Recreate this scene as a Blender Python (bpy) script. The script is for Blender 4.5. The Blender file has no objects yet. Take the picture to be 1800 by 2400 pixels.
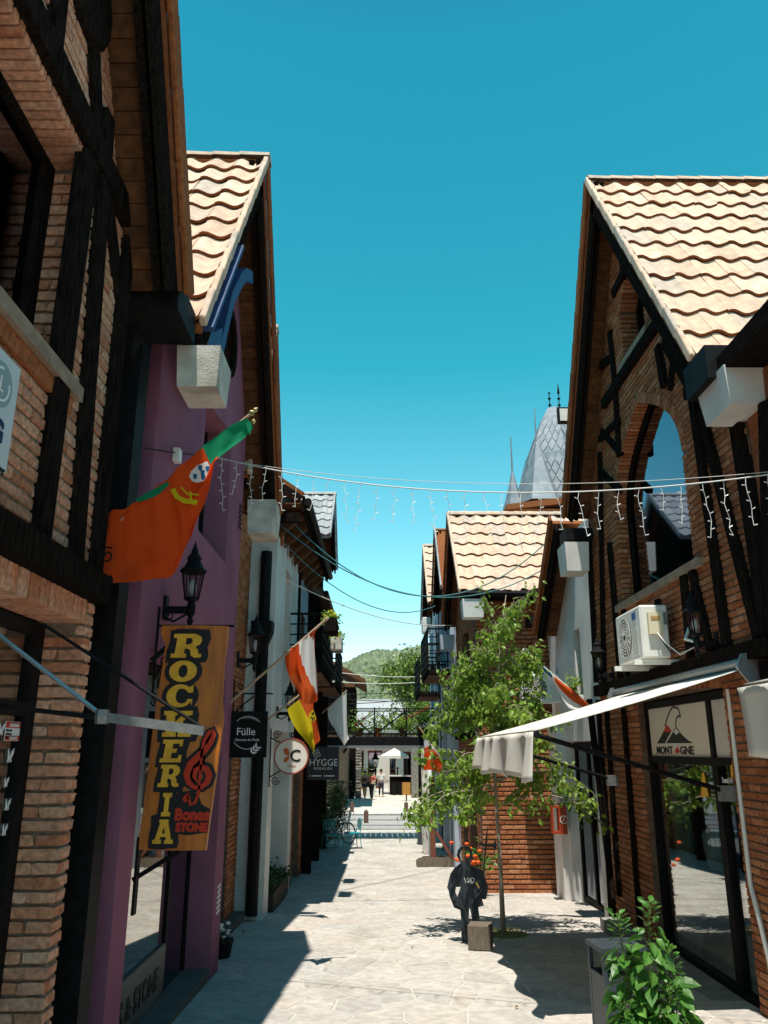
import bpy, bmesh, math, random
from mathutils import Vector, Matrix
from mathutils.geometry import tessellate_polygon
random.seed(7)
S = bpy.context.scene
COL = S.collection
# ------------------------------------------------------------------ camera, sky, sun, exposure
F_PX, V0, VX, CAMZ = 1860.0, 1757.0, 882.0, 2.15          # measured from the photograph (1800 x 2400)
TH = math.atan((V0 - 1200) / F_PX)
CT, ST = math.cos(TH), math.sin(TH)
PSI = math.atan((900 - VX) / (F_PX / CT))
CP, SP = math.cos(PSI), math.sin(PSI)
cam = bpy.data.cameras.new('camera')
cam.sensor_fit = 'VERTICAL'; cam.sensor_height = 36; cam.lens = 36 * F_PX / 2400
cam.clip_start = .05; cam.clip_end = 5000
co = bpy.data.objects.new('camera', cam); COL.objects.link(co)
co.location = (0, 0, CAMZ); co.rotation_euler = (math.pi / 2 + TH, 0, -PSI)
S.camera = co
SUN_ELEV = math.radians(72.0)
SUN_TO = Vector((-.055, -.32, 1)).normalized()           # towards the sun: behind the viewer, very high
w = bpy.data.worlds.new('World'); S.world = w; w.use_nodes = True
nt = w.node_tree; nt.nodes.clear()
sky = nt.nodes.new('ShaderNodeTexSky'); sky.sky_type = 'NISHITA'; sky.sun_disc = False
sky.sun_elevation = SUN_ELEV; sky.sun_rotation = math.radians(191.0)
sky.air_density = 1.0; sky.dust_density = 1.2; sky.ozone_density = 1.0; sky.altitude = 700
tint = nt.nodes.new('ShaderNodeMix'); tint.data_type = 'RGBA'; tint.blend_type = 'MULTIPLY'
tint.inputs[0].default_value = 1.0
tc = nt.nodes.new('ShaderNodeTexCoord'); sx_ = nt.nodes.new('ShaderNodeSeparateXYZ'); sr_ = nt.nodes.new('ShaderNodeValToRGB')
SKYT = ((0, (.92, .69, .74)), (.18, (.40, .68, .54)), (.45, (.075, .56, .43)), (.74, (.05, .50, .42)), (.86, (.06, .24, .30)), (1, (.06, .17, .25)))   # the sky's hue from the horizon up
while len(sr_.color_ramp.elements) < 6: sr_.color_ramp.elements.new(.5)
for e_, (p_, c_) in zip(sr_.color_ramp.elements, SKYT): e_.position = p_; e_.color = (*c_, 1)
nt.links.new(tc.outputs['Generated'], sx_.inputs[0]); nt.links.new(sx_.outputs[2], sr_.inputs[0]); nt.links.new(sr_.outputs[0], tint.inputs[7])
bg = nt.nodes.new('ShaderNodeBackground'); bg.inputs[1].default_value = .15
wo = nt.nodes.new('ShaderNodeOutputWorld')
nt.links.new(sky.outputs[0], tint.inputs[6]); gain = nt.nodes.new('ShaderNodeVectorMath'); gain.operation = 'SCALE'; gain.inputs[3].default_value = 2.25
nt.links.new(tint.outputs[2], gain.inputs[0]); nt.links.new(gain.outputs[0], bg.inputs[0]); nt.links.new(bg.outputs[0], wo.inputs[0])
sl = bpy.data.lights.new('sun', 'SUN'); sl.energy = 5.0; sl.angle = math.radians(.5); sl.color = (1, .945, .85)
so = bpy.data.objects.new('sun', sl); COL.objects.link(so)
so.rotation_euler = SUN_TO.to_track_quat('Z', 'Y').to_euler(); so.location = (0, 0, 30)
S.view_settings.view_transform = 'Standard'; S.view_settings.look = 'None'
S.view_settings.exposure = 0.38; S.view_settings.gamma = 1.0; S.view_settings.use_curve_mapping = False
S.render.engine = 'CYCLES'
S.cycles.max_bounces = 8; S.cycles.diffuse_bounces = 4; S.cycles.transparent_max_bounces = 12
S.cycles.use_denoising = True; S.cycles.sample_clamp_indirect = 6.0
S.cycles.caustics_reflective = False; S.cycles.caustics_refractive = False

# ------------------------------------------------------------------ measuring helpers
def ray(u, v):
    a = (u - 900) / F_PX; b = (1200 - v) / F_PX
    y = CT - b * ST; z = ST + b * CT
    return (a * CP + y * SP, -a * SP + y * CP, z)
def onX(u, v, X):
    d = ray(u, v); t = X / d[0]; return Vector((X, t * d[1], CAMZ + t * d[2]))
def onY(u, v, Y):
    d = ray(u, v); t = Y / d[1]; return Vector((t * d[0], Y, CAMZ + t * d[2]))
def gz(Y):
    return -.85 * min(1, max(0, (Y - 3) / 20))            # the street falls gently away from the viewer
def gr(u, v):
    d = ray(u, v); lo, hi = .5, 400
    for _ in range(60):
        m = (lo + hi) / 2
        if CAMZ + m * d[2] - gz(m * d[1]) > 0: lo = m
        else: hi = m
    return Vector((lo * d[0], lo * d[1], CAMZ + lo * d[2]))
CAMV = Vector((0, 0, CAMZ))
def seen(p, mg=60):
    x, y, z = p[0], p[1], p[2] - CAMZ
    X = x * CP - y * SP; Y = x * SP + y * CP
    f = Y * CT + z * ST
    if f < .3: return False
    u = 900 + F_PX * X / f; v = 1200 - F_PX * (-Y * ST + z * CT) / f
    return -mg < u < 1800 + mg and -mg < v < 2400 + mg
def R(d): return math.radians(d)
def rnd(a, b): return random.uniform(a, b)

# ------------------------------------------------------------------ mesh builder
class MB:
    def __init__(s): s.v = []; s.f = []; s.m = []
    def face(s, pts, m=0):
        b = len(s.v); s.v += [tuple(p) for p in pts]; s.f.append(tuple(range(b, b + len(pts)))); s.m.append(m); return s
    def raw(s, vs, fs, m=0):
        b = len(s.v); s.v += [tuple(p) for p in vs]
        for f in fs: s.f.append(tuple(i + b for i in f)); s.m.append(m)
        return s
    def box(s, x0, y0, z0, x1, y1, z1, m=0):
        return s.raw([(x0,y0,z0),(x1,y0,z0),(x1,y1,z0),(x0,y1,z0),(x0,y0,z1),(x1,y0,z1),(x1,y1,z1),(x0,y1,z1)],
                     [(0,3,2,1),(4,5,6,7),(0,1,5,4),(1,2,6,5),(2,3,7,6),(3,0,4,7)], m)
    def obox(s, c, ex, ey, ez, hx, hy, hz, m=0):
        c = Vector(c); ex = Vector(ex) * hx; ey = Vector(ey) * hy; ez = Vector(ez) * hz
        p = [c + ex * a + ey * b + ez * d for d in (-1, 1) for a, b in ((-1,-1),(1,-1),(1,1),(-1,1))]
        return s.raw(p, [(0,3,2,1),(4,5,6,7),(0,1,5,4),(1,2,6,5),(2,3,7,6),(3,0,4,7)], m)
    def beam(s, p0, p1, w, h, up=(0, 0, 1), m=0):
        p0 = Vector(p0); p1 = Vector(p1); d = p1 - p0; L = d.length; d.normalize()
        sd = d.cross(Vector(up))
        if sd.length < 1e-4: sd = d.cross(Vector((1, 0, 0)))
        sd.normalize(); u = sd.cross(d).normalized()
        return s.obox((p0 + p1) / 2, d, sd, u, L / 2, w / 2, h / 2, m)
    def tube(s, pts, r, n=6, m=0, cap=True):
        pts = [Vector(p) for p in pts]; rs = r if isinstance(r, (list, tuple)) else [r] * len(pts)
        b = len(s.v); prev = None
        for i, p in enumerate(pts):
            t = (pts[min(i + 1, len(pts) - 1)] - pts[max(i - 1, 0)])
            if t.length < 1e-9: t = Vector((0, 0, 1))
            t.normalize()
            if prev is None:
                a = t.cross(Vector((0, 0, 1)))
                if a.length < .05: a = t.cross(Vector((1, 0, 0)))
            else: a = prev - t * prev.dot(t)
            a.normalize(); c = t.cross(a); prev = a
            for k in range(n):
                an = 2 * math.pi * k / n
                s.v.append(tuple(p + (a * math.cos(an) + c * math.sin(an)) * rs[i]))
        for i in range(len(pts) - 1):
            for k in range(n):
                k2 = (k + 1) % n
                s.f.append((b + i*n + k, b + i*n + k2, b + (i+1)*n + k2, b + (i+1)*n + k)); s.m.append(m)
        if cap:
            s.f.append(tuple(b + k for k in reversed(range(n)))); s.m.append(m)
            e = b + (len(pts) - 1) * n; s.f.append(tuple(e + k for k in range(n))); s.m.append(m)
        return s
    def lathe(s, prof, c, n=10, m=0, rot=0, axis=None):
        c = Vector(c); b = len(s.v)
        for r, z in prof:
            for k in range(n):
                an = 2 * math.pi * k / n + rot
                q = Vector((r * math.cos(an), r * math.sin(an), z))
                if axis is not None: q = axis @ q
                s.v.append(tuple(c + q))
        for i in range(len(prof) - 1):
            for k in range(n):
                k2 = (k + 1) % n
                s.f.append((b + i*n + k, b + i*n + k2, b + (i+1)*n + k2, b + (i+1)*n + k)); s.m.append(m)
        s.f.append(tuple(b + k for k in reversed(range(n)))); s.m.append(m)
        e = b + (len(prof) - 1) * n; s.f.append(tuple(e + k for k in range(n))); s.m.append(m)
        return s
    def prism(s, P, poly, n0, n1, m=0, holes=(), ms=None):
        """polygon (a, z) with holes in frame P, extruded from n0 to n1; ms: material of the sides"""
        ms = m if ms is None else ms
        loops = [list(poly)] + [list(h) for h in holes]
        tri = tessellate_polygon([[Vector((a, z, 0)) for a, z in l] for l in loops])
        flat = [q for l in loops for q in l]; k = len(flat); b = len(s.v)
        s.v += [tuple(P(a, z, n0)) for a, z in flat] + [tuple(P(a, z, n1)) for a, z in flat]
        for t in tri:
            s.f.append(tuple(b + i for i in t)); s.m.append(m)
            s.f.append(tuple(b + k + i for i in reversed(t))); s.m.append(m)
        o = 0
        for l in loops:
            q = len(l)
            for i in range(q):
                j = (i + 1) % q
                s.f.append((b + o + i, b + o + j, b + k + o + j, b + k + o + i)); s.m.append(ms)
            o += q
        return s
    def ribbon(s, P, pts, w, n0, n1, m=0):
        ws = w if isinstance(w, (list, tuple)) else [w] * len(pts)
        L = []; Rr = []
        for i, (a, z) in enumerate(pts):
            p0 = pts[max(i-1, 0)]; p1 = pts[min(i+1, len(pts)-1)]
            dx, dz = p1[0]-p0[0], p1[1]-p0[1]; q = math.hypot(dx, dz) or 1
            nx, nz = -dz/q*ws[i]/2, dx/q*ws[i]/2
            L.append((a+nx, z+nz)); Rr.append((a-nx, z-nz))
        b = len(s.v); k = len(pts)
        for n in (n0, n1):
            s.v += [tuple(P(a, z, n)) for a, z in L] + [tuple(P(a, z, n)) for a, z in Rr]
        for i in range(k-1):
            for o in (0, 2*k):
                s.f.append((b+o+i, b+o+i+1, b+o+k+i+1, b+o+k+i)); s.m.append(m)
            s.f.append((b+i, b+i+1, b+2*k+i+1, b+2*k+i)); s.m.append(m)
            s.f.append((b+k+i, b+k+i+1, b+3*k+i+1, b+3*k+i)); s.m.append(m)
        return s
    def grid(s, V, nu, nv, m=lambda i, j: 0):
        b = len(s.v); s.v += [tuple(V[i, j]) for i in range(nu+1) for j in range(nv+1)]
        for i in range(nu):
            for j in range(nv):
                q = b+i*(nv+1)+j; s.f.append((q, q+nv+1, q+nv+2, q+1)); s.m.append(m(i, j))
        return s
    def mesh(s, name, mats, smooth=False, fix=True):
        me = bpy.data.meshes.new(name); me.from_pydata(s.v, [], s.f)
        for q in (mats if isinstance(mats, (list, tuple)) else [mats]): me.materials.append(q)
        me.polygons.foreach_set('material_index', s.m)
        if fix and len(s.f) < 20000:
            bm = bmesh.new(); bm.from_mesh(me)
            bmesh.ops.recalc_face_normals(bm, faces=bm.faces); bm.to_mesh(me); bm.free()
        if smooth: me.polygons.foreach_set('use_smooth', [True] * len(s.f))
        me.update(); return me
    def build(s, name, mats, parent=None, smooth=False, fix=True, **pr):
        """one mesh object, its origin at the middle of its base"""
        xs = [p[0] for p in s.v]; ys = [p[1] for p in s.v]; zs = [p[2] for p in s.v]
        c = Vector(((min(xs)+max(xs))/2, (min(ys)+max(ys))/2, min(zs)))
        s.v = [(p[0]-c.x, p[1]-c.y, p[2]-c.z) for p in s.v]
        o = bpy.data.objects.new(name, s.mesh(name, mats, smooth, fix)); COL.objects.link(o)
        o.location = c; put(o, parent)
        tag(o, **pr); return o
WLOC = {}
def put(o, parent):
    """parents o (already placed in world space) under parent"""
    WLOC[o.name] = o.location.copy()
    if parent is not None:
        o.parent = parent; o.matrix_parent_inverse = Matrix.Translation(-WLOC[parent.name])
def tag(o, label=None, cat=None, group=None, kind=None):
    if label: o['label'] = label
    if cat: o['category'] = cat
    if group: o['group'] = group
    if kind: o['kind'] = kind
    return o
def thing(name, label, cat, loc, group=None):
    o = bpy.data.objects.new(name, None); COL.objects.link(o); o.location = loc; o.empty_display_size = .2
    WLOC[o.name] = Vector(loc)
    return tag(o, label, cat, group)
def inst(name, me, M, parent):
    o = bpy.data.objects.new(name, me); COL.objects.link(o)
    o.parent = parent; o.matrix_parent_inverse = Matrix.Translation(-WLOC[parent.name]); o.matrix_basis = M
    return o
def copy_tree(root, loc, rotz=0, **pr):
    """a copy of a thing with copies of its parts and sub-parts"""
    c = root.copy(); COL.objects.link(c); c.location = loc; c.rotation_euler = (0, 0, rotz); tag(c, **pr)
    WLOC[c.name] = Vector(loc)
    def rec(o, np):
        for ch in list(o.children):
            d = ch.copy(); COL.objects.link(d); d.parent = np; d.matrix_parent_inverse = ch.matrix_parent_inverse
            rec(ch, d)
    rec(root, c); return c
class Fr:
    """a wall's frame: a along the wall, z up, n out of the wall"""
    def __init__(s, O, ex, en):
        s.O = Vector(O); s.ex = Vector(ex).normalized(); s.en = Vector(en).normalized(); s.ez = Vector((0, 0, 1))
    def __call__(s, a, z, n=0): return s.O + s.ex * a + s.ez * z + s.en * n
    def mat(s, a, z, n=0, rot=0):
        x = s.en.cross(s.ez); M = Matrix((x, s.en, s.ez)).transposed().to_4x4()
        M.translation = s(a, z, n)
        if rot: M = M @ Matrix.Rotation(rot if x.dot(s.ex) > 0 else -rot, 4, 'Y')
        return M
def FL(X): return Fr((X, 0, 0), (0, 1, 0), (1, 0, 0))      # wall on the x < 0 side of the street
def FR(X): return Fr((X, 0, 0), (0, 1, 0), (-1, 0, 0))
def FC(Y): return Fr((0, Y, 0), (1, 0, 0), (0, -1, 0))     # wall facing the viewer
def arc(c, r, a0, a1, n=12, ry=None):
    return [(c[0] + r*math.cos(R(a0+(a1-a0)*i/n)), c[1] + (ry or r)*math.sin(R(a0+(a1-a0)*i/n))) for i in range(n+1)]
def rect(a0, z0, a1, z1): return [(a0, z0), (a1, z0), (a1, z1), (a0, z1)]

# ------------------------------------------------------------------ materials
def M(name, c1, c2=None, scale=6, rough=.75, bump=0, bscale=60, spec=.3, metal=0, detail=4, stretch=None, fac=(.35, .65), sub=None, emit=0):
    m = bpy.data.materials.new(name); m.use_nodes = True; t = m.node_tree; n = t.nodes; b = n['Principled BSDF']
    b.inputs['Base Color'].default_value = (*c1, 1); b.inputs['Roughness'].default_value = rough
    b.inputs['Specular IOR Level'].default_value = spec; b.inputs['Metallic'].default_value = metal
    if emit:
        b.inputs['Emission Color'].default_value = (*c1, 1); b.inputs['Emission Strength'].default_value = emit
    g = n.new('ShaderNodeNewGeometry'); mp = n.new('ShaderNodeMapping')
    if stretch: mp.inputs['Scale'].default_value = stretch
    t.links.new(g.outputs['Position'], mp.inputs['Vector'])
    m['b'] = 1
    if c2:
        nz = n.new('ShaderNodeTexNoise'); nz.inputs['Scale'].default_value = scale; nz.inputs['Detail'].default_value = detail
        rp = n.new('ShaderNodeValToRGB'); rp.color_ramp.elements[0].position = fac[0]; rp.color_ramp.elements[1].position = fac[1]
        rp.color_ramp.elements[0].color = (*c1, 1); rp.color_ramp.elements[1].color = (*c2, 1)
        t.links.new(mp.outputs[0], nz.inputs['Vector']); t.links.new(nz.outputs['Fac'], rp.inputs[0]); t.links.new(rp.outputs[0], b.inputs['Base Color'])
    if bump:
        nb = n.new('ShaderNodeTexNoise'); nb.inputs['Scale'].default_value = bscale; nb.inputs['Detail'].default_value = 5
        bp = n.new('ShaderNodeBump'); bp.inputs['Strength'].default_value = bump; bp.inputs['Distance'].default_value = .01
        t.links.new(mp.outputs[0], nb.inputs['Vector']); t.links.new(nb.outputs['Fac'], bp.inputs['Height']); t.links.new(bp.outputs[0], b.inputs['Normal'])
    return m
def MR(name, cols, nscale=25, namt=.35, rough=.85, bump=.3, bscale=90, spec=.2, trans=0, dirt=None):
    """colour picked per piece (object random + the face attribute 'rnd'), then mottled by noise"""
    m = bpy.data.materials.new(name); m.use_nodes = True; t = m.node_tree; n = t.nodes; b = n['Principled BSDF']
    b.inputs['Roughness'].default_value = rough; b.inputs['Specular IOR Level'].default_value = spec
    oi = n.new('ShaderNodeObjectInfo'); at = n.new('ShaderNodeAttribute'); at.attribute_name = 'rnd'
    ad = n.new('ShaderNodeMath'); ad.operation = 'ADD'; fr = n.new('ShaderNodeMath'); fr.operation = 'FRACT'
    t.links.new(oi.outputs['Random'], ad.inputs[0]); t.links.new(at.outputs['Fac'], ad.inputs[1]); t.links.new(ad.outputs[0], fr.inputs[0])
    rp = n.new('ShaderNodeValToRGB'); cr = rp.color_ramp; cr.interpolation = 'LINEAR'
    while len(cr.elements) < len(cols): cr.elements.new(.5)
    for i, c in enumerate(cols): cr.elements[i].position = i / max(1, len(cols) - 1); cr.elements[i].color = (*c, 1)
    t.links.new(fr.outputs[0], rp.inputs[0])
    g = n.new('ShaderNodeNewGeometry'); nz = n.new('ShaderNodeTexNoise'); nz.inputs['Scale'].default_value = nscale; nz.inputs['Detail'].default_value = 6
    t.links.new(g.outputs['Position'], nz.inputs['Vector'])
    mr = n.new('ShaderNodeMapRange'); mr.inputs[1].default_value = .3; mr.inputs[2].default_value = .7
    mr.inputs[3].default_value = 1 - namt; mr.inputs[4].default_value = 1 + namt
    t.links.new(nz.outputs['Fac'], mr.inputs[0])
    mx = n.new('ShaderNodeMix'); mx.data_type = 'RGBA'; mx.blend_type = 'MULTIPLY'; mx.inputs[0].default_value = 1
    t.links.new(rp.outputs[0], mx.inputs[6]); t.links.new(mr.outputs[0], mx.inputs[7])
    out = mx.outputs[2]
    if dirt:
        dz = n.new('ShaderNodeTexNoise'); dz.inputs['Scale'].default_value = dirt[1]; dz.inputs['Detail'].default_value = 5
        t.links.new(g.outputs['Position'], dz.inputs['Vector'])
        dr = n.new('ShaderNodeMapRange'); dr.inputs[1].default_value = dirt[2]; dr.inputs[2].default_value = dirt[2] + .15; dr.inputs[4].default_value = dirt[3]
        t.links.new(dz.outputs['Fac'], dr.inputs[0])
        m2 = n.new('ShaderNodeMix'); m2.data_type = 'RGBA'; m2.inputs[7].default_value = (*dirt[0], 1)
        t.links.new(dr.outputs[0], m2.inputs[0]); t.links.new(out, m2.inputs[6]); out = m2.outputs[2]
    t.links.new(out, b.inputs['Base Color'])
    if bump:
        nb = n.new('ShaderNodeTexNoise'); nb.inputs['Scale'].default_value = bscale; nb.inputs['Detail'].default_value = 4
        bp = n.new('ShaderNodeBump'); bp.inputs['Strength'].default_value = bump; bp.inputs['Distance'].default_value = .006
        t.links.new(g.outputs['Position'], nb.inputs['Vector']); t.links.new(nb.outputs['Fac'], bp.inputs['Height']); t.links.new(bp.outputs[0], b.inputs['Normal'])
    if trans:
        tr = n.new('ShaderNodeBsdfTranslucent'); ms = n.new('ShaderNodeMixShader'); ms.inputs[0].default_value = trans
        t.links.new(out, tr.inputs[0]); t.links.new(b.outputs[0], ms.inputs[1]); t.links.new(tr.outputs[0], ms.inputs[2])
        t.links.new(ms.outputs[0], n['Material Output'].inputs[0])
    return m
def glass(name, tintc, refl, rough=.02, clear=.9):
    """window pane: partly see-through, partly mirroring"""
    m = bpy.data.materials.new(name); m.use_nodes = True; t = m.node_tree; n = t.nodes; n.remove(n['Principled BSDF'])
    gl = n.new('ShaderNodeBsdfGlossy'); gl.inputs['Roughness'].default_value = rough; gl.inputs['Color'].default_value = (1, 1, 1, 1)
    tr = n.new('ShaderNodeBsdfTransparent'); tr.inputs[0].default_value = tuple(c * clear for c in tintc) + (1,)
    lw = n.new('ShaderNodeLayerWeight'); lw.inputs[0].default_value = .5
    mr = n.new('ShaderNodeMapRange'); mr.inputs[3].default_value = refl; mr.inputs[4].default_value = min(1, refl + .6)
    pw = n.new('ShaderNodeMath'); pw.operation = 'POWER'; pw.inputs[1].default_value = 2.5
    t.links.new(lw.outputs['Facing'], pw.inputs[0]); t.links.new(pw.outputs[0], mr.inputs[0])
    ms = n.new('ShaderNodeMixShader'); t.links.new(mr.outputs[0], ms.inputs[0])
    t.links.new(tr.outputs[0], ms.inputs[1]); t.links.new(gl.outputs[0], ms.inputs[2])
    t.links.new(ms.outputs[0], n['Material Output'].inputs[0]); return m
def cloth(name, c, trans=.35, rough=.8, c2=None):
    m = M(name, c, c2, scale=3, rough=rough, bump=.15, bscale=300, spec=.1); t = m.node_tree; n = t.nodes
    tr = n.new('ShaderNodeBsdfTranslucent'); tr.inputs[0].default_value = (*c, 1)
    ms = n.new('ShaderNodeMixShader'); ms.inputs[0].default_value = trans
    t.links.new(n['Principled BSDF'].outputs[0], ms.inputs[1]); t.links.new(tr.outputs[0], ms.inputs[2]); t.links.new(ms.outputs[0], n['Material Output'].inputs[0])
    return m
m_brick = MR('terracotta_brick', [(.23,.078,.034),(.33,.112,.046),(.4,.16,.075),(.29,.105,.05),(.45,.21,.11),(.35,.125,.048),(.26,.08,.03)], 30, .38, .9, .5, 120, .15, dirt=((.36,.24,.17), 9, .6, .5))
m_mortar = M('mortar', (.3,.245,.19), (.2,.15,.11), 20, .95, .5, 120, .1)
m_dmortar = M('dark_mortar', (.13,.085,.06), (.2,.14,.1), 14, .95, .5, 120, .1)
m_tile = MR('sunlit_weathered_tile', [(.6,.415,.295),(.67,.48,.355),(.53,.37,.265),(.63,.435,.305),(.46,.37,.305),(.6,.42,.305)], 9, .17, .85, .3, 60, .2, dirt=((.3,.22,.17), 4, .6, .5))  # stained tile; its pale tone also paints sunlight onto the tops
m_tedge = MR('terracotta_tile_edge', [(.2,.068,.025),(.26,.09,.034),(.17,.055,.022)], 20, .25, .9, .2, 80, .1)  # terracotta, darkened to paint shadow lines along the tile edges
m_slate = MR('grey_roof_tile', [(.3,.3,.3),(.36,.36,.36),(.25,.25,.26)], 14, .16, .7, .2, 80, .2)
m_timber = M('dark_stained_timber', (.006,.005,.0045), (.022,.017,.014), 9, .85, .25, 30, .0, stretch=(7, 7, .8), detail=9)
m_brick2 = MR('tan_brick', [(.5,.235,.14),(.6,.31,.2),(.43,.17,.09),(.62,.37,.26),(.55,.25,.14)], 30, .35, .9, .5, 120, .15, dirt=((.45,.35,.27), 9, .58, .6))
m_soffit = MR('brown_soffit_board', [(.085,.033,.011),(.11,.043,.014),(.065,.025,.009)], 12, .4, .75, .3, 60, .2)
m_purple = M('purple_render', (.32,.135,.2), (.225,.09,.14), 1.1, .95, .8, 110, .05, detail=9, fac=(.3,.72))
m_white = M('white_render', (.72,.7,.67), (.56,.54,.51), 1.1, .9, .6, 90, .1, detail=8)
m_offw = M('off_white_render', (.62,.58,.51), (.36,.33,.28), 3.5, .9, .7, 60, .1)
m_bluew = M('pale_blue_grey_render', (.42,.47,.53), (.36,.41,.47), 1.5, .9, .4, 90, .1)
m_black = M('black_painted_metal', (.007,.007,.0075), (.012,.012,.013), 12, .6, .1, 80, .08)
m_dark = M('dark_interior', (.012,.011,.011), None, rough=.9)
m_room = M('shop_interior_wall', (.4,.42,.4), (.34,.36,.34), 3, .9)
m_blue = M('blue_painted_timber', (.022,.06,.17), (.015,.045,.12), 8, .6, .3, 40, .3)
m_concrete = M('grey_concrete', (.3,.29,.27), (.22,.21,.2), 4, .9, .5, 60, .15)
m_sill = M('stone_sill', (.33,.25,.18), (.24,.17,.12), 9, .9, .6, 50, .15)
m_step = M('dark_step', (.1,.095,.09), (.14,.13,.12), 3, .8, .4, 70, .2)
m_stone = MR('crazy_paving_stone', [(.45,.42,.38),(.5,.465,.42),(.39,.365,.335),(.475,.44,.395),(.45,.405,.355),(.42,.4,.37)], 9, .18, .88, .5, 60, .15, dirt=((.3,.27,.235), 1.7, .55, .5))
m_joint = M('pale_paving_mortar', (.54,.51,.465), (.46,.435,.395), 6, .95, .5, 80, .1)
m_glassdk = M('dark_mirror_pane', (.17,.2,.26), None, rough=.03, metal=1)
m_glasssh = M('shop_mirror_pane', (.4,.4,.38), None, rough=.02, metal=1)
m_clear = glass('shop_pane', (.85,.95,.9), .2)
m_lamp = glass('lantern_pane', (.9,.93,.95), .08, .05, .85)
m_bulb = M('frosted_bulb', (.75,.73,.68), None, rough=.3)
m_awn = cloth('cream_awning_cloth', (.84,.8,.72), .2, c2=(.78,.73,.65))
m_galv = M('galvanised_metal', (.33,.34,.35), (.25,.26,.27), 20, .4, .1, 60, .4, metal=.7)
m_plastic = M('white_plastic', (.75,.74,.7), (.68,.67,.62), 5, .45, 0, 1, .4)
m_cream = M('cream_plastic', (.68,.6,.42), None, rough=.5)
m_wplant = M('bark', (.3,.24,.18), (.42,.36,.29), 30, .9, .6, 90, .1)
m_leaf = MR('green_leaf', [(.17,.3,.035),(.24,.38,.05),(.3,.43,.06),(.11,.21,.03),(.25,.37,.045)], 20, .3, .42, .1, 60, .45, trans=.48)
m_leaf2 = MR('broad_green_leaf', [(.07,.2,.03),(.1,.26,.04),(.055,.16,.026),(.14,.31,.05)], 25, .25, .4, .2, 60, .45, trans=.4)
m_dleaf = MR('dark_shrub_leaf', [(.03,.06,.015),(.05,.09,.02),(.025,.05,.014)], 20, .3, .5, .1, 60, .3, trans=.15)
# ------------------------------------------------------------------ bricks, tiles, boards: shared pieces
def chamfer_box(sx, sy, sz, c=.006, jit=.003, name='brick', mat=None):
    bm = bmesh.new(); bmesh.ops.create_cube(bm, size=1)
    for v in bm.verts: v.co = Vector((v.co.x*sx, v.co.y*sy, v.co.z*sz))
    bmesh.ops.bevel(bm, geom=list(bm.edges), offset=c, segments=1, affect='EDGES', profile=.5)
    for v in bm.verts: v.co += Vector((rnd(-jit, jit), rnd(-jit, jit), rnd(-jit, jit)))
    me = bpy.data.meshes.new(name); bm.to_mesh(me); bm.free()
    if mat: me.materials.append(mat)
    return me
BR_L, BR_H, BR_D, CRS = .245, .057, .05, .0765
BRV = [chamfer_box(BR_L, BR_D, BR_H, .005, .0035, 'brick', m_brick) for _ in range(8)]
BRR = [chamfer_box(.056, .30, .15, .005, .003, 'rowlock_brick', m_brick) for _ in range(5)]   # bricks on edge, .30 deep
def recolour(L, mat):
    out = []
    for me in L: me = me.copy(); me.materials.clear(); me.materials.append(mat); out.append(me)
    return out
TAN = (recolour(BRV, m_brick2), recolour(BRR, m_brick2))
BDIM = {0: (BR_L, BR_D, BR_H), 1: (.056, .30, .15)}
def rest_mesh(rows, name, mat, parent):
    vs = []; fs = []; rs = []
    C8 = [(-.5,-.5,-.5),(.5,-.5,-.5),(.5,.5,-.5),(-.5,.5,-.5),(-.5,-.5,.5),(.5,-.5,.5),(.5,.5,.5),(-.5,.5,.5)]
    FF = [(0,3,2,1),(4,5,6,7),(0,1,5,4),(1,2,6,5),(2,3,7,6),(3,0,4,7)]
    for Mx, d in rows:
        b = len(vs); q = random.random()
        j = lambda: rnd(-.0025, .0025)
        vs += [tuple(Mx @ Vector((x*d[0]+j(), y*d[1]+j(), z*d[2]+j()))) for x, y, z in C8]
        for f in FF: fs.append(tuple(i + b for i in f)); rs.append(q)
    if not vs: return
    me = bpy.data.meshes.new(name); me.from_pydata(vs, [], fs); me.materials.append(mat)
    at = me.attributes.new('rnd', 'FLOAT', 'FACE'); at.data.foreach_set('value', rs)
    o = bpy.data.objects.new(name, me); COL.objects.link(o); put(o, parent); o['kind'] = 'stuff'; return o
class Bricks:
    def __init__(s, sets=None, mat=None): s.it = []; s.sets = sets or (BRV, BRR); s.mat = mat or m_brick
    def add(s, Mx, kind=0, sc=(1, 1, 1)): s.it.append((Mx, kind, sc))
    def flush(s, parent, cap=300):
        A = []; B = []
        for q in s.it:
            p = q[0].translation
            (A if seen(p) else B).append(((p - CAMV).length, q))
        A.sort(key=lambda q: q[0])
        for d, (Mx, k, sc) in A[:cap]:
            inst('brick', random.choice(s.sets[k]), Mx @ Matrix.Diagonal((*sc, 1)), parent)
        rows = [(Mx, tuple(a*b for a, b in zip(BDIM[k], sc))) for d, (Mx, k, sc) in A[cap:] + B]
        rest_mesh(rows, 'brickwork', s.mat, parent)
def spans(z, loops):
    xs = []
    for l in loops:
        for i in range(len(l)):
            (a0, z0), (a1, z1) = l[i], l[(i+1) % len(l)]
            if (z0 <= z) != (z1 <= z): xs.append(a0 + (a1-a0)*(z-z0)/(z1-z0))
    xs.sort(); return list(zip(xs[0::2], xs[1::2]))
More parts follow.
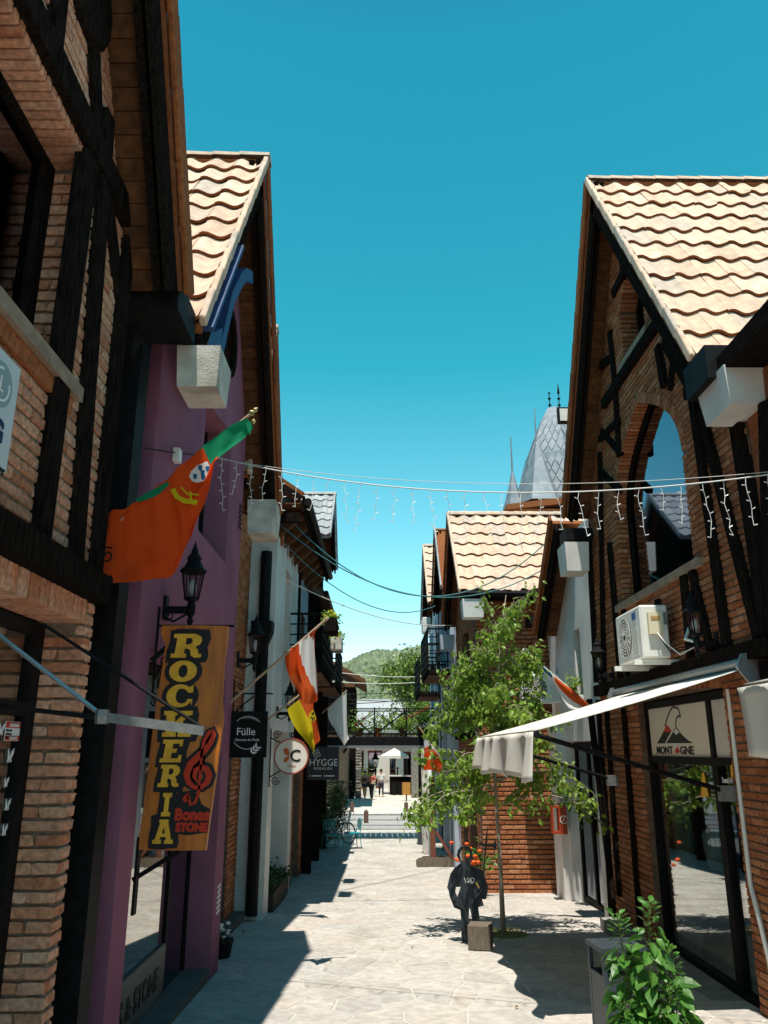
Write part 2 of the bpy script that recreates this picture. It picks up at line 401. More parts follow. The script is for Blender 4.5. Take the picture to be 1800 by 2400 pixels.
def lay(B, fr, outer, holes=(), course=CRS, L=BR_L, joint=.014, proud=.012, bed=.019):
    zs = [q[1] for q in outer]; k0 = math.floor(min(zs)/course); k1 = math.ceil(max(zs)/course)
    for k in range(k0, k1):
        z = (k + .5) * course
        for a0, a1 in spans(z, [outer, *holes]):
            p = L + joint; off = (k % 2) * p / 2 + ((k * 7919) % 13) * .004
            i = math.floor((a0 - off) / p)
            while True:
                b0 = max(off + i*p, a0 + .002); b1 = min(off + i*p + L, a1 - .002); i += 1
                if off + (i-1)*p > a1: break
                if b1 - b0 < .035: continue
                pr = proud + rnd(-.004, .004)
                B.add(fr.mat((b0+b1)/2, z + rnd(-.003, .003), pr - BR_D/2, rnd(-.008, .008)), 0, ((b1-b0)/BR_L, 1, (course-bed)/BR_H))
def jamb(B, fr, a, sgn, z0, z1, depth=.28, course=CRS, wd=.11):
    """bricks that line the side of an opening at a; sgn: +1 when the opening lies at larger a"""
    for k in range(math.ceil(z0/course), math.floor(z1/course)):
        z = (k + .5) * course; half = (k % 2 == 0)
        cuts = [(-.012, depth)] if half else [(-.012, depth*.48), (depth*.52, depth)]
        for n0, n1 in cuts:
            c = fr.mat(a - sgn*(wd/2 - .008 - rnd(0, .006)), z, -(n0+n1)/2)
            B.add(c, 0, (wd/BR_L, (n1-n0)/BR_D, (course-.019)/BR_H))
def rowlock(B, fr, pts, depth=.30, out=.012, radial=.15, bw=.07):
    """bricks on edge along a path of (a, z) points, standing outwards (to the left of the path's direction)"""
    L = [0]
    for i in range(len(pts)-1): L.append(L[-1] + math.dist(pts[i], pts[i+1]))
    n = max(1, round(L[-1]/bw)); st = L[-1]/n
    for k in range(n):
        s = (k+.5)*st; i = max(j for j in range(len(L)-1) if L[j] <= s); t = (s-L[i])/(L[i+1]-L[i])
        a = pts[i][0]+(pts[i+1][0]-pts[i][0])*t; z = pts[i][1]+(pts[i+1][1]-pts[i][1])*t
        da, dz = pts[i+1][0]-pts[i][0], pts[i+1][1]-pts[i][1]; q = math.hypot(da, dz); na, nz = -dz/q, da/q
        ang = math.atan2(na, nz)                          # tilt of the outward direction from vertical
        Mx = fr.mat(a + na*radial/2, z + nz*radial/2, out - depth/2 + rnd(-.003, .003), ang)
        B.add(Mx, 1, ((st-.014)/.056, depth/.30, radial/.15*rnd(.97, 1.0)))
TW, TE = .325, .45                                         # roof tile: width and exposed length
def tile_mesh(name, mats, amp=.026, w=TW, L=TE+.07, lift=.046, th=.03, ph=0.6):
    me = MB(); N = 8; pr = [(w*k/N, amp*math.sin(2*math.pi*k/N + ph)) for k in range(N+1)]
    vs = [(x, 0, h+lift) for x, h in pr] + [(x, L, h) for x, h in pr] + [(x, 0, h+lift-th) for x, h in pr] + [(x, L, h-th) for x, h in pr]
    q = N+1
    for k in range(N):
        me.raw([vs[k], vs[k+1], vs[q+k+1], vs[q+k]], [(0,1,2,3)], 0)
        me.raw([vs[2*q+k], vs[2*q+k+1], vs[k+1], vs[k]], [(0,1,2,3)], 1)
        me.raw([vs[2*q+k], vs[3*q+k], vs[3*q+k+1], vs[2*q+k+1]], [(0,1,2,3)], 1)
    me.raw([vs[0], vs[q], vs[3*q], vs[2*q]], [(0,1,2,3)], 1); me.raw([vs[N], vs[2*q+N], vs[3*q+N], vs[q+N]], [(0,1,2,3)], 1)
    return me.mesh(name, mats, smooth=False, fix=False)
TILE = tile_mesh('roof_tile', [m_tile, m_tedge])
TILEG = tile_mesh('roof_tile', [m_slate, m_slate])
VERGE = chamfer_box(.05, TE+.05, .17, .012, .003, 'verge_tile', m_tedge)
VERGL = chamfer_box(.06, TE+.05, .10, .012, .003, 'verge_tile', m_tile)  # pale copy painted for the sunlit near slope; VERGE is the dark one
def half_pipe(name, mat, r=.12, L=.38, n=6):
    b = MB(); pts = [(r*math.cos(math.pi*k/n)*1.1, r*math.sin(math.pi*k/n)) for k in range(n+1)]
    for k in range(n):
        (x0, z0), (x1, z1) = pts[k], pts[k+1]
        b.raw([(0, x0, z0), (L, x0*.9, z0*.88), (L, x1*.9, z1*.88), (0, x1, z1)], [(0,1,2,3)])
    b.face([(0, x, z) for x, z in pts]); b.face([(L, x*.9, z*.88) for x, z in reversed(pts)])
    return b.mesh(name, mat, fix=False)
RIDGE = half_pipe('ridge_tile', m_tile); RIDGEG = half_pipe('ridge_tile', m_slate)
BOARD = chamfer_box(.42, .145, .02, .004, .001, 'soffit_board', m_soffit)
def gable_roof(house, side, vx, yc, half, ze, za, depth, ncol=(0, 0), tile=TILE, ridge=RIDGE, near_board=False, far_board=True, wallx=None,
               verge=(True, True), bcol=None, rows=None, vnear=None, sides=(-1, 1), name='roof'):
    """a gabled roof whose gable end looks at the street. vx: x of the verge, near slope faces the viewer. ncol: tile columns on the near slope"""
    dy = half; dz = za - ze; sl = math.hypot(dy, dz); bcol = bcol or m_timber
    rb = MB()
    for sg in sides:                                      # the two slopes
        v = Vector((0, -sg*dy/sl, dz/sl)); n = Vector((0, sg*dz/sl, dy/sl))
        e = Vector((vx, yc + sg*dy, ze)); ins = Vector((depth*(1 if side > 0 else -1), 0, 0))
        a0 = e - n*.03; a1 = e + v*sl - n*.03
        rb.raw([a0, a1, a1+ins, a0+ins, a0-n*.09, a1-n*.09, a1-n*.09+ins, a0-n*.09+ins],
               [(0,1,2,3),(7,6,5,4),(0,4,5,1),(1,5,6,2),(2,6,7,3),(3,7,4,0)], 0)
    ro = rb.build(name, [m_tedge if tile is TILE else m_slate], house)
    inx = 1 if side > 0 else -1
    nr = rows or int(sl / TE)
    for sg in sides:
        v = Vector((0, -sg*dy/sl, dz/sl)); n = Vector((0, sg*dz/sl, dy/sl)); e = Vector((vx, yc + sg*dy, ze))
        xx = Vector((1, 0, 0)) if sg < 0 else Vector((-1, 0, 0))
        B3 = Matrix((xx, v, n)).transposed().to_4x4()
        if sg < 0 and ncol[1] > ncol[0]:
            ex = sl / nr
            for i in range(nr):
                for j in range(*ncol):
                    Mx = B3.copy(); x0 = vx + inx*j*TW + (0 if side > 0 else -TW)
                    Mx.translation = Vector((x0, e.y, e.z)) + v*(i*ex - .03 + rnd(-.012, .012)) + n*rnd(0, .012) + (v*-.05 + n*.008 if random.random() < .04 else v*0)
                    Mx = Mx @ Matrix.Rotation(rnd(-.018, .018), 4, 'Z') @ Matrix.Rotation(rnd(-.012, .012), 4, 'Y') @ Matrix.Scale(ex/TE, 4, (0, 1, 0))
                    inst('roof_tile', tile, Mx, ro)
            for j in range(int(ncol[1]*TW/.34)+1):
                Mx = Matrix.Translation(Vector((vx + inx*(j*.34) - (.34 if side < 0 else 0) - inx*.03, yc, za - .02)))
                inst('ridge_tile', ridge, Mx, ro)
        if verge[0 if sg < 0 else 1]:
            for i in range(nr):
                Mx = B3.copy(); Mx.translation = e + v*((i+.5)*sl/nr) + n*.015 + Vector((-inx*.03, 0, 0))
                Mx = Mx @ Matrix.Rotation(.045, 4, 'X') @ Matrix.Scale(sl/nr/TE, 4, (0, 1, 0))
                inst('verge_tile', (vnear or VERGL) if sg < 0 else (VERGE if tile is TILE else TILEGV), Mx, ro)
        # barge board under the verge, and the timber that carries it on the wall
        up = n
        for off, wd, ht, dn in ((.045*inx, .05, .21, .22), ((.14)*inx, .06, .12, .19)):
            p0 = e + Vector((off, 0, 0)) - n*dn; p1 = p0 + v*(sl - .02*sg)
            MB().beam(p0, p1, wd, ht, n).build('barge_board', bcol, ro)
        if (near_board if sg < 0 else far_board) and wallx is not None:
            wdt = abs(wallx - vx); k = int(sl/.15)
            for i in range(k):
                Mx = B3.copy(); Mx.translation = Vector(((vx+wallx)/2 + inx*.06, e.y, e.z)) + v*((i+.5)*.15) - n*(.135 + rnd(0, .004))
                inst('soffit_board', BOARD, Mx @ Matrix.Scale(wdt/.42, 4, (1, 0, 0)), ro)
    return ro
TILEGV = chamfer_box(.05, TE+.05, .17, .012, .003, 'verge_tile', m_slate)
def timber(parent, fr, p0, p1, wd=.13, proud=.06, mat=None, name='timber', back=-.02):
    """a framing timber on a wall between two (a, z) points"""
    d = Vector((p1[0]-p0[0], p1[1]-p0[1])); d.normalize(); n = Vector((-d.y, d.x)) * wd/2
    q = [(p0[0]+n.x, p0[1]+n.y), (p1[0]+n.x, p1[1]+n.y), (p1[0]-n.x, p1[1]-n.y), (p0[0]-n.x, p0[1]-n.y)]
    return MB().prism(fr, q, back, proud + rnd(0, .006)).build(name, mat or m_timber, parent)
def shell(house, side, X, y0, y1, zb, ze, D=6.0, mat=None, floor=2.95, t=.22, back=m_dark, near=True):
    """side walls, back wall and the floor between the storeys: the inside is a dark room"""
    inx = 1 if side > 0 else -1
    xa, xb = sorted((X + inx*.012, X + inx*D))
    if near: MB().box(xa, y0+.003, zb, xb, y0+t, ze).build('side_wall', mat, house)
    MB().box(xa, y1-t, zb, xb, y1-.003, ze).build('side_wall', mat, house)
    bx = X + inx*D
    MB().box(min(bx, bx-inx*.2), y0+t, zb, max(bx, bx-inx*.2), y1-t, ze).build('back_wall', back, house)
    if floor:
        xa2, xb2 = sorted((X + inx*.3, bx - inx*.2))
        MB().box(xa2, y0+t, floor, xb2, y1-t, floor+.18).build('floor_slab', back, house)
    MB().box(min(X+inx*.3, bx), y0+t, zb-.1, max(X+inx*.3, bx), y1-t, zb+.02).build('shop_floor', m_step, house)
def pointed(c, hw, zs, za, n=9, side=0, pw=1.9):
    """points of a pointed arch from the spring on the low-a side over the apex to the other"""
    L = [(c - hw*(1-(i/n)**pw), zs + (za-zs)*(i/n)) for i in range(n+1)]
    return L + [(2*c-a, z) for a, z in reversed(L[:-1])]
def gable_poly(y0, y1, zb, yc, half, ze, za, drop=.2):
    k = (za-ze)/half; f = lambda y: za - drop - abs(y-yc)*k
    return [(y0, zb), (y1, zb), (y1, f(y1)), (yc, za-drop), (y0, f(y0))]

# ------------------------------------------------------------------ ground
def voronoi(x0, x1, y0, y1, cx, cy, keep=.017):
    nx = int((x1-x0)/cx)+1; ny = int((y1-y0)/cy)+1
    P = {(i, j): Vector((x0+(i+.5)*cx+rnd(-.46, .46)*cx, y0+(j+.5)*cy+rnd(-.46, .46)*cy)) for i in range(-2, nx+2) for j in range(-2, ny+2)}
    out = []
    for i in range(nx):
        for j in range(ny):
            c = P[i, j]; poly = [Vector((c.x+a*3*cx, c.y+b*3*cy)) for a, b in ((-1,-1),(1,-1),(1,1),(-1,1))]
            for di in range(-2, 3):
                for dj in range(-2, 3):
                    if di == dj == 0 or (i+di, j+dj) not in P: continue
                    q = P[i+di, j+dj]; n = (q-c); m = (q+c)/2; nl = n.length
                    if nl < 1e-5: continue
                    n = n/nl; m = m - n*keep; res = []
                    for k in range(len(poly)):
                        a, b = poly[k], poly[(k+1) % len(poly)]; da, db = (a-m).dot(n), (b-m).dot(n)
                        if da <= 0: res.append(a)
                        if (da < 0 < db) or (db < 0 < da): res.append(a + (b-a)*(da/(da-db)))
                    poly = res
                    if len(poly) < 3: break
                if len(poly) < 3: break
            if len(poly) >= 3: out.append((c, poly))
    return out
def strip(x0, x1, ys, zoff, name, mat, parent=None, kind='structure'):
    b = MB()
    for i in range(len(ys)-1):
        b.face([(x0, ys[i], gz(ys[i])+zoff), (x1, ys[i], gz(ys[i])+zoff), (x1, ys[i+1], gz(ys[i+1])+zoff), (x0, ys[i+1], gz(ys[i+1])+zoff)])
    o = b.build(name, mat, parent); 
    if kind: o['kind'] = kind
    return o
m_ground = M('dry_ground', (.32,.29,.24), (.22,.21,.15), .3, .95)
gb = MB()
for xa, xb, ya, yb in ((-1500, 1500, -60, 3), (-1500, 1500, 3, 23), (-1500, 1500, 23, 3000)):
    gb.face([(xa, ya, gz(ya)-.06), (xb, ya, gz(ya)-.06), (xb, yb, gz(yb)-.06), (xa, yb, gz(yb)-.06)])
gb.build('ground', m_ground, kind='structure')
pave = strip(-2.6, 5.5, [-8, 3, 8, 13, 18, 23, 33.5], -.0155, 'pedestrian_street', m_joint)
cells = []
for c, poly in voronoi(-2.5, 5.3, 2.0, 33, .56, .42):
    cells.append((c, poly))
near = sorted([q for q in cells if seen((q[0].x, q[0].y, gz(q[0].y)), 20)], key=lambda q: q[0].y)
def paver(b, c, poly, h):
    k = len(poly); zz = h
    top = [(p.x, p.y, gz(p.y)+zz) for p in poly]; t2 = [(c.x+(p.x-c.x)*1.03, c.y+(p.y-c.y)*1.03, gz(p.y)+zz-.012) for p in poly]
    lo = [(p[0], p[1], p[2]-.03) for p in t2]
    vs = top + t2 + lo
    fs = [tuple(range(k))] + [(k+i, k+(i+1) % k, (i+1) % k, i) for i in range(k)] + [(2*k+i, 2*k+(i+1) % k, k+(i+1) % k, k+i) for i in range(k)]
    b.raw(vs, fs)
ids = set()
for c, poly in near[:300]:
    b = MB(); paver(b, c, poly, rnd(-.003, .003)-.011); o = b.build('paving_stone', m_stone, pave, fix=False); ids.add(id(poly))
b = MB(); rr = []
for c, poly in cells:
    if id(poly) in ids: continue
    k0 = len(b.f); paver(b, c, poly, rnd(-.003, .003)-.011); q = random.random(); rr += [q]*(len(b.f)-k0)
o = b.build('paving', m_stone, pave, fix=False); o['kind'] = 'stuff'
at = o.data.attributes.new('rnd', 'FLOAT', 'FACE'); at.data.foreach_set('value', rr)
# the cross street and the court beyond it
m_road = M('grey_road', (.36,.34,.31), (.3,.285,.26), 1.2, .9, .3, 60, .1, stretch=(.3, 3, 1))
m_court = MR('court_slab', [(.52,.48,.41),(.56,.52,.45),(.5,.46,.4)], 3, .1, .9, .2, 40, .1)
strip(-60, 60, [33.5, 41], -.045, 'road', m_road)
court = strip(-30, 30, [41, 90], -.02, 'court_pavement', m_court)
for y in (33.5, 35.6, 38.2, 41.0):
    o = MB().box(-9, y-.09, -.93, 9, y+.09, -.83 - (.03 if y > 34 and y < 40 else 0)).build('kerb', m_concrete); o['kind'] = 'structure'
b = MB()
for i in range(-8, 10):
    for j in range(18):
        MBx = (i*1.1+(j % 2)*.5, 41.3+j*1.2)
        o = MB().box(MBx[0]+.012, MBx[1]+.012, -.88, MBx[0]+1.088, MBx[1]+1.188, -.855+rnd(0, .006)).build('pavement_slab', m_court, court, fix=False) if -4 < i < 4 and j < 12 else None
# ------------------------------------------------------------------ houses along the street
def A(u, v, X): p = onX(u, v, X); return (p.y, p.z)
def tpx(parent, fr, X, p0, p1, wd=.13, **k): return timber(parent, fr, A(*p0, X), A(*p1, X), wd, **k)
def window_frame(parent, fr, poly, wd, n0, n1, mat, pane, name='window', bars=()):
    """frame along a polygon, with the pane as its child"""
    c = (sum(p[0] for p in poly)/len(poly), sum(p[1] for p in poly)/len(poly))
    r = max(math.dist(p, c) for p in poly); k = 1 - wd*1.25/r
    inn = [(c[0]+(a-c[0])*k, c[1]+(z-c[1])*k) for a, z in poly]
    f = MB().prism(fr, poly, n0, n1, holes=[inn]); 
    for a0, z0, a1, z1 in bars: f.prism(fr, rect(a0, z0, a1, z1), n0+.004, n1-.004)
    o = f.build(name, mat, parent)
    MB().prism(fr, [(c[0]+(a-c[0])*(k+.02), c[1]+(z-c[1])*(k+.02)) for a, z in poly], n0+.01, n0+.02).build('pane', pane, o)
    return o
def gutter_box(parent, c, sx, sy, sz, mat=None):
    b = MB(); x, y, z = c; q = .9
    b.raw([(x-sx*q, y-sy*q, z-sz), (x+sx*q, y-sy*q, z-sz), (x+sx*q, y+sy*q, z-sz), (x-sx*q, y+sy*q, z-sz), (x-sx, y-sy, z+sz), (x+sx, y-sy, z+sz), (x+sx, y+sy, z+sz), (x-sx, y+sy, z+sz)],
          [(0,3,2,1),(4,5,6,7),(0,1,5,4),(1,2,6,5),(2,3,7,6),(3,0,4,7)])
    return b.build('gutter_box', mat or m_offw, parent)

# ---- brick house nearest the viewer, on the shaded side
h1 = thing('brick_house', 'brick house with dark timbers and a wide dark window, nearest of the shaded side', 'house', (-4.5, 2.5, -.2))
f1 = FL(-1.85)
win1 = rect(.95, 4.25, 4.265, 5.71); shop1 = rect(1.2, -.4, 5.02, 2.93)
poly1 = gable_poly(-.1, 5.16, -.4, 2.55, 2.7, 5.55, 9.75)
wl1 = MB().prism(f1, poly1, -.3, 0, holes=[win1, shop1]).build('wall', m_mortar, h1)
B = Bricks(TAN, m_brick2)
lay(B, f1, poly1, [rect(.95, 4.25, 4.25, 5.82), rect(1.2, -.5, 5.0, 3.07)])
jamb(B, f1, 4.25, -1, 4.25, 5.69, .28); jamb(B, f1, 5.0, -1, -.3, 2.9, .28, wd=.14)
rowlock(B, f1, [(1.0, 5.69), (4.25, 5.69)], .26, .016, .14); rowlock(B, f1, [(1.2, 2.91), (5.0, 2.91)], .28, .016, .16)
fe = Fr((0, 5.16, 0), (-1, 0, 0), (0, 1, 0)); 
B.flush(wl1)
MB().prism(f1, rect(.8, 4.16, 4.42, 4.25), -.28, .07).build('window_sill', m_sill, h1)
MB().prism(f1, rect(.9, 4.06, 4.36, 4.155), -.02, .035).build('sill_course', m_brick, h1)
window_frame(h1, f1, rect(.98, 4.26, 4.23, 5.68), .09, -.27, -.2, m_timber, m_glassdk)
tpx(h1, f1, -1.80, (215, 370), (97, 1290), .17); tpx(h1, f1, -1.80, (258, 268), (181, 1338), .15)
timber(h1, f1, (.2, 5.84), (5.05, 5.84), .19, .075); timber(h1, f1, (-.1, 3.14), (5.1, 3.14), .17, .12, name='beam')
timber(h1, f1, (5.02, 3.23), (4.98, 5.7), .14, .06)
tpx(h1, f1, -1.80, (133, 95), (150, -60), .12); timber(h1, f1, (4.25, 5.95), (3.6, 7.4), .14, .05); timber(h1, f1, (4.4, 5.9), (4.95, 5.2), .13, .045)
MB().lathe([(.02, .05), (.3, .05), (.33, .03), (.33, -.02)], f1(3.88, 6.74, .02), 14, axis=Matrix.Rotation(math.pi/2, 3, 'Y')).build('round_vent', m_timber, h1)
shell(h1, -1, -1.85, -.1, 5.16, -.4, 5.4, 6, m_brick, t=.1)
gable_roof(h1, -1, -1.45, 2.55, 2.7, 5.45, 9.75, 5.5, wallx=-1.85, near_board=False)
sf = MB().prism(f1, rect(1.22, -.3, 4.98, 2.89), -.29, -.22, holes=[rect(1.3, 2.42, 4.86, 2.82), rect(1.3, -.1, 3.1, 2.34), rect(3.18, -.1, 4.86, 2.34)]).build('shop_front', m_black, h1)
for q in (rect(1.29, 2.41, 4.87, 2.83), rect(1.29, -.11, 3.11, 2.35), rect(3.17, -.11, 4.87, 2.35)):
    MB().prism(f1, q, -.265, -.255).build('pane', m_clear, sf)
MB().prism(f1, rect(1.2, -.5, 5.2, -.13), -.25, .25).build('shop_step', m_step, h1)

# ---- purple house
h2 = thing('purple_house', 'purple rendered house with pale tiled gable roof and deep window', 'house', (-4.5, 8.4, -.3))
f2 = FL(-1.85)
pw2 = [(7.93, 4.33), (9.5, 4.33), (9.4, 6.0), (7.93, 5.78)]
poly2 = gable_poly(6.17, 10.45, -.6, 8.48, 2.7, 5.55, 9.4); shop2 = rect(6.55, -.65, 9.95, 2.95)
rv = (8.82, 6.98)
wl2 = MB().prism(f2, poly2, -.3, 0, holes=[pw2, shop2]).build('wall', m_purple, h2)
b = MB(); 
for (a0, z0), (a1, z1) in zip(pw2, pw2[1:]+pw2[:1]):
    b.face([f2(a0, z0, -.29), f2(a1, z1, -.29), f2(a1, z1, -.42), f2(a0, z0, -.42)])
window_frame(h2, f2, pw2, .07, -.36, -.305, m_black, m_glassdk)
for r0, n0, n1, mt in ((.40, .0, .05, m_timber),):
    MB().prism(f2, arc(rv, .40, 0, 360, 24, .44)[:-1], n0, n1, holes=[arc(rv, .30, 0, 360, 24, .34)[:-1]]).build('round_window', mt, h2)
MB().prism(f2, arc(rv, .31, 0, 360, 24, .35)[:-1], .004, .014).build('pane', m_glassdk, h2)
MB().prism(f2, rect(5.2, -.5, 6.165, 6.2), -.5, -.3).build('recessed_wall', m_purple, h2)
MB().prism(f2, rect(10.46, -.6, 10.9, 6.4), -.8, -.55).build('recessed_wall', m_purple, h2)
shell(h2, -1, -1.85, 6.17, 10.45, -.6, 5.9, 6, m_purple)
gable_roof(h2, -1, -1.45, 8.48, 2.72, 5.5, 9.4, 5.5, ncol=(0, 7), wallx=-1.85, near_board=False, bcol=m_timber)
MB().ribbon(f2, [A(492, 905, -1.6), A(505, 860, -1.6), A(520, 790, -1.6), A(540, 700, -1.6), A(562, 655, -1.6), (8.3, 7.6), (8.75, 7.85)], .15, .16, .28).build('arched_brace', m_blue, h2)
MB().prism(f2, [(5.95, 5.62), (6.75, 5.95), (7.1, 6.2), (7.0, 5.4), (6.6, 5.3)], .2, .3).build('corner_bracket', m_blue, h2)
MB().beam(f2(5.9, 5.5, .42), f2(7.0, 7.07, .42), .04, .13, (1, 0, 0)).build('barge_board', m_blue, h2)
MB().box(-3.2, 5.18, 5.26, -1.47, 5.72, 5.52).build('gutter', m_black, h2)
gutter_box(h2, (-1.44, 6.0, 5.1), .175, .24, .175, m_offw); gutter_box(h2, (-1.62, 10.95, 5.28), .2, .3, .24)
MB().box(-2.04, 5.6, -.4, -1.84, 5.82, 5.4).build('downpipe', m_black, h2)
MB().lathe([(.09, 0), (.2, .28), (.21, .4), (.2, .42)], (-1.95, 5.55, 5.05), 4, rot=math.pi/4).build('rainwater_head', m_black, h2)
MB().box(-2.12, 5.3, -.3, -2.02, 5.95, 5.5).build('drain_panel', m_black, h2)
sf = MB().prism(f2, rect(6.57, -.32, 9.93, 2.93), -.33, -.28, holes=[rect(6.62, -.02, 8.95, 2.86), rect(9.03, -.27, 9.87, 2.86)]).build('shop_front', m_black, h2)
MB().prism(f2, rect(6.61, -.0, 8.96, 2.87), -.31, -.30).build('pane', m_glasssh, sf); MB().prism(f2, rect(9.02, -.28, 9.88, 2.87), -.31, -.30).build('pane', m_glassdk, sf)
lp = MB().prism(f2, rect(6.6, -.3, 8.96, .28), -.3, -.272).build('lower_panel', M('grey_green_panel', (.1, .12, .11), (.075, .09, .085), 4, .5), h2)
MB().prism(f2, rect(6.3, -.75, 10.35, -.19), -.32, -.004).build('shop_step', m_step, h2)
for k in range(6):
    MB().prism(f2, [(10.14, .32+k*.055), (10.3, .335+k*.055), (10.3, .36+k*.055), (10.14, .345+k*.055)], .001, .012).build('vent_slat', m_plastic, h2)
for k in range(6): MB().prism(f2, rect(10.2, 5.0+k*.06, 10.38, 5.025+k*.06), .001, .01).build('vent_slat', m_black, h2)

# ---- narrow brick house set back behind the purple one
h3 = thing('brick_house', 'narrow brick house set back between the purple house and the white pillars', 'house', (-4.5, 12.5, -.4))
f3 = FL(-2.3)
poly3 = gable_poly(10.9, 14.1, -.7, 12.5, 2.1, 5.7, 9.3)
wl3 = MB().prism(f3, poly3, -.3, 0, holes=[rect(11.6, -.6, 13.2, 2.3)]).build('wall', m_dmortar, h3)
B = Bricks(); lay(B, f3, poly3, [rect(11.6, -.6, 13.2, 2.3)]); B.flush(wl3)
shell(h3, -1, -2.3, 10.9, 14.1, -.7, 6, 5, m_brick, near=False)
sf = MB().prism(f3, rect(11.62, -.5, 13.18, 2.28), -.2, -.12, holes=[rect(11.7, -.4, 13.1, 2.2)]).build('shop_front', m_black, h3)
MB().prism(f3, rect(11.69, -.41, 13.11, 2.21), -.17, -.16).build('pane', m_glassdk, sf)
gable_roof(h3, -1, -1.83, 12.6, 2.05, 5.9, 9.3, 5, ncol=(0, 3), wallx=-2.3)
timber(h3, f3, (11.25, 2.6), (11.25, 6.3), .13); timber(h3, f3, (11.7, 2.6), (11.7, 6.6), .14); timber(h3, f3, (12.2, 2.6), (12.2, 6.6), .14); timber(h3, f3, (10.9, 2.5), (14.1, 2.5), .18)
MB().prism(f3, rect(10.9, -.75, 14.1, -.34), -.1, .18).build('shop_step', m_step, h3)

# ---- white house with pillars
h4 = thing('white_house', 'white rendered house with square pillars and deep bracketed dark eaves', 'house', (-4.5, 16, -.5))
f4 = FL(-1.85)
o4 = [rect(14.75, -.5, 17.55, 2.5), rect(16.05, 3.0, 17.1, 5.75)]
poly4 = rect(14.15, -.85, 18.3, 6.5)
wl4 = MB().prism(f4, rect(14.15, -.85, 18.3, 6.42), -.5, -.02, holes=o4).build('wall', m_white, h4)
MB().prism(f4, rect(14.15, -.85, 14.75, 6.42), -.02, .025).build('pillar', m_white, h4); MB().prism(f4, rect(17.55, -.85, 18.2, 6.42), -.02, .025).build('pillar', m_white, h4)
window_frame(h4, f4, rect(16.06, 3.01, 17.09, 5.74), .07, -.36, -.3, m_black, m_glassdk, bars=[(16.54, 3.0, 16.6, 5.7)])
sf = MB().prism(f4, rect(14.76, -.5, 17.54, 2.49), -.42, -.36, holes=[rect(14.85, -.4, 16.3, 2.4), rect(16.4, -.4, 17.45, 2.4)]).build('shop_front', m_black, h4)
MB().prism(f4, rect(14.84, -.41, 16.31, 2.41), -.4, -.39).build('pane', m_glasssh, sf); MB().prism(f4, rect(16.39, -.41, 17.46, 2.41), -.4, -.39).build('pane', m_glassdk, sf)
MB().tube([(-2.0, 14.06, 5.6), (-2.0, 14.06, -.4)], .1, 8).build('downpipe', m_black, h4)
MB().lathe([(.1, 0), (.12, .1), (.25, .38), (.26, .55)], (-2.0, 13.95, 3.75), 4, rot=math.pi/4).build('rainwater_head', m_black, h4)
MB().box(-7.5, 14.1, -.85, -2.35, 14.14, 6.6).build('side_wall', m_white, h4); MB().box(-7.5, 18.1, -.85, -2.35, 18.3, 6.6).build('side_wall', m_white, h4)
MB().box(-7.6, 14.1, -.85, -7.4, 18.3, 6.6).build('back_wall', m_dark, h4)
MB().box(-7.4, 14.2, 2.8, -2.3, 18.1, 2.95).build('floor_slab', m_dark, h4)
m_dtile = MR('dark_brown_roof_tile', [(.07,.04,.03),(.09,.05,.035),(.06,.035,.03)], 14, .25, .85, .2, 80, .15)
rb = MB(); rb.raw([(-1.38, 14.0, 6.55), (-1.38, 21.4, 6.75), (-4.6, 21.4, 8.9), (-4.6, 14.0, 8.7), (-1.38, 14.0, 6.45), (-1.38, 21.4, 6.65), (-4.6, 21.4, 8.8), (-4.6, 14.0, 8.6)],
    [(0,1,2,3),(7,6,5,4),(0,4,5,1),(1,5,6,2),(2,6,7,3),(3,7,4,0)])
r4 = rb.build('roof', m_dtile, h4)
MB().beam((-1.36, 14.0, 6.5), (-1.36, 21.4, 6.7), .05, .3).build('fascia', m_timber, r4)
MB().tube([(-1.27, 13.95, 6.52), (-1.27, 21.3, 6.66)], .075, 8).build('gutter', m_black, r4)
for k in range(8):
    y = 14.35+k*.93
    MB().prism(Fr((0, y, 0), (1, 0, 0), (0, 1, 0)), [(-1.83, 5.95+k*.03), (-1.83, 6.4+k*.03), (-1.42, 6.42+k*.03), (-1.42, 6.3+k*.03)], -.09, .09).build('rafter_bracket', m_soffit, r4)
for k in range(12): MB().obox((-1.62, 14.2+k*.6, 6.475+k*.016), (1, 0, 0), (0, 1, 0), (0, 0, 1), .22, .29, .012).build('soffit_board', m_soffit, r4)
for s_ in (0, 1): MB().beam((-1.4, 13.98, 6.62-.03*s_), (-3.2, 13.98-.04*s_, 7.85-.12*s_), .06, .2 - .08*s_).build('barge_board', m_timber if s_ else m_tedge, r4)
MB().beam((-1.4, 13.93, 6.2), (-2.6, 13.93, 6.2), .1, .16).build('tie_beam', m_timber, r4)

# ---- dark timbered house with balconies
h5 = thing('balcony_house', 'dark house with black balcony railings and a grey tiled gable', 'house', (-4.5, 24, -.8))
f5 = FL(-1.88)
wl5 = MB().prism(f5, rect(18.31, -1, 27.5, 6.3), -.4, 0, holes=[rect(19, -.9, 20.6, 1.6), rect(21.5, -.9, 26.8, 2.0), rect(19.3, 3.1, 20.6, 5.4), rect(22.3, 3.1, 23.6, 5.3), rect(25, 3.1, 26.2, 5.3)]).build('wall', m_dmortar, h5)
B = Bricks(); lay(B, f5, rect(18.31, -1, 21.4, 2.35), [rect(19, -.9, 20.6, 1.6)]); lay(B, f5, rect(21.4, -1, 27.5, 2.35), [rect(21.5, -.9, 26.8, 2.0)]); B.flush(wl5, 120)
MB().prism(f5, rect(18.32, 2.6, 27.48, 6.25), .003, .03, holes=[rect(19.3, 3.1, 20.6, 5.4), rect(22.3, 3.1, 23.6, 5.3), rect(25, 3.1, 26.2, 5.3)]).build('render_panel', m_bluew, h5)
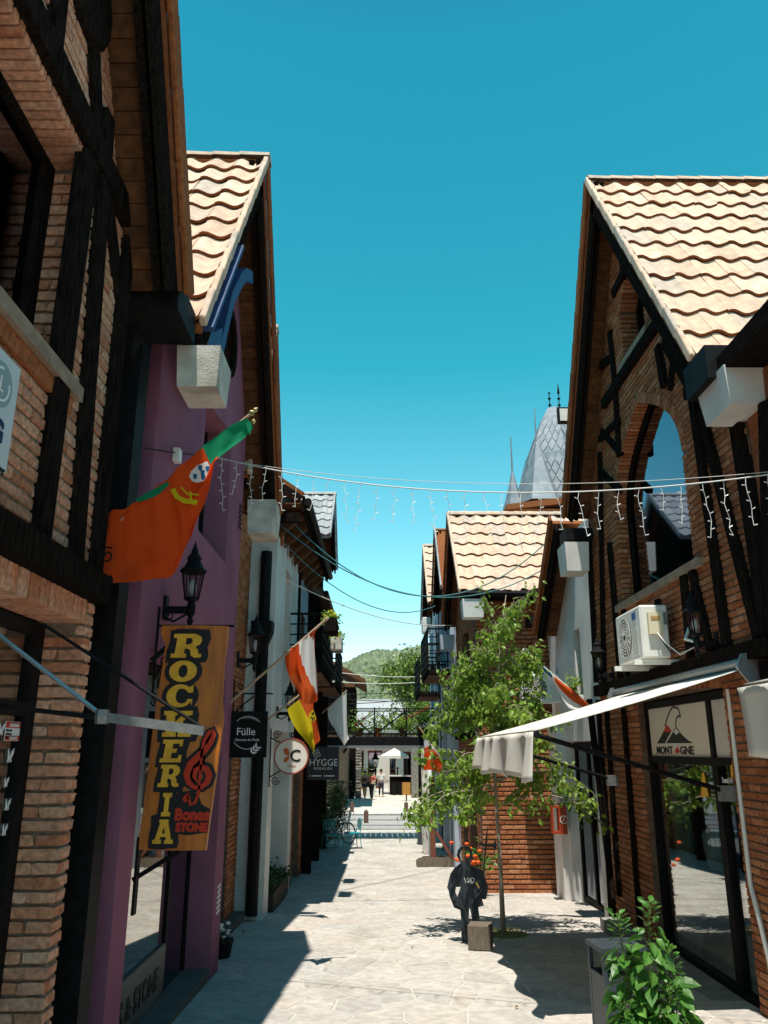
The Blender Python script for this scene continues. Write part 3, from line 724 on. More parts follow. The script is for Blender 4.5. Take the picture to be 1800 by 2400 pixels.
for a0, a1, z1 in ((19.3, 20.6, 5.4), (22.3, 23.6, 5.3), (25, 26.2, 5.3)): window_frame(h5, f5, rect(a0+.01, 3.11, a1-.01, z1-.01), .07, -.2, -.12, m_black, m_glasssh, bars=[((a0+a1)/2-.03, 3.1, (a0+a1)/2+.03, z1)])
window_frame(h5, f5, rect(19.01, -.88, 20.59, 1.59), .08, -.25, -.15, m_timber, m_glassdk); window_frame(h5, f5, rect(21.51, -.88, 26.79, 1.99), .08, -.25, -.15, m_timber, m_glassdk, bars=[(23.2, -.9, 23.3, 2), (25, -.9, 25.1, 2)])
timber(h5, f5, (18.3, 2.48), (27.5, 2.48), .22, .1, name='beam')
for y in (18.5, 21.35, 24.4, 27.3): timber(h5, f5, (y, 2.6), (y, 6.4), .2, .08)
for y in (21.45, 24.4, 27.3): MB().box(-1.85, y-.1, gz(y)-.1, -1.62, y+.1, 6.2).build('post', m_timber, h5)
MB().box(-7.5, 27.2, -1, -1.9, 27.5, 6.3).build('side_wall', m_white, h5); MB().box(-7.6, 18.5, -1, -7.4, 27.5, 6.3).build('back_wall', m_dark, h5)
def balcony(parent, side, X, y0, y1, zf, out=.8, ht=1.0, n=8, rails=5):
    inx = -side; xo = X + inx*out
    bl = MB().box(min(X, xo), y0, zf-.12, max(X, xo), y1, zf).build('balcony', m_timber, parent)
    for k in range(4): MB().box(min(X, xo)+.03, y0+.1+k*(y1-y0-.2)/4, zf-.145, max(X, xo)-.03, y0+.06+(k+1)*(y1-y0-.2)/4, zf-.122).build('deck_board', m_soffit, bl)
    r = MB()
    for q in range(rails):
        z = zf + ht*(q+1)/rails; rr = .022 if q == rails-1 else .014
        r.beam((xo, y0, z), (xo, y1, z), rr*2, rr*2); r.beam((X, y0, z), (xo, y0, z), rr*2, rr*2); r.beam((X, y1, z), (xo, y1, z), rr*2, rr*2)
    for k in range(n+1): y = y0+(y1-y0)*k/n; r.box(xo-.016, y-.016, zf, xo+.016, y+.016, zf+ht)
    for x in (X+inx*.2, X+inx*.5): r.box(x-.014, y0-.014, zf, x+.014, y0+.014, zf+ht)
    r.build('railing', m_black, parent)
balcony(h5, -1, -1.85, 17.0, 20.9, 3.85, .7, 1.1); balcony(h5, -1, -1.85, 22.6, 26.6, 3.95, .7, 1.1)
gable_roof(h5, -1, -1.42, 25.2, 2.3, 8.3, 10.3, 3.5, ncol=(0, 7), tile=TILEG, ridge=RIDGEG, wallx=-1.88, vnear=TILEGV)
MB().prism(f5, gable_poly(22.9, 27.5, 6.3, 25.2, 2.3, 8.3, 10.3), -.3, 0).build('gable_wall', m_timber, h5)
rb = MB(); rb.raw([(-1.45, 21.5, 6.35), (-1.45, 28, 6.35), (-3.6, 28, 8.3), (-3.6, 21.5, 8.3), (-1.45, 21.5, 6.23), (-1.45, 28, 6.23), (-3.6, 28, 8.18), (-3.6, 21.5, 8.18)],
    [(0,1,2,3),(7,6,5,4),(0,4,5,1),(1,5,6,2),(2,6,7,3),(3,7,4,0)])
rb.build('lower_roof', m_dtile, h5)
MB().tube([(-1.38, 21.4, 6.25), (-1.38, 28.1, 6.25)], .07, 8).build('gutter', m_black, h5)
MB().tube([(-1.38, 27.6, 6.25), (-1.6, 27.6, 5.7), (-1.75, 27.6, 5.5), (-1.75, 27.6, -.9)], .06, 8).build('downpipe', m_black, h5)

# ---- brick house with the arched window, on the sunny side
g1 = thing('brick_house', 'tall brick house with dark timbers and a big arched window above the awning', 'house', (6.5, 10.2, -.3))
q1 = FR(3.65)
arch = pointed(10.2, 1.36, 5.55, 6.8, 10, pw=2.3)
win = [(8.825, 4.22)] + [(11.575, 4.22)] + list(reversed(pointed(10.2, 1.375, 5.55, 6.82, 10, pw=2.3)))
sw = [(9.535, 7.62), (10.565, 7.62), (10.565, 8.46), (10.05, 8.97), (9.535, 8.46)]
shop = rect(8.5, -.7, 11.35, 2.79)
polyR = gable_poly(7.25, 13.2, -.8, 10.2, 2.9, 6.05, 10.55)
wlR = MB().prism(q1, polyR, -.34, 0, holes=[win, sw, shop]).build('wall', m_dmortar, g1)
arch_out = pointed(10.2, 1.36+.15, 5.55, 6.97, 10, pw=2.3); win_o = [(8.69, 4.22), (8.84, 4.22), (11.56, 4.22), (11.71, 5.55)]
hole_o = [(8.84, 4.22), (11.56, 4.22), (11.56, 5.5)] + list(reversed(arch_out)) + [(8.84, 5.5)]
B = Bricks()
lay(B, q1, polyR, [hole_o, sw, rect(8.5, -.8, 11.35, 2.97)])
rowlock(B, q1, arch, .25, .014, .15, .068)
jamb(B, q1, 8.84, 1, 4.22, 5.55, .24); jamb(B, q1, 11.56, -1, 4.22, 5.55, .24)
rowlock(B, q1, [(9.55, 8.45), (10.05, 8.95)], .28, .012, .13); rowlock(B, q1, [(10.05, 8.95), (10.55, 8.45)], .28, .012, .13)
jamb(B, q1, 9.55, 1, 7.62, 8.45, .28); jamb(B, q1, 10.55, -1, 7.62, 8.45, .28)
rowlock(B, q1, [(8.5 + i*.2375, 2.78 + .05*math.sin(math.pi*i/12)) for i in range(13)], .2, .014, .16)
B.flush(wlR)
window_frame(g1, q1, [(8.86, 4.24), (11.54, 4.24)] + [(10.2+(a-10.2)*.985, z-.015) for a, z in reversed(arch)], .08, -.22, -.15, m_timber, m_glassdk)
window_frame(g1, q1, [(10.05+(a-10.05)*.98, 8.2+(z-8.2)*.98) for a, z in sw], .07, -.3, -.24, m_timber, m_glassdk)
MB().prism(q1, rect(8.6, 4.12, 11.8, 4.215), -.3, .075).build('window_sill', m_sill, g1); MB().prism(q1, rect(9.45, 7.52, 10.7, 7.615), -.3, .07).build('window_sill', m_sill, g1)
RX = 3.58
for p0, p1, wd in (((1615, 915), (1698, 1519), .15), ((1636, 963), (1771, 1493), .15), ((1717, 984), (1792, 1490), .2), ((1785, 940), (1800, 1450), .2),
                   ((1424, 777), (1436, 900), .12), ((1436, 900), (1446, 1069), .12), ((1401, 1060), (1411, 1600), .12), ((1424, 1273), (1450, 1597), .14), ((1376, 1250), (1394, 1600), .13),
                   ((1537, 811), (1552, 905), .13), ((1572, 837), (1563, 915), .1), ((1551, 799), (1612, 905), .14), ((1478, 592), (1432, 690), .13), ((1447, 560), (1456, 640), .12),
                   ((1405, 1010), (1446, 1060), .1), ((1446, 985), (1400, 1030), .1), ((1400, 1100), (1446, 1150), .09), ((1600, 880), (1640, 925), .15), ((1600, 925), (1646, 878), .14),
                   ((1592, 1320), (1612, 1545), .15), ((1612, 1330), (1660, 1530), .14), ((1534, 1405), (1548, 1580), .12), ((1455, 1430), (1465, 1590), .12), ((1380, 880), (1424, 840), .12)):
    tpx(g1, q1, RX, p0, p1, wd, proud=rnd(.05, .07))
timber(g1, q1, (8.55, 7.42), (11.6, 7.42), .15, .08); timber(g1, q1, (7.25, 3.06), (13.2, 3.06), .17, .11, name='beam')
for a0, a1 in (((1374, 1640), (1440, 2190)), ((1396, 1640), (1430, 2200)), ((1415, 1640), (1446, 2100)), ((1456, 1660), (1494, 2170))):
    tpx(g1, q1, RX, a0, a1, .12, proud=rnd(.05, .07))
timber(g1, q1, (7.42, -.6), (7.42, 2.95), .22, .06, name='post')
shell(g1, 1, 3.65, 7.25, 13.2, -.8, 6.2, 6, m_brick, back=m_room)
gable_roof(g1, 1, 3.24, 10.2, 2.9, 6.0, 10.5, 5.5, ncol=(0, 11), wallx=3.65, vnear=VERGL)
gutter_box(g1, (3.68, 7.1, 5.46), .4, .32, .19, m_white); gutter_box(g1, (3.3, 12.95, 5.2), .2, .28, .24, m_white)
MB().box(3.2, 6.95, 5.6, 5.5, 7.5, 5.95).build('gutter', m_black, g1)
MB().box(3.15, 12.75, 5.5, 3.6, 13.2, 5.7).build('gutter', m_black, g1)
sf = MB().prism(q1, rect(8.52, -.28, 11.33, 2.77), -.16, -.07, holes=[rect(9.2, 2.07, 11.24, 2.68), rect(8.6, 2.07, 9.1, 2.68), rect(9.2, -.2, 11.24, 1.98), rect(8.66, -.2, 9.06, 1.98)]).build('shop_front', m_black, g1)
MB().prism(q1, rect(9.19, -.21, 11.25, 1.99), -.13, -.12).build('pane', m_clear, sf); MB().prism(q1, rect(8.65, -.21, 9.07, 1.99), -.13, -.12).build('pane', m_clear, sf)
MB().prism(q1, rect(8.59, 2.06, 9.11, 2.69), -.13, -.1).build('transom_panel', m_white, sf)
MB().prism(q1, rect(7.25, -.9, 13.2, -.27), -.3, .27).build('shop_step', m_concrete, g1)
MB().tube([q1(8.35, 2.75, .02), q1(8.35, .9, .03), q1(8.2, .62, .05), q1(8.15, .3, .03), q1(8.12, .1, .03), q1(8.1, -.3, .03)], .022, 6).build('conduit', m_plastic, g1)

# ---- white rendered house between the two brick ones
g2 = thing('white_house', 'narrow white house with a slot window, squeezed between two brick houses', 'house', (6.5, 15.2, -.5))
q2 = FR(3.72)
wl = MB().prism(q2, rect(13.22, -.9, 17.25, 4.62), -.4, 0, holes=[rect(14.55, 3.0, 15.0, 4.3), rect(14.2, -.6, 16.3, 2.3)]).build('wall', m_white, g2)
window_frame(g2, q2, rect(14.56, 3.01, 14.99, 4.29), .05, -.3, -.24, m_black, m_glassdk)
MB().prism(q2, rect(16.35, -.9, 17.05, 2.6), .002, .16).build('pillar', m_white, g2)
sf = MB().prism(q2, rect(14.21, -.55, 16.29, 2.29), -.25, -.18, holes=[rect(14.3, -.45, 15.3, 2.2), rect(15.4, -.45, 16.2, 2.2)]).build('shop_front', m_black, g2)
MB().prism(q2, rect(14.29, -.46, 15.31, 2.21), -.22, -.21).build('pane', m_glassdk, sf); MB().prism(q2, rect(15.39, -.46, 16.21, 2.21), -.22, -.21).build('pane', m_glassdk, sf)
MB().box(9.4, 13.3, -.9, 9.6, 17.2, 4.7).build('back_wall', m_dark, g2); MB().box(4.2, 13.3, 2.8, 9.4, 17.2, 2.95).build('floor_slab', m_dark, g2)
gable_roof(g2, 1, 3.3, 14.35, 2.15, 4.5, 6.3, 5, wallx=3.72, sides=(1,))
MB().prism(q2, [(13.25, 4.62), (16.3, 4.62), (14.35, 6.1), (13.25, 6.1)], -.3, -.002).build('gable_wall', m_white, g2)
MB().box(3.28, 16.9, 4.72, 3.75, 17.45, 4.9).build('gutter', m_black, g2)

# ---- brick house whose lit end wall faces the viewer
g3 = thing('brick_house', 'brick house with sunlit end wall behind the young tree and pale tiled roof', 'house', (4.5, 19.5, -.6))
q3 = FC(17.6)
polE = rect(2.2, -1.0, 5.6, 5.75)
we = MB().prism(q3, polE, -.3, 0).build('end_wall', m_dmortar, g3)
B = Bricks(); lay(B, q3, polE, course=.0935, joint=.01, proud=.034, bed=.03); B.flush(we)
q3s = FR(2.2)
ws = MB().prism(q3s, gable_poly(17.9, 22.0, -1, 19.7, 2.5, 5.6, 8.0), -.3, 0, holes=[rect(18.5, -.8, 19.8, 2.0), rect(20.3, -.8, 21.6, 2.0), rect(19.0, 3.0, 20.4, 5.0)]).build('wall', m_dmortar, g3)
B = Bricks(); lay(B, q3s, gable_poly(17.9, 22.0, -1, 19.7, 2.5, 5.6, 8.0), [rect(18.5, -.8, 19.8, 2.0), rect(20.3, -.8, 21.6, 2.0), rect(19.0, 3.0, 20.4, 5.0)]); B.flush(ws, 0)
for a0, a1 in ((18.5, 19.8), (20.3, 21.6)): window_frame(g3, q3s, rect(a0+.01, -.78, a1-.01, 1.99), .08, -.2, -.12, m_timber, m_glassdk)
window_frame(g3, q3s, rect(19.01, 3.01, 20.39, 4.99), .08, -.2, -.12, m_timber, m_glassdk)
MB().box(2.5, 21.8, -1, 8, 22, 5.7).build('side_wall', m_brick, g3); MB().box(7.9, 17.6, -1, 8.1, 22, 5.7).build('back_wall', m_dark, g3)
gable_roof(g3, 1, 1.85, 19.6, 2.45, 5.5, 7.95, 5.5, ncol=(0, 13), rows=7, wallx=2.2)
MB().tube([(1.9, 17.1, 5.42), (5.5, 17.1, 5.42)], .075, 8).build('gutter', m_black, g3)
MB().box(1.9, 17.2, 5.28, 5.5, 17.24, 5.46).build('fascia', m_timber, g3)
for k in range(9): MB().box(2.2+k*.4, 17.25, 5.3, 2.58+k*.4, 17.6, 5.32).build('soffit_board', m_soffit, g3)
gutter_box(g3, (2.1, 17.3, 5.1), .24, .22, .2, m_white); gutter_box(g3, (1.95, 22.2, 5.0), .2, .22, .2, m_bluew)
timber(g3, q3s, (17.95, 2.5), (22, 2.5), .2, .1, name='beam')

# ---- pale blue house with balconies, further on
g4 = thing('balcony_house', 'pale blue grey house with two black balconies above the lanterns', 'house', (4.5, 27, -.8))
q4 = FR(2.2)
wl = MB().prism(q4, rect(22.3, -1.1, 33, 8.2), -.4, 0, holes=[rect(23, -1, 25, 1.8), rect(27, -1, 30, 1.8), rect(24, 3.9, 25.2, 6.2), rect(28, 3.9, 29.2, 6.2)]).build('wall', m_bluew, g4)
for r_ in ((23, -1, 25, 1.8), (27, -1, 30, 1.8), (24, 3.9, 25.2, 6.2), (28, 3.9, 29.2, 6.2)): window_frame(g4, q4, rect(r_[0]+.01, r_[1]+.01, r_[2]-.01, r_[3]-.01), .08, -.2, -.12, m_black, m_glassdk)
for y in (22.5, 25.8, 31): MB().prism(q4, rect(y, -1.1, y+.5, 6.5), .002, .12).build('pillar', m_bluew, g4)
MB().box(2.3, 22.32, -1.1, 8, 22.5, 7.5).build('side_wall', m_bluew, g4); MB().box(7.9, 22.4, -1.1, 8.1, 33, 7.6).build('back_wall', m_dark, g4)
balcony(g4, 1, 2.2, 22.6, 25.9, 4.3, .75, 1.15); balcony(g4, 1, 2.2, 27.2, 30.2, 4.0, .75, 1.15)
gable_roof(g4, 1, 1.86, 24.3, 2.0, 6.6, 8.9, 5, wallx=2.2, vnear=TILEGV); gable_roof(g4, 1, 1.8, 29.4, 2.4, 7.0, 9.6, 5, ncol=(0, 2), wallx=2.2)
MB().tube([(2.12, 26.6, 6.6), (2.12, 26.6, -.9)], .06, 8).build('downpipe', m_black, g4)

# ---- house before the arched one, mostly beyond the picture, carries the second awning
g0 = thing('brick_house', 'brick house at the very edge, carrying the second cream awning', 'house', (6.5, 3, 0))
q0 = FR(3.65)
MB().prism(q0, rect(-4, -.5, 7.2, 5.6), -.3, 0, holes=[rect(1.0, -.2, 6.0, 2.7), rect(1, 4.2, 4, 6)]).build('wall', m_brick, g0)
window_frame(g0, q0, rect(1.01, -.19, 5.99, 2.69), .1, -.25, -.15, m_black, m_glassdk); window_frame(g0, q0, rect(1.01, 4.21, 3.99, 5.99), .1, -.25, -.15, m_black, m_glassdk)
timber(g0, q0, (-4, 3.06), (7.2, 3.06), .17, .1, name='beam')
MB().box(3.96, 7.0, -.5, 9.5, 7.19, 5.6).build('side_wall', m_brick, g0); MB().box(9.4, -4, -.5, 9.6, 7.1, 5.6).build('back_wall', m_dark, g0)
MB().box(3.3, -4, 5.62, 9.5, 7.1, 5.8).build('flat_roof', m_timber, g0)
# ------------------------------------------------------------------ shared makers: lettering, leaves, lanterns, people
def rd(fr): return -(fr.en.cross(fr.ez))                  # reading direction on a wall
def text(s, size, fr, a, z, n, mat, parent, name='lettering', bold=0, ext=.003, sx=1, align='CENTER', rot=0, fit=None):
    c = bpy.data.curves.new('lettering', 'FONT'); c.body = s; c.size = size; c.extrude = ext; c.offset = bold; c.align_x = align; c.resolution_u = 3
    t = bpy.data.objects.new('lettering_source', c); me = bpy.data.meshes.new_from_object(t)
    bpy.data.objects.remove(t); bpy.data.curves.remove(c); me.materials.clear(); me.materials.append(mat)
    if fit:
        xs = [v.co.x for v in me.vertices]; ys = [v.co.y for v in me.vertices]; w_ = max(xs)-min(xs); h_ = max(ys)-min(ys); mx = (max(xs)+min(xs))/2
        for v in me.vertices: v.co.x = (v.co.x-mx)*fit[0]/w_; v.co.y = (v.co.y-min(ys))*fit[1]/h_
    x = rd(fr); P0 = fr(a, z, n + ext); cr, sr = math.cos(rot), math.sin(rot)
    for v in me.vertices:
        X, Y, Z = v.co; X *= sx; X, Y = X*cr - Y*sr, X*sr + Y*cr
        v.co = x*X + fr.ez*Y + fr.en*Z
    o = bpy.data.objects.new(name, me); COL.objects.link(o); o.location = P0; put(o, parent); return o
m_lwhite = M('white_lettering', (.78,.78,.76), None, rough=.6); m_lblack = M('black_lettering', (.012,.012,.014), None, rough=.5)
m_lred = M('red_lettering', (.55,.035,.012), None, rough=.55); m_lyel = M('yellow_lettering', (.85,.48,.045), (.72,.36,.03), 14, .6)
def leaf_mesh(name, mat, L=1, wd=.62, fold=.12, droop=.18):
    b = MB(); P = [(0,0,0), (-wd*.42, L*.3, fold*.8), (-wd*.36, L*.62, fold*.5-droop*.3), (0, L, -droop), (wd*.36, L*.62, fold*.5-droop*.3), (wd*.42, L*.3, fold*.8), (0, L*.32, 0), (0, L*.65, -droop*.35)]
    b.raw(P, [(0,6,1), (1,6,7,2), (2,7,3), (0,5,6), (6,5,4,7), (7,4,3)])
    return b.mesh(name, mat, fix=False)
def leaf_matrix(p, d, sz, roll=None):
    d = Vector(d).normalized(); up = Vector((rnd(-.5,.5), rnd(-.5,.5), 1)); x = d.cross(up)
    if x.length < .01: x = Vector((1,0,0))
    x.normalize(); z = x.cross(d)
    Mx = Matrix((x, d, z)).transposed().to_4x4(); Mx.translation = p
    return Mx @ Matrix.Rotation(rnd(-.9,.9) if roll is None else roll, 4, 'Y') @ Matrix.Scale(sz, 4)
def foliage(parent, leaves, me, mat, cap=300, name='leaf'):
    leaves.sort(key=lambda q: (q.translation-CAMV).length - q.to_scale().x*12)
    for Mx in leaves[:cap]: inst(name, me, Mx, parent)
    src = [v.co.copy() for v in me.vertices]; fc = [tuple(p.vertices) for p in me.polygons]
    vs = []; fs = []; rs = []
    for Mx in leaves[cap:]:
        b = len(vs); vs += [tuple(Mx @ c) for c in src]; q = random.random()
        for f in fc: fs.append(tuple(i+b for i in f)); rs.append(q)
    if vs:
        m2 = bpy.data.meshes.new('foliage'); m2.from_pydata(vs, [], fs); m2.materials.append(mat)
        at = m2.attributes.new('rnd', 'FLOAT', 'FACE'); at.data.foreach_set('value', rs)
        o = bpy.data.objects.new('foliage', m2); COL.objects.link(o); put(o, parent); o['kind'] = 'stuff'
LEAF = leaf_mesh('leaf', m_leaf); LEAFB = leaf_mesh('leaf', m_leaf2, wd=.72); LEAFD = leaf_mesh('leaf', m_dleaf, wd=.5)
def spiral(c, r, t0, turns, n=14, ex=(1,0,0), ez=(0,0,1), sgn=1):
    c = Vector(c); ex = Vector(ex); ez = Vector(ez)
    return [c + (ex*math.cos(t0+sgn*2*math.pi*turns*i/n) + ez*math.sin(t0+sgn*2*math.pi*turns*i/n))*r*(1-.8*i/n) for i in range(n+1)]
def lantern_proto(loc):
    """a wall lantern reaching out along +x from its wall plate at loc"""
    t = thing('wall_lantern', 'x', 'lantern', loc); x, y, z = loc
    b = MB(); b.box(x, y-.06, z-.12, x+.03, y+.06, z+.12); b.beam((x+.03, y, z-.02), (x+.27, y, z-.02), .05, .07); b.lathe([(.01,-.2), (.035,-.13), (.02,-.1), (.045,-.05), (.045,.03), (.03,.06), (.07,.08), (.07,.1)], (x+.27, y, z), 8)
    b.tube([(x+.03, y, z-.1), (x+.1, y, z-.14), (x+.2, y, z-.08), (x+.25, y, z-.05)], .012, 5); b.build('bracket', m_black, t)
    b = MB(); c = (x+.27, y); zb, zt, rb_, rt = z+.1, z+.37, .068, .112
    for k in range(6):
        a = math.pi*k/3; b.tube([(c[0]+rb_*math.cos(a), c[1]+rb_*math.sin(a), zb), (c[0]+rt*math.cos(a), c[1]+rt*math.sin(a), zt)], .009, 4)
    b.lathe([(.06, 0), (.078, 0), (.082, .015), (.07, .02)], (c[0], c[1], zb-.01), 6); b.lathe([(.1, 0), (.125, 0), (.125, .018), (.1, .02)], (c[0], c[1], zt-.01), 6)
    cg = b.build('cage', m_black, t)
    MB().lathe([(rb_-.006, 0), (rt-.008, zt-zb)], (c[0], c[1], zb), 6).build('pane', m_lamp, cg, fix=False)
    MB().lathe([(.02, 0), (.02, .05), (.035, .08), (.038, .14), (.02, .19), (.004, .2)], (c[0], c[1], zb), 10).build('bulb', m_bulb, t, smooth=True)
    MB().lathe([(.135, 0), (.14, .012), (.1, .05), (.07, .11), (.06, .125), (.075, .135), (.075, .15), (.045, .19), (.03, .2), (.04, .21), (.03, .24), (.008, .3), (.003, .34)], (c[0], c[1], zt), 10).build('roof', m_black, t)
    return t
def skin(pts, edges, rad, name, mat, parent, sub=1, root=0):
    """one continuous body surface grown round a skeleton"""
    me = bpy.data.meshes.new(name); me.from_pydata(pts, edges, []); o = bpy.data.objects.new(name, me); COL.objects.link(o)
    md = o.modifiers.new('s', 'SKIN'); ly = me.skin_vertices[0].data if me.skin_vertices else None
    if ly is None: return None
    for i, r in enumerate(rad): ly[i].radius = (r, r) if not isinstance(r, tuple) else r
    ly[root].use_root = True
    sb = o.modifiers.new('b', 'SUBSURF'); sb.levels = sub; sb.render_levels = sub
    dg = bpy.context.evaluated_depsgraph_get(); m2 = bpy.data.meshes.new_from_object(o.evaluated_get(dg))
    bpy.data.objects.remove(o); m2.materials.clear(); m2.materials.append(mat)
    m2.polygons.foreach_set('use_smooth', [True]*len(m2.polygons))
    o = bpy.data.objects.new(name, m2); COL.objects.link(o); put(o, parent); return o
def grid_cloth(cols, nu, nv, P, depth, col_of, name, mats, parent, th=.004):
    """cloth through columns of control points (each a list of (u, v) px points), P maps px to space, depth(u, v) pushes it along y"""
    def along(pts, t):
        t *= len(pts)-1; i = min(int(t), len(pts)-2); f = t-i
        p0 = pts[max(i-1,0)]; p1 = pts[i]; p2 = pts[i+1]; p3 = pts[min(i+2,len(pts)-1)]
        return tuple(.5*((2*p1[k]) + (-p0[k]+p2[k])*f + (2*p0[k]-5*p1[k]+4*p2[k]-p3[k])*f*f + (-p0[k]+3*p1[k]-3*p2[k]+p3[k])*f**3) for k in (0,1))
    b = MB(); V = {}
    for i in range(nu+1):
        for j in range(nv+1):
            u, v = i/nu, j/nv; row = [along(c, v) for c in cols]; q = along(row, u)
            p = P(*q); d = depth(u, v); p = Vector((p.x, p.y + d, p.z)); V[i, j] = p
    b.grid(V, nu, nv, lambda i, j: col_of((i+.5)/nu, (j+.5)/nv))
    return b.build(name, mats, parent, smooth=True, fix=False)

# ------------------------------------------------------------------ far away: hill, trees, tower, houses over the bridge
m_hill = M('dry_scrub_slope', (.22,.24,.16), (.33,.33,.23), .12, .95, 0, 1, .1, detail=8)
def hz(x, y):
    r = 97 + 10*math.sin(x*.011+1.2) + 7*math.sin(x*.031) + 3*math.sin(x*.09+2)
    t = min(1, max(0, (y-230)/680)); return -4 + (r+4)*t**1.05 + 5*math.sin(x*.05+y*.02)*t*(1-t)*2 - max(0, y-930)*.25
b = MB(); xs = [-1200+40*i for i in range(61)]; ys = [200+30*i for i in range(34)]; b.v = [(x, y, hz(x, y)) for y in ys for x in xs]
for j in range(len(ys)-1):
    for i in range(len(xs)-1): q = j*len(xs)+i; b.f.append((q, q+1, q+len(xs)+1, q+len(xs))); b.m.append(0)
b.build('hill', m_hill, smooth=True, fix=False, kind='structure')
m_scrub = MR('scrub_green', [(.1,.13,.075),(.14,.17,.1),(.2,.22,.13),(.085,.115,.065)], .5, .3, .95, 0)
ico = [(math.cos(math.pi*k*.4)*s_, math.sin(math.pi*k*.4)*s_, h) for h, s_ in ((.35,.95),(.85,.6)) for k in range(5)] + [(0,0,1.1)]
icf = [(k, (k+1)%5, 5+(k+1)%5, 5+k) for k in range(5)] + [(5+k, 5+(k+1)%5, 10) for k in range(5)]
vs = []; fs = []; rs = []
for _ in range(5200):
    y = 200+random.random()**.8*790; x = rnd(-.12, .13)*y + rnd(-6, 6); s_ = rnd(1.1, 3.4)*(1.25 if y > 600 else 1); h = hz(x, y)-s_*.35; q = len(vs); r_ = random.random()
    vs += [(x+a*s_*rnd(.7,1.3), y+c*s_*rnd(.7,1.3), h+d*s_*rnd(.8,1.3)) for a, c, d in ico]
    for f in icf: fs.append(tuple(i+q for i in f)); rs.append(r_)
me = bpy.data.meshes.new('scrub'); me.from_pydata(vs, [], fs); me.materials.append(m_scrub); at = me.attributes.new('rnd','FLOAT','FACE'); at.data.foreach_set('value', rs)
o = bpy.data.objects.new('scrub', me); COL.objects.link(o); o['kind'] = 'stuff'; o['label'] = 'scrub and low trees covering the far hillside'
m_fleaf = MR('far_tree_leaf', [(.08,.14,.025),(.14,.21,.035),(.2,.26,.05),(.055,.1,.022)], 3, .3, .6, 0, trans=.25)
LEAFF = leaf_mesh('leaf', m_fleaf, wd=.7)
def far_tree(loc, h, r, n, lab, sz=.3, group='trees beyond the bridge', cap=0, trunk=.16, zlo=.25):
    t = thing('broadleaf_tree', lab, 'tree', loc, group); x, y, z = loc; L = []
    tr = MB(); tr.tube([(x, y, z), (x+.1, y, z+h*.4), (x-.05, y, z+h*.85)], [trunk, trunk*.7, trunk*.2], 7)
    blobs = [(x+rnd(-.6,.6)*r, y+rnd(-.6,.6)*r, z+h*rnd(zlo+.08, .9)) for _ in range(22)] + [(x, y, z+h*.93)]
    for q in blobs: tr.tube([(x, y, z+h*.3+(q[2]-z-h*.3)*.4), q], [trunk*.3, .02], 4)
    tr.build('trunk', m_wplant, t)
    for _ in range(n):
        c = random.choice(blobs); k = 1-.45*abs((c[2]-z)/h-.45)*2
        p = Vector(c) + Vector((random.gauss(0,1), random.gauss(0,1), random.gauss(0,.9)))*r*.27*max(.35, k)
        L.append(leaf_matrix(p, (rnd(-1,1), rnd(-1,1), rnd(-1,.3)), sz*rnd(.6,1.3)))
    foliage(t, L, LEAFF, m_fleaf, cap); return t
far_tree((2.9, 72, -.85), 11.6, 3.6, 8500, 'tallest bushy green tree beyond the bridge')
far_tree((5.4, 66, -.85), 9.4, 3.0, 5200, 'lighter green tree beside the tallest one, partly behind the pale blue house')
far_tree((-1.4, 120, -.85), 9.5, 3.2, 1800, 'darker tree low behind the grey roof', .4)
far_tree((2.2, 130, -.85), 9.5, 3.6, 1800, 'dark tree between the grey roof and the tallest tree', .4)
# spired tower
tw = thing('slate_tower', 'tower with tall slate hipped spire and thin metal finials behind the tiled roof', 'tower', (11.2, 46, -.9))
m_zinc = M('zinc_sheet', (.16,.18,.2), (.23,.25,.27), 2, .45, .1, 30, .4, metal=.35)
m_zt = MR('zinc_shingle', [(.22,.24,.26),(.27,.29,.31),(.19,.21,.23)], 3, .2, .42, .05, 30, .4)
MB().box(8.7, 43.6, -.9, 13.7, 48.6, 15.4).build('tower_wall', m_dmortar, tw)
MB().lathe([(3.3, 15.3), (2.2, 19.2), (.95, 22.0), (.5, 22.7), (.3, 22.75)], (11.15, 46, 0), 6, rot=math.pi/6).build('spire', m_zinc, tw)
for lvl in range(2):
    r0, z0, r1, z1 = ((3.3, 15.3, 2.2, 19.2), (2.2, 19.2, .95, 22.0))[lvl]
    for k in range(6):
        a0, a1 = math.pi/6+k*math.pi/3, math.pi/6+(k+1)*math.pi/3; am = (a0+a1)/2
        if math.sin(am) > .3: continue
        P = lambda s_, h: Vector((11.15+(r0+(r1-r0)*h)*((1-s_)*math.cos(a0)+s_*math.cos(a1)), 46+(r0+(r1-r0)*h)*((1-s_)*math.sin(a0)+s_*math.sin(a1)), z0+(z1-z0)*h))
        rows = 7 if lvl == 0 else 5; out = Vector((math.cos(am), math.sin(am), .3)).normalized()*.03
        nc = 5 if lvl == 0 else 4
        for i in range(rows):
            for j in range(nc):
                s0 = (j+.5+(i%2)*.5)/nc; h0 = (i+.1)/rows
                if s0 > .93 or h0+1.7/rows > 1.02: continue
                d = .47/nc; hh = .85/rows
                q = [P(s0, h0)+out*1.6, P(s0+d, h0+hh)+out, P(s0, min(1, h0+2*hh))+out*.4, P(s0-d, h0+hh)+out]
                MB().raw(q+[p-out*.5 for p in q], [(0,1,2,3),(4,7,6,5),(0,4,5,1),(3,7,4,0)]).build('shingle', m_zt, tw, fix=False)
for x, zb, zt_ in ((10.9, 22.6, 23.9), (11.5, 22.6, 24.5)):
    MB().lathe([(.03, 0), (.03, .3), (.12, .4), (.03, .5), (.03, .75), (.12, .85), (.03, .95), (.03, 1.15), (.09, 1.25), (.01, zt_-zb)], (x, 46, zb), 8).build('finial', m_black, tw)
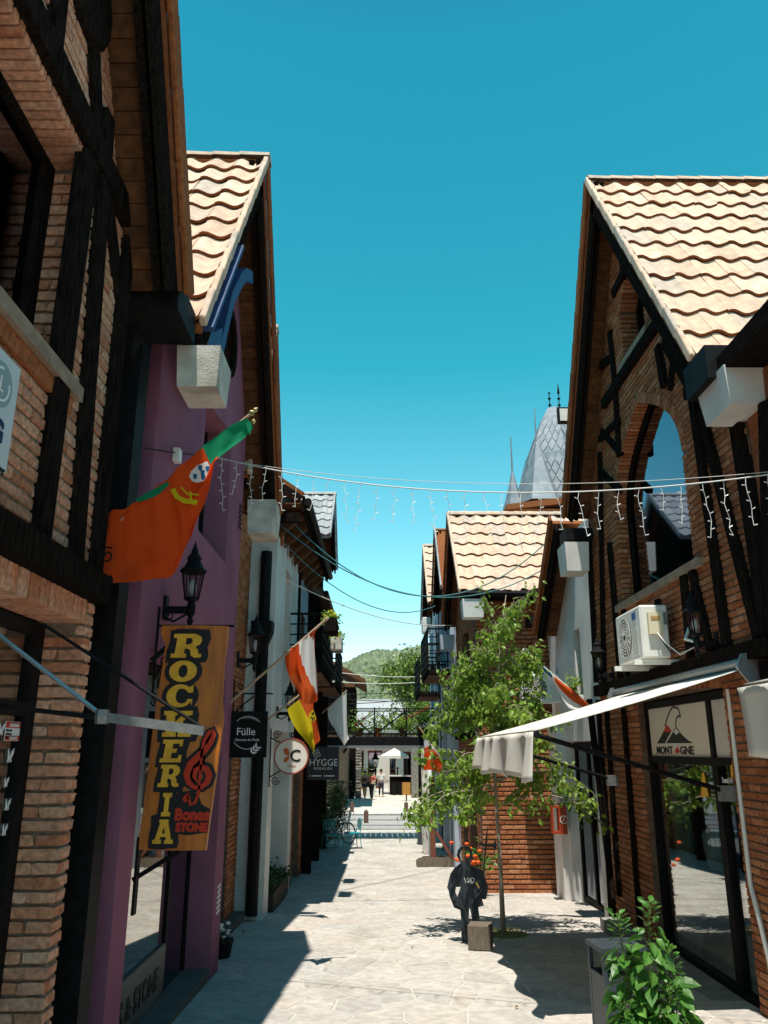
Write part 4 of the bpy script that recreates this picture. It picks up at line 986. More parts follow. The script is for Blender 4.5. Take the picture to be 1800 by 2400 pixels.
for x, zb, zm, zt_, r in ((9.35, 15.6, 19.5, 21.6, 1.25), (7.85, 15.2, 17.6, 19.8, .62)):
    MB().lathe([(r*1.1, 0), (r*.75, (zm-zb)*.3), (r*.4, (zm-zb)*.65), (.06, zm-zb), (.03, zt_-zb)], (x, 43.4, zb), 6).build('side_spire', m_zinc, tw)
MB().prism(FC(42), [(7.2, 14.9), (12.5, 15.5), (12.5, 15.9), (7.2, 15.2)], 0, -2).build('lower_roof', m_tedge, tw); MB().box(7.6, 42.2, -.9, 12.4, 43.5, 15.0).build('lower_wall', m_brick, tw)

# timber house on the shaded side beyond the crossing
hx = thing('timber_house', 'timber house with wide overhanging gable roof and slatted balcony, beyond the crossing', 'house', (-3, 47, -.85))
MB().box(-6, 46, -.9, -1.75, 52, 3.2).build('wall', m_dmortar, hx); MB().box(-6, 46.2, 3.2, -1.25, 52, 5.75).build('upper_wall', m_timber, hx)
rb = MB(); rb.raw([(-6, 44.4, 8.3), (-3.4, 44.4, 7.4), (-.6, 44.4, 5.85), (-.6, 52, 5.85), (-3.4, 52, 7.4), (-6, 52, 8.3)] + [(-6, 44.4, 8.05), (-3.4, 44.4, 7.15), (-.6, 44.4, 5.6), (-.6, 52, 5.6), (-3.4, 52, 7.15), (-6, 52, 8.05)],
   [(0,1,4,5),(1,2,3,4),(6,11,10,7),(7,10,9,8),(0,6,7,1),(1,7,8,2),(2,8,9,3),(5,4,10,11),(4,3,9,10)]); rb.build('roof', m_soffit, hx)
MB().box(-4, 44.5, 5.45, -1.2, 44.62, 5.65).build('tie_beam', m_soffit, hx); MB().box(-3.6, 46.1, 6.0, -2.2, 46.18, 6.75).build('gable_window', m_glasssh, hx)
for x in (-1.95, -3.3): MB().box(x-.09, 44.9, 3.2, x+.09, 45.08, 6.1).build('post', m_soffit, hx)
bl = MB().box(-4, 44.6, 3.0, -1.1, 46.2, 3.16).build('balcony', m_timber, hx)
for k in range(16): MB().box(-3.95+k*.185, 44.62, 3.2, -3.87+k*.185, 44.66, 4.05).build('baluster', m_timber, bl)
for k in range(8): MB().box(-1.16, 44.7+k*.19, 3.2, -1.12, 44.78+k*.19, 4.05).build('baluster', m_timber, bl)
MB().box(-4, 44.58, 4.05, -1.05, 44.7, 4.13).build('handrail', m_timber, bl); MB().beam((-1.1, 44.7, 3.0), (-1.8, 46.0, 2.0), .1, .1).build('brace', m_timber, hx)
MB().beam((-1.0, 44.5, 4.1), (-2.0, 44.5, 5.9), .07, .07).build('brace', m_timber, hx)
hg = thing('low_house', 'low house with pale grey boarded roof beyond the bridge', 'house', (-.2, 86, -.85))
MB().box(-5, 86, -.9, 4, 92, 4.2).build('wall', m_white, hg); 
for k in range(7): MB().obox((-.5, 85.6+k*.85, 4.5+k*.46), (1,0,0), (0,.88,.476), (0,-.476,.88), 4.8, .5, .05).build('roof_board', m_slate, hg)
hr = thing('red_roof_house', 'low house with rusty sloping roof behind the bridge rail', 'house', (3.9, 58, -.85))
MB().box(2.7, 58, -.9, 8, 63, 4.0).build('wall', m_offw, hr); MB().raw([(1.6, 57.3, 4.1), (4.2, 57.3, 5.4), (4.2, 63, 5.4), (1.6, 63, 4.1), (1.6, 57.3, 3.95), (4.2, 57.3, 5.25), (4.2, 63, 5.25), (1.6, 63, 3.95)], [(0,1,2,3),(7,6,5,4),(0,4,5,1),(1,5,6,2),(2,6,7,3),(3,7,4,0)]).build('roof', m_tedge, hr)
MB().box(2.9, 57.95, 2.4, 3.6, 58.02, 3.5).build('window', m_glassdk, hr)

# the court's shops
ct = thing('court_shops', 'row of shops with wooden doors round the sunny court', 'shop building', (0, 68, -.85))
MB().prism(FC(68), rect(-8, -.9, 8, 3.6), -.4, 0, holes=[rect(-2.2, -.88, -1.0, 2.1), rect(-.7, -.88, .5, 2.1), rect(.6, .2, 1.6, 2.0), rect(2.2, -.88, 3.2, 2.0)]).build('wall', m_white, ct)
m_redwood = M('red_brown_wood', (.2,.06,.025), (.15,.045,.02), 4, .6)
for a0, z0, a1, z1 in ((-2.19, -.86, -1.01, 2.09), (-.69, -.86, .49, 2.09), (.61, .21, 1.59, 1.99), (2.21, -.86, 3.19, 1.99)):
    window_frame(ct, FC(68), rect(a0, z0, a1, z1), .16, -.2, -.08, m_redwood, m_glassdk, name='door' if z0 < 0 else 'window')
MB().box(-8.2, 66.8, 3.3, 8.2, 74, 3.7).build('roof', m_slate, ct); MB().box(-2.9, 67.3, 2.4, 2.0, 67.95, 2.5).build('canopy', m_white, ct)
for k in range(5): MB().box(-2.6+k*.95, 67.25, 2.5, -2.55+k*.95, 67.3, 3.3).build('canopy_rod', m_black, ct)
MB().prism(FC(67.9), rect(-.9, 2.55, 1.7, 3.15), 0, .05).build('fascia_panel', m_plastic, ct)
m_stp = MR('rubble_stone', [(.16,.145,.125),(.24,.22,.19),(.3,.27,.23),(.12,.11,.1)], 8, .3, .9, .5, 30, .15)
STN = [chamfer_box(.5, .3, .17, .03, .02, 'stone', m_stp) for _ in range(5)]
def stone_pillar(x0, x1, y, h, lab):
    t = thing('stone_pillar', lab, 'pillar', ((x0+x1)/2, y, -.86), 'rubble stone pillars by the court'); MB().box(x0+.03, y+.02, -.9, x1-.03, y+.5, h).build('core', m_dmortar, t)
    z = -.86; w_ = x1-x0
    while z < h-.1:
        hh = rnd(.13, .22); x = x0
        while x < x1-.08:
            ww = min(rnd(.2, .45), x1-x)
            Mx = Matrix.Translation((x+ww/2, y+.12+rnd(-.02, .01), z+hh/2)) @ Matrix.Diagonal((ww/.5*.94, 1, hh/.17*.92, 1)); inst('stone', random.choice(STN), Mx, t); x += ww
        z += hh
    return t
stone_pillar(-3.2, -1.75, 53.5, 2.4, 'wider stone pillar beside the black post, under the bridge'); stone_pillar(-1.35, -.95, 54.2, 2.4, 'slim stone pillar nearest the two people in the court')
pw_ = tag(MB().box(-1.75, 53.6, -.88, -1.4, 53.9, 2.45).build('post', m_timber), 'black square post between the two stone pillars', 'post')
sw_ = thing('side_shops', 'dark shop front with red doors along the sunny side of the court', 'shop building', (3.4, 60, -.85))
MB().box(2.75, 55.5, -.9, 3.0, 66, 3.0).build('wall', m_timber, sw_)
for k in range(5): MB().box(2.7, 56+k*1.9, -.85, 2.76, 57.2+k*1.9, 1.9).build('door', m_redwood, sw_)
MB().box(2.3, 54.6, -.9, 2.75, 55.4, 3.0).build('corner_pillar', m_stp, sw_); MB().box(3.1, 50.5, -.9, 3.9, 51, 2.6).build('white_pillar', m_white, sw_)
dw = thing('side_gallery', 'dark covered gallery along the shaded side of the court', 'shop building', (-2.4, 60, -.85))
MB().box(-3.5, 55, -.9, -1.55, 66, 2.9).build('wall', m_timber, dw)
um = thing('parasol', 'white square parasol over the court tables', 'parasol', (1.35, 60, -.85))
MB().raw([(.3, 58.8, 1.75), (2.3, 58.8, 1.75), (2.3, 61, 1.75), (.3, 61, 1.75), (1.3, 59.9, 2.25), (.3, 58.8, 1.55), (2.3, 58.8, 1.55), (2.3, 61, 1.55), (.3, 61, 1.55)], [(0,1,4),(1,2,4),(2,3,4),(3,0,4),(0,5,6,1),(1,6,7,2),(2,7,8,3),(3,8,5,0)]).build('canopy', m_awn, um); MB().tube([(1.3, 59.9, -.85), (1.3, 59.9, 2.2)], .03, 8).build('pole', m_black, um)
ws_ = tag(MB().box(-.15, 62, -.0, 1.0, 62.05, 1.75).box(-.1, 62, -.85, -.05, 62.05, 0).box(.9, 62, -.85, .95, 62.05, 0).build('sun_screen', m_awn), 'white canvas sun screen behind the walking man', 'screen')
st = thing('court_stall', 'dark stall with counter and stools under the parasol', 'stall', (1.6, 59, -.85))
MB().box(.95, 58.6, -.82, 2.5, 59.6, .35).build('body', m_timber, st); MB().box(.85, 58.5, .35, 2.6, 59.7, .42).build('counter', m_white, st)
for k in range(3): MB().box(1.1+k*.45, 58.2, -.84, 1.4+k*.45, 58.5, -.1).build('crate', m_black, st)
MB().lathe([(.05,0),(.06,.3),(.03,.36),(.1,.5),(.02,.55)], (1.5, 59, .42), 8).build('coffee_urn', m_black, st)
mb_ = thing('menu_board', 'pale grey standing board beside the two people', 'board', (-.35, 55.5, -.85))
MB().obox((-.35, 55.5, -.42), (1,0,0), (0,1,.12), (0,-.12,1), .3, .03, .42).build('panel', m_plastic, mb_)
for k in range(3): MB().obox((-.45+k*.12, 55.45, -.25), (1,0,0), (0,1,.12), (0,-.12,1), .04, .006, .05).build('picture', m_lred, mb_)
pb = thing('leafy_bush', 'bright green bush in a planter behind the two people', 'bush', (-.65, 58, -.85)); MB().lathe([(.25,0),(.32,.5),(.3,.5)], (-.65, 58, -.85), 8).build('planter', m_tedge, pb)
foliage(pb, [leaf_matrix(Vector((-.65+random.gauss(0,.28), 58+random.gauss(0,.25), .25+random.gauss(0,.32))), (rnd(-1,1), rnd(-1,1), rnd(-.3,1)), rnd(.1,.2)) for _ in range(700)], LEAFF, m_fleaf, 0)
# footbridge over the street
br = thing('footbridge', 'black steel footbridge with plants along its rail, crossing the street', 'bridge', (0, 30, 2.1))
MB().box(-2.4, 29.2, 2.28, 2.25, 29.32, 2.58).build('beam', m_black, br); MB().box(-2.4, 30.9, 2.28, 2.25, 31.02, 2.58).build('beam', m_black, br)
MB().box(-2.4, 29.14, 2.2, 2.25, 29.2, 2.29).build('flashing', m_galv, br)
for k in range(23): MB().box(-2.38+k*.2, 29.33, 2.5, -2.2+k*.2, 30.89, 2.54).build('deck_board', m_timber, br)
for y in (29.25, 30.95):
    r = MB()
    for z in (2.7, 3.55): r.box(-2.4, y-.02, z-.02, 2.25, y+.02, z+.02)
    for k in range(5): x = -2.35+k*1.14; r.box(x-.025, y-.025, 2.58, x+.025, y+.025, 3.6)
    for k in range(4): x = -2.35+k*1.14; r.beam((x, y, 2.65), (x+1.14, y, 3.5), .03, .03); r.beam((x, y+.01, 3.5), (x+1.14, y+.01, 2.65), .03, .03)
    r.build('railing', m_black, br)
for k, (x, c) in enumerate(((-.62, 0), (.05, 1), (.95, 0), (1.6, 0))):
    t = thing('potted_plant', ('potted plant with red flowers on the bridge, beside the white flag', 'orange pot with green plant at the middle of the bridge', 'trailing plant on the bridge before the tallest tree', 'trailing plant at the sunny end of the bridge')[k], 'plant', (x, 29.6, 2.6), 'plants along the footbridge')
    MB().lathe([(.11,0),(.16,.3),(.15,.3)], (x, 29.6, 2.6), 8).build('pot', (m_tedge, M('orange_pot', (.5,.1,.02), None))[c], t)
    L = [leaf_matrix(Vector((x+random.gauss(0,.22), 29.55+random.gauss(0,.12), 3.0+random.gauss(0,.2))), (rnd(-1,1), rnd(-1,1), rnd(-.6,1)), rnd(.06,.12)) for _ in range(330)]
    foliage(t, L, LEAF, m_leaf, 0)
    if k == 0:
        for _ in range(5): MB().lathe([(.01,0),(.05,.03),(.05,.05),(.01,.07)], (x+rnd(-.2,.2), 29.42, 3.0+rnd(-.1,.2)), 6).build('flower', m_lred, t)
# people in the court
m_skin = M('skin', (.5,.3,.2), None, rough=.6); m_hair = M('dark_hair', (.02,.015,.012), None)
def person(loc, face, lab, shirt, legs, bare=False, hat=None, arm=0, bag=None, step=.12, sleeve=True):
    x, y, z = loc; t = thing('person', lab, 'person', loc); Mz = Matrix.Translation(loc) @ Matrix.Rotation(face, 4, 'Z')
    T = lambda *p: tuple(Mz @ Vector(p))
    hip, kn, an = .9, .48, .08
    P = [(0,0,.95),(0,0,1.12),(0,-.01,1.3),(0,0,1.42),(0,.0,1.5),(0,.015,1.6),(0,.02,1.7),
         (-.09,0,.88),(-.1,step*.5+.02,kn),(-.1,step,an),(-.1,step+.14,.04), (.09,0,.88),(.1,-step*.4+.03,kn),(.1,-step,an),(.1,-step+.14,.04),
         (-.19,0,1.4),(-.25,-.02,1.14),(-.22+arm*.1,.1+arm*.15,.92+arm*.1),(-.2+arm*.12,.16+arm*.2,.84+arm*.14), (.19,0,1.4),(.25,-.02,1.14),(.23,.08,.92),(.22,.13,.83)]
    E = [(0,1),(1,2),(2,3),(3,4),(4,5),(5,6),(0,7),(7,8),(8,9),(9,10),(0,11),(11,12),(12,13),(13,14),(3,15),(15,16),(16,17),(17,18),(3,19),(19,20),(20,21),(21,22)]
    Rr = [(.16,.11),(.14,.1),(.17,.11),(.13,.09),.055,(.085,.1),(.07,.085),.085,.058,.042,.035,.085,.058,.042,.035,.06,.045,.036,.03,.06,.045,.036,.03]
    skin([T(*p) for p in P], E, Rr, 'body', m_skin, t)
    ks = [0,1,2,3] + ([15,16,19,20] if sleeve else []); mp = {k: i for i, k in enumerate(ks)}
    skin([T(*P[k]) for k in ks], [(mp[a], mp[c]) for a, c in E if a in mp and c in mp], [tuple(q*1.14 for q in Rr[k]) if isinstance(Rr[k], tuple) else Rr[k]*1.3 for k in ks], 'shirt', shirt, t)
    ks = [0,7,8,11,12] if bare else [0,7,8,9,11,12,13]; P2 = dict(enumerate(P))
    if bare: P2[8] = tuple((a+c)/2 for a, c in zip(P[7], P[8])); P2[12] = tuple((a+c)/2 for a, c in zip(P[11], P[12]))
    mp = {k: i for i, k in enumerate(ks)}
    skin([T(*P2[k]) for k in ks], [(mp[a], mp[c]) for a, c in E if a in mp and c in mp], [tuple(q*1.12 for q in Rr[k]) if isinstance(Rr[k], tuple) else Rr[k]*(1.5 if bare else 1.25) for k in ks], 'shorts' if bare else 'trousers', legs, t)
    hm = MB(); c = Mz @ Vector((0, .0, 1.64)); hm.lathe([(.09,-.06),(.1,0),(.09,.08),(.05,.13),(.01,.14)], c, 10); hm.build('hair', m_hair, t, smooth=True)
    MB().lathe([(.012,0),(.018,.02),(.006,.05)], Mz @ Vector((0, .11, 1.6)), 6).build('nose', m_skin, t)
    if hat:
        MB().lathe([(.19,0),(.19,.012),(.11,.02),(.105,.1),(.06,.12)], Mz @ Vector((0, .02, 1.7)), 14).build('hat', hat, t)
    if bag: MB().obox(Mz @ Vector(bag[0]), (1,0,0), (0,1,0), (0,0,1), *bag[1]).build('bag', m_lblack, t)
    return t
m_red = M('pink_red_cloth', (.6,.14,.1), None); m_maroon = M('maroon_cloth', (.09,.02,.02), None); m_navy = M('navy_cloth', (.03,.035,.06), None); m_wcl = M('white_cloth', (.75,.75,.74), None); m_strawp = M('pink_hat', (.7,.4,.33), None); m_straw = M('straw_hat', (.68,.55,.35), None)
person((-.72, 53.2, -.86), R(-35), 'person in a pink sun hat, dark sleeveless top and patterned shorts', m_maroon, m_navy, True, m_strawp, 1, sleeve=False)
person((-.28, 52.6, -.86), R(150), 'person in a red short-sleeved shirt and straw hat with dark trousers', m_red, m_lblack, False, m_straw, 1, ((.16, .12, .92), (.16, .07, .16)))
person((.33, 56.3, -.86), R(185), 'person in a white shirt walking away with a black shoulder bag', m_wcl, m_navy, False, None, 0, ((.32, .0, .95), (.08, .14, .2)), .16)
tb = thing('slatted_bin', 'wooden slatted litter bin on a post at the edge of the court', 'litter bin', (1.85, 51.6, -.85))
MB().tube([(1.85, 51.6, -.85), (1.85, 51.6, -.5)], .04, 8).build('post', m_black, tb)
m_ywood = M('yellow_wood', (.5,.24,.05), (.42,.19,.04), 6)
for k in range(10): a = 2*math.pi*k/10; MB().obox((1.85+.24*math.cos(a), 51.6+.24*math.sin(a), -.14), (-math.sin(a), math.cos(a), 0), (math.cos(a), math.sin(a), 0), (0,0,1), .06, .015, .36).build('slat', m_ywood, tb)
m_bol = M('rusty_brown_bollard', (.13,.07,.055), (.1,.05,.04), 10, .8)
for (u, v), lab in (((825, 1903), 'brown bollard nearest the teal bicycle, beyond the kerb'), ((858, 1926), 'brown bollard standing nearest the middle of the crossing'), ((952, 1903), 'brown bollard in front of the slatted bin')):
    p = gr(u, v); t = thing('bollard', lab, 'bollard', p, 'brown bollards at the crossing')
    MB().box(p.x-.1, p.y-.1, p.z-.03, p.x+.1, p.y+.1, p.z+.42).build('post', m_bol, t); MB().lathe([(.14,0),(.0,.09)], (p.x, p.y, p.z+.421), 4, rot=math.pi/4).build('cap', m_bol, t)
# ------------------------------------------------------------------ young tree in the street
def young_tree():
    base = Vector((1.85, 12.76, gz(12.76)))
    t = thing('young_tree', 'young slender tree with thin pale trunk growing out of the paving', 'tree', base); L = []
    path = [base, onY(1172, 2020, 12.76), onY(1164, 1900, 12.76), onY(1158, 1760, 12.76), onY(1166, 1620, 12.76), onY(1172, 1500, 12.7), onY(1186, 1395, 12.76)]
    b = MB(); b.tube(path, [.042, .03, .026, .022, .016, .011, .005], 8); 
    def at(s):
        s *= len(path)-1; i = min(int(s), len(path)-2); return path[i].lerp(path[i+1], s-i)
    br = []
    def limb(p, az, ln, up, droop, r, dens=1.0):
        d = Vector((math.cos(az)*math.cos(up), math.sin(az)*math.cos(up), math.sin(up))); pts = [p]; n = 9
        for k in range(n):
            d = (d + Vector((rnd(-.12,.12), rnd(-.12,.12), -droop*(.3+k/n)))).normalized(); pts.append(pts[-1] + d*ln/n)
        b.tube(pts, [r*(1-.8*k/n) for k in range(n+1)], 4, cap=False)
        for k in range(2, n+1):
            c = pts[k]; tw = Vector((rnd(-1,1), rnd(-1,1), rnd(-.9,.2))).normalized()*rnd(.08, .26)
            q = [c, c+tw*.6, c+tw+Vector((0,0,-.07))]; b.tube(q, [.004,.003,.002], 3, cap=False)
            for m_ in range(int(rnd(11, 21)*dens)):
                f = random.random(); s_ = q[0].lerp(q[2], f); o_ = Vector((random.gauss(0,.055), random.gauss(0,.055), random.gauss(-.02,.055)))
                L.append(leaf_matrix(s_+o_, Vector((rnd(-1,1), rnd(-1,1), rnd(-1.3,.1))), rnd(.07,.125)))
    for k in range(50):
        s_ = rnd(.34, .93) if k % 3 else rnd(.45, .75); az = rnd(0, 2*math.pi) if k % 3 else random.choice((0, math.pi))+rnd(-.5,.5)
        h = (s_-.34)/.6; limb(at(s_), az, (1.4-1.0*h)*rnd(.7,1.12), rnd(.15,.75)+.35*h, rnd(.1,.24)*(1-.55*h), .011, 1.1 if h < .6 else .6)
    for az, ln in ((math.pi, 1.45), (2.8, 1.4), (3.3, 1.35), (0, 1.7), (.3, 1.6), (-.3, 1.6), (3.0, 1.35)): limb(at(rnd(.34,.42)), az, ln, .4, .2, .014, 1.1)
    for az, ln in ((.6, 1.2), (2.2, 1.0), (1.2, .9)): limb(at(.84), az, ln, 1.15, .05, .008, .5)
    b.build('trunk', m_wplant, t, smooth=True)
    foliage(t, L, LEAF, m_leaf, 300); return t
random.seed(11); young_tree()
random.seed(12)
gp = tag(MB().lathe([(.02, .0), (.33, .0), (.3, .015), (.05, .03)], (1.88, 12.78, gz(12.78)-.008), 14).build('soil_patch', M('dry_soil', (.25,.2,.12), (.16,.15,.06), 20, .95, .8, 40)), kind='structure')
gv = []; 
for _ in range(260):
    a = rnd(0, 6.28); r = rnd(.05, .36); gv.append(leaf_matrix(Vector((1.88+r*math.cos(a), 12.78+r*math.sin(a), gz(12.78))), (rnd(-.6,.6), rnd(-.6,.6), 1), rnd(.05,.1)))
vs = []; fs = []
for Mx in gv: q = len(vs); vs += [tuple(Mx @ Vector(c)) for c in ((-.08,0,0),(.08,0,0),(0,1,0))]; fs.append((q,q+1,q+2))
me = bpy.data.meshes.new('grass'); me.from_pydata(vs, [], fs); me.materials.append(M('dry_grass', (.22,.24,.05), None)); o = bpy.data.objects.new('grass', me); COL.objects.link(o); o['kind'] = 'stuff'; o['label'] = 'dry grass tuft round the foot of the young tree'

# ------------------------------------------------------------------ leafy plant and litter bin in the foreground
def front_plant():
    c = Vector((1.49, 4.85, gz(4.85))); t = thing('leafy_plant', 'tall broad-leaved green plant in a pot in front of the litter bin', 'plant', c); L = []
    b = MB()
    for k, (dx, dy, h) in enumerate(((0,0,1.42), (-.1,.05,1.35), (.1,-.02,1.2), (-.14,-.05,.95), (.16,.05,.98), (.04,-.12,1.05), (-.04,.12,1.1), (.2,-.06,.7), (-.2,.02,.72), (.12,-.15,.8), (-.1,-.14,.85))):
        p0 = c+Vector((dx*.25, dy*.25, .3)); p1 = c+Vector((dx*.92, dy*.92, h*.65)); p2 = c+Vector((dx*1.1+rnd(-.03,.03), dy*1.1, h))
        b.tube([p0, p1, p2], [.008,.006,.003], 5)
        n = int(h*120)
        for i in range(n):
            f = .12+.88*i/n; p = p0.lerp(p1, f/.6) if f < .6 else p1.lerp(p2, (f-.6)/.4)
            az = i*2.4+rnd(-.4,.4); top = (1-f); sz = rnd(.065,.12)*(1 if f < .85 else .55)
            stem = Vector((math.cos(az), math.sin(az), .2))*(.02+.1*min(1, top*1.8)*rnd(.4,1))
            b.tube([p, p+stem], [.002,.0015], 3, cap=False)
            L.append(leaf_matrix(p+stem, Vector((math.cos(az), math.sin(az), rnd(-.75,.1) if f < .9 else .8)), sz, rnd(-.5,.5)))
    b.build('stem', M('green_stem', (.09,.13,.03), None), t)
    MB().lathe([(.15,0),(.21,.34),(.22,.36),(.19,.36),(.18,.3)], c, 14).build('pot', m_tedge, t)
    foliage(t, L, LEAFB, m_leaf2, 300)
front_plant()
def litter_bin():
    zt = .72; q = []
    for u, v in ((1353,2201), (1409,2223), (1489,2220), (1445,2199)):
        d = ray(u, v); k = (zt-CAMZ)/d[2]; q.append(Vector((k*d[0], k*d[1], zt)))
    o = q[1]; ex = ((q[2]-q[1])+(q[3]-q[0])); ex.z = 0; ex.normalize(); ey = Vector((-ex.y, ex.x, 0)); W, D = .36, .34
    g = gz(o.y); t = thing('litter_bin', 'grey blue steel litter bin with a roof plate on four posts', 'litter bin', o+ex*W/2+ey*D/2+Vector((0,0,g-zt)))
    m_b = M('grey_blue_paint', (.03,.042,.05), (.042,.055,.065), 8, .45, .05, 80, .35)
    P = lambda a, c, z: o+ex*a+ey*c+Vector((0,0,z-zt))
    def bx(b, a0, c0, z0, a1, c1, z1): b.raw([P(a0,c0,z0),P(a1,c0,z0),P(a1,c1,z0),P(a0,c1,z0),P(a0,c0,z1),P(a1,c0,z1),P(a1,c1,z1),P(a0,c1,z1)], [(0,3,2,1),(4,5,6,7),(0,1,5,4),(1,2,6,5),(2,3,7,6),(3,0,4,7)])
    b = MB(); bx(b, 0, 0, zt-.035, W, D, zt-.002); b.build('roof_plate', m_b, t)
    for a, c in ((.012,.012),(W-.042,.012),(.012,D-.042),(W-.042,D-.042)):
        b = MB(); bx(b, a, c, g, a+.03, c+.03, zt-.036); b.build('post', m_b, t)
    b = MB(); h = zt-.2
    for a0, c0, a1, c1 in ((.045,.015,W-.045,.03), (.045,D-.03,W-.045,D-.015), (.015,.045,.03,D-.045), (W-.03,.045,W-.015,D-.045)): bx(b, a0, c0, g+.08, a1, c1, h)
    bx(b, .03, .03, g+.08, W-.03, D-.03, g+.1); b.build('container', m_b, t)
    b = MB(); bx(b, .035, .035, h-.12, W-.035, D-.035, h-.1); b.build('liner', m_dark, t)
litter_bin()

# ------------------------------------------------------------------ cut-out figure, wooden block, signpost foot
def standee():
    y = 12.2; f = FC(y); g = gz(y)
    Q = lambda x, z: (lambda p: (p.x, p.z))(onY(960+x/6.145, 1900+z/6.145, y))
    out = [(735,760),(650,820),(590,900),(560,1010),(540,1110),(560,1150),(580,1250),(610,1320),(640,1395),(730,1430),(745,1600),(745,1790),(760,1900),(735,1925),(790,1935),(850,1955),(852,1850),(838,1700),(855,1500),(858,1400),(872,1420),(900,1560),(905,1690),(915,1760),(905,1880),(1000,1880),(990,1700),(1010,1560),(988,1390),(1072,1365),(1040,1272),(1100,1275),(1118,1200),(1130,1080),(1085,960),(1062,870),(980,815),(890,785),(880,755),(905,660),(900,590),(865,520),(800,512),(735,515),(695,570),(678,645)]
    holes = [[(745,728),(718,640),(742,572),(770,546),(842,550),(872,618),(852,715),(800,738)], [(668,1098),(735,1098),(688,1245),(658,1165)], [(965,1015),(1010,1110),(1000,1130),(950,1050)]]
    t = thing('cutout_figure', 'dark steel cut-out figure with a face hole and a spear, seen from behind', 'figure', f(Q(850,1900)[0], g))
    m_st = M('dark_blue_steel', (.022,.03,.038), (.035,.045,.055), 6, .55, .15, 60, .3)
    pl = MB().prism(f, [Q(*p) for p in out], 0, .008, holes=[[Q(*p) for p in h] for h in holes]).build('plate', m_st, t)
    for a, c in (((750,800),(580,1130)), ((868,830),(1052,1105)), ((1052,1105),(918,1312)), ((578,1135),(612,1312)), ((612,1312),(792,1410)), ((918,1312),(975,1700)), ((820,1700),(850,1950)), ((735,760),(690,640)), ((690,640),(738,518)), ((738,518),(865,520)), ((865,520),(895,640)), ((895,640),(875,760)), ((590,905),(650,830)), ((900,792),(1062,872))):
        p, q = Q(*a), Q(*c); MB().beam(f(p[0], p[1], .03), f(q[0], q[1], .03), .006, .045, (0,1,0)).build('rib', m_st, t)
    MB().ribbon(f, [Q(1062,940), Q(1085,640), Q(1105,420), Q(1122,210)], [.018,.018,.03,.006], .0, .012).build('spear', m_st, t)
    MB().prism(f, [Q(985,540), Q(995,470), Q(1030,450), Q(1050,480), Q(1130,490), Q(1205,480), Q(1235,405), Q(1252,520), Q(1225,580), Q(1200,520), Q(1130,520), Q(1050,505), Q(1010,490)], .002, .01).build('spear_blade', m_st, t)
    b = MB()
    for st in ([(788,965),(805,1050)], [(840,960),(805,1010),(860,1040)], [(855,1045),(850,975),(885,1040),(880,960)], [(900,965),(930,985),(925,1020),(890,1045)]): b.ribbon(f, [Q(*p) for p in st], .011, .009, .011)
    b.build('graffiti', m_lwhite, t)
    MB().beam(f(Q(930,1850)[0], g+.02, 0), f(Q(930,1850)[0], g+.5, -.0), .02, .02).build('foot_strut', m_st, t)
standee()
p = gr(1136, 2228); m_oldw = M('weathered_wood', (.2,.165,.13), (.13,.105,.08), 9, .85, .6, 60, .1, stretch=(8,8,1))
blk = chamfer_box(.3, .3, .3, .012, .004, 'wooden_block', m_oldw); o = bpy.data.objects.new('wooden_block', blk); COL.objects.link(o); o.location = (p.x-.03, p.y+.17, p.z+.14); o.rotation_euler = (0,0,R(-14)); tag(o, 'weathered square wooden block on the paving beside the cut-out figure', 'block')
p = gr(1020, 2030); t = thing('flag_stand', 'carved dark wooden foot with a reddish post, at the edge of the street', 'stand', p); x, y, z = p
m_redp = M('red_brown_post', (.2,.07,.04), (.15,.05,.03), 6, .7)
b = MB(); prof = [(-.5,0),(.5,0),(.5,.12),(.42,.14),(.4,.2),(.3,.22),(-.3,.22),(-.36,.18),(-.44,.16),(-.5,.12)]
b.prism(Fr((x,y,z),(1,0,0),(0,-1,0)), prof, .05, .12); b.prism(Fr((x,y,z),(1,0,0),(0,-1,0)), prof, -.3, -.23); b.build('foot', m_oldw, t)
MB().box(x-.12, y-.0, z+.05, x+.02, y+.16, z+2.3).build('post', m_redp, t); MB().beam((x+.05, y+.1, z+.85), (x+.5, y+.1, z+.15), .07, .08).build('brace', m_redp, t); MB().box(x-.16, y-.02, z+.2, x-.125, y+.1, z+.9).build('steel_strap', m_galv, t)
# flower pot, white planter, tall grey bin by the brick house
p = Vector((1.96, 17.1, gz(17.1)-.3)); t = thing('flower_pot', 'pot of orange flowers and big green leaves at the corner of the brick house', 'flower pot', p)
MB().lathe([(.16,0),(.22,.35),(.24,.4),(.2,.4)], p+Vector((0,0,.35)), 12).build('pot', M('ochre_pot', (.33,.25,.09), None, rough=.7), t); MB().box(p.x-.17, p.y-.17, p.z+.3, p.x+.17, p.y+.17, p.z+.36).build('plinth', m_oldw, t)
foliage(t, [leaf_matrix(p+Vector((.1+random.gauss(0,.13), random.gauss(0,.1), .95+random.gauss(0,.1))), (rnd(-1,1), rnd(-1,.3), rnd(-.2,1)), rnd(.08,.15)) for _ in range(70)], LEAFB, m_leaf2, 40)
m_of = M('orange_flower', (.75,.13,.02), (.6,.07,.015), 30)
for k in range(16):
    c = p+Vector((-.12+random.gauss(0,.16), -.12+random.gauss(0,.06), 1.02+random.gauss(0,.13))); MB().lathe([(.012,0),(.045,.02),(.05,.04),(.02,.06)], c, 7).build('flower', m_of, t)
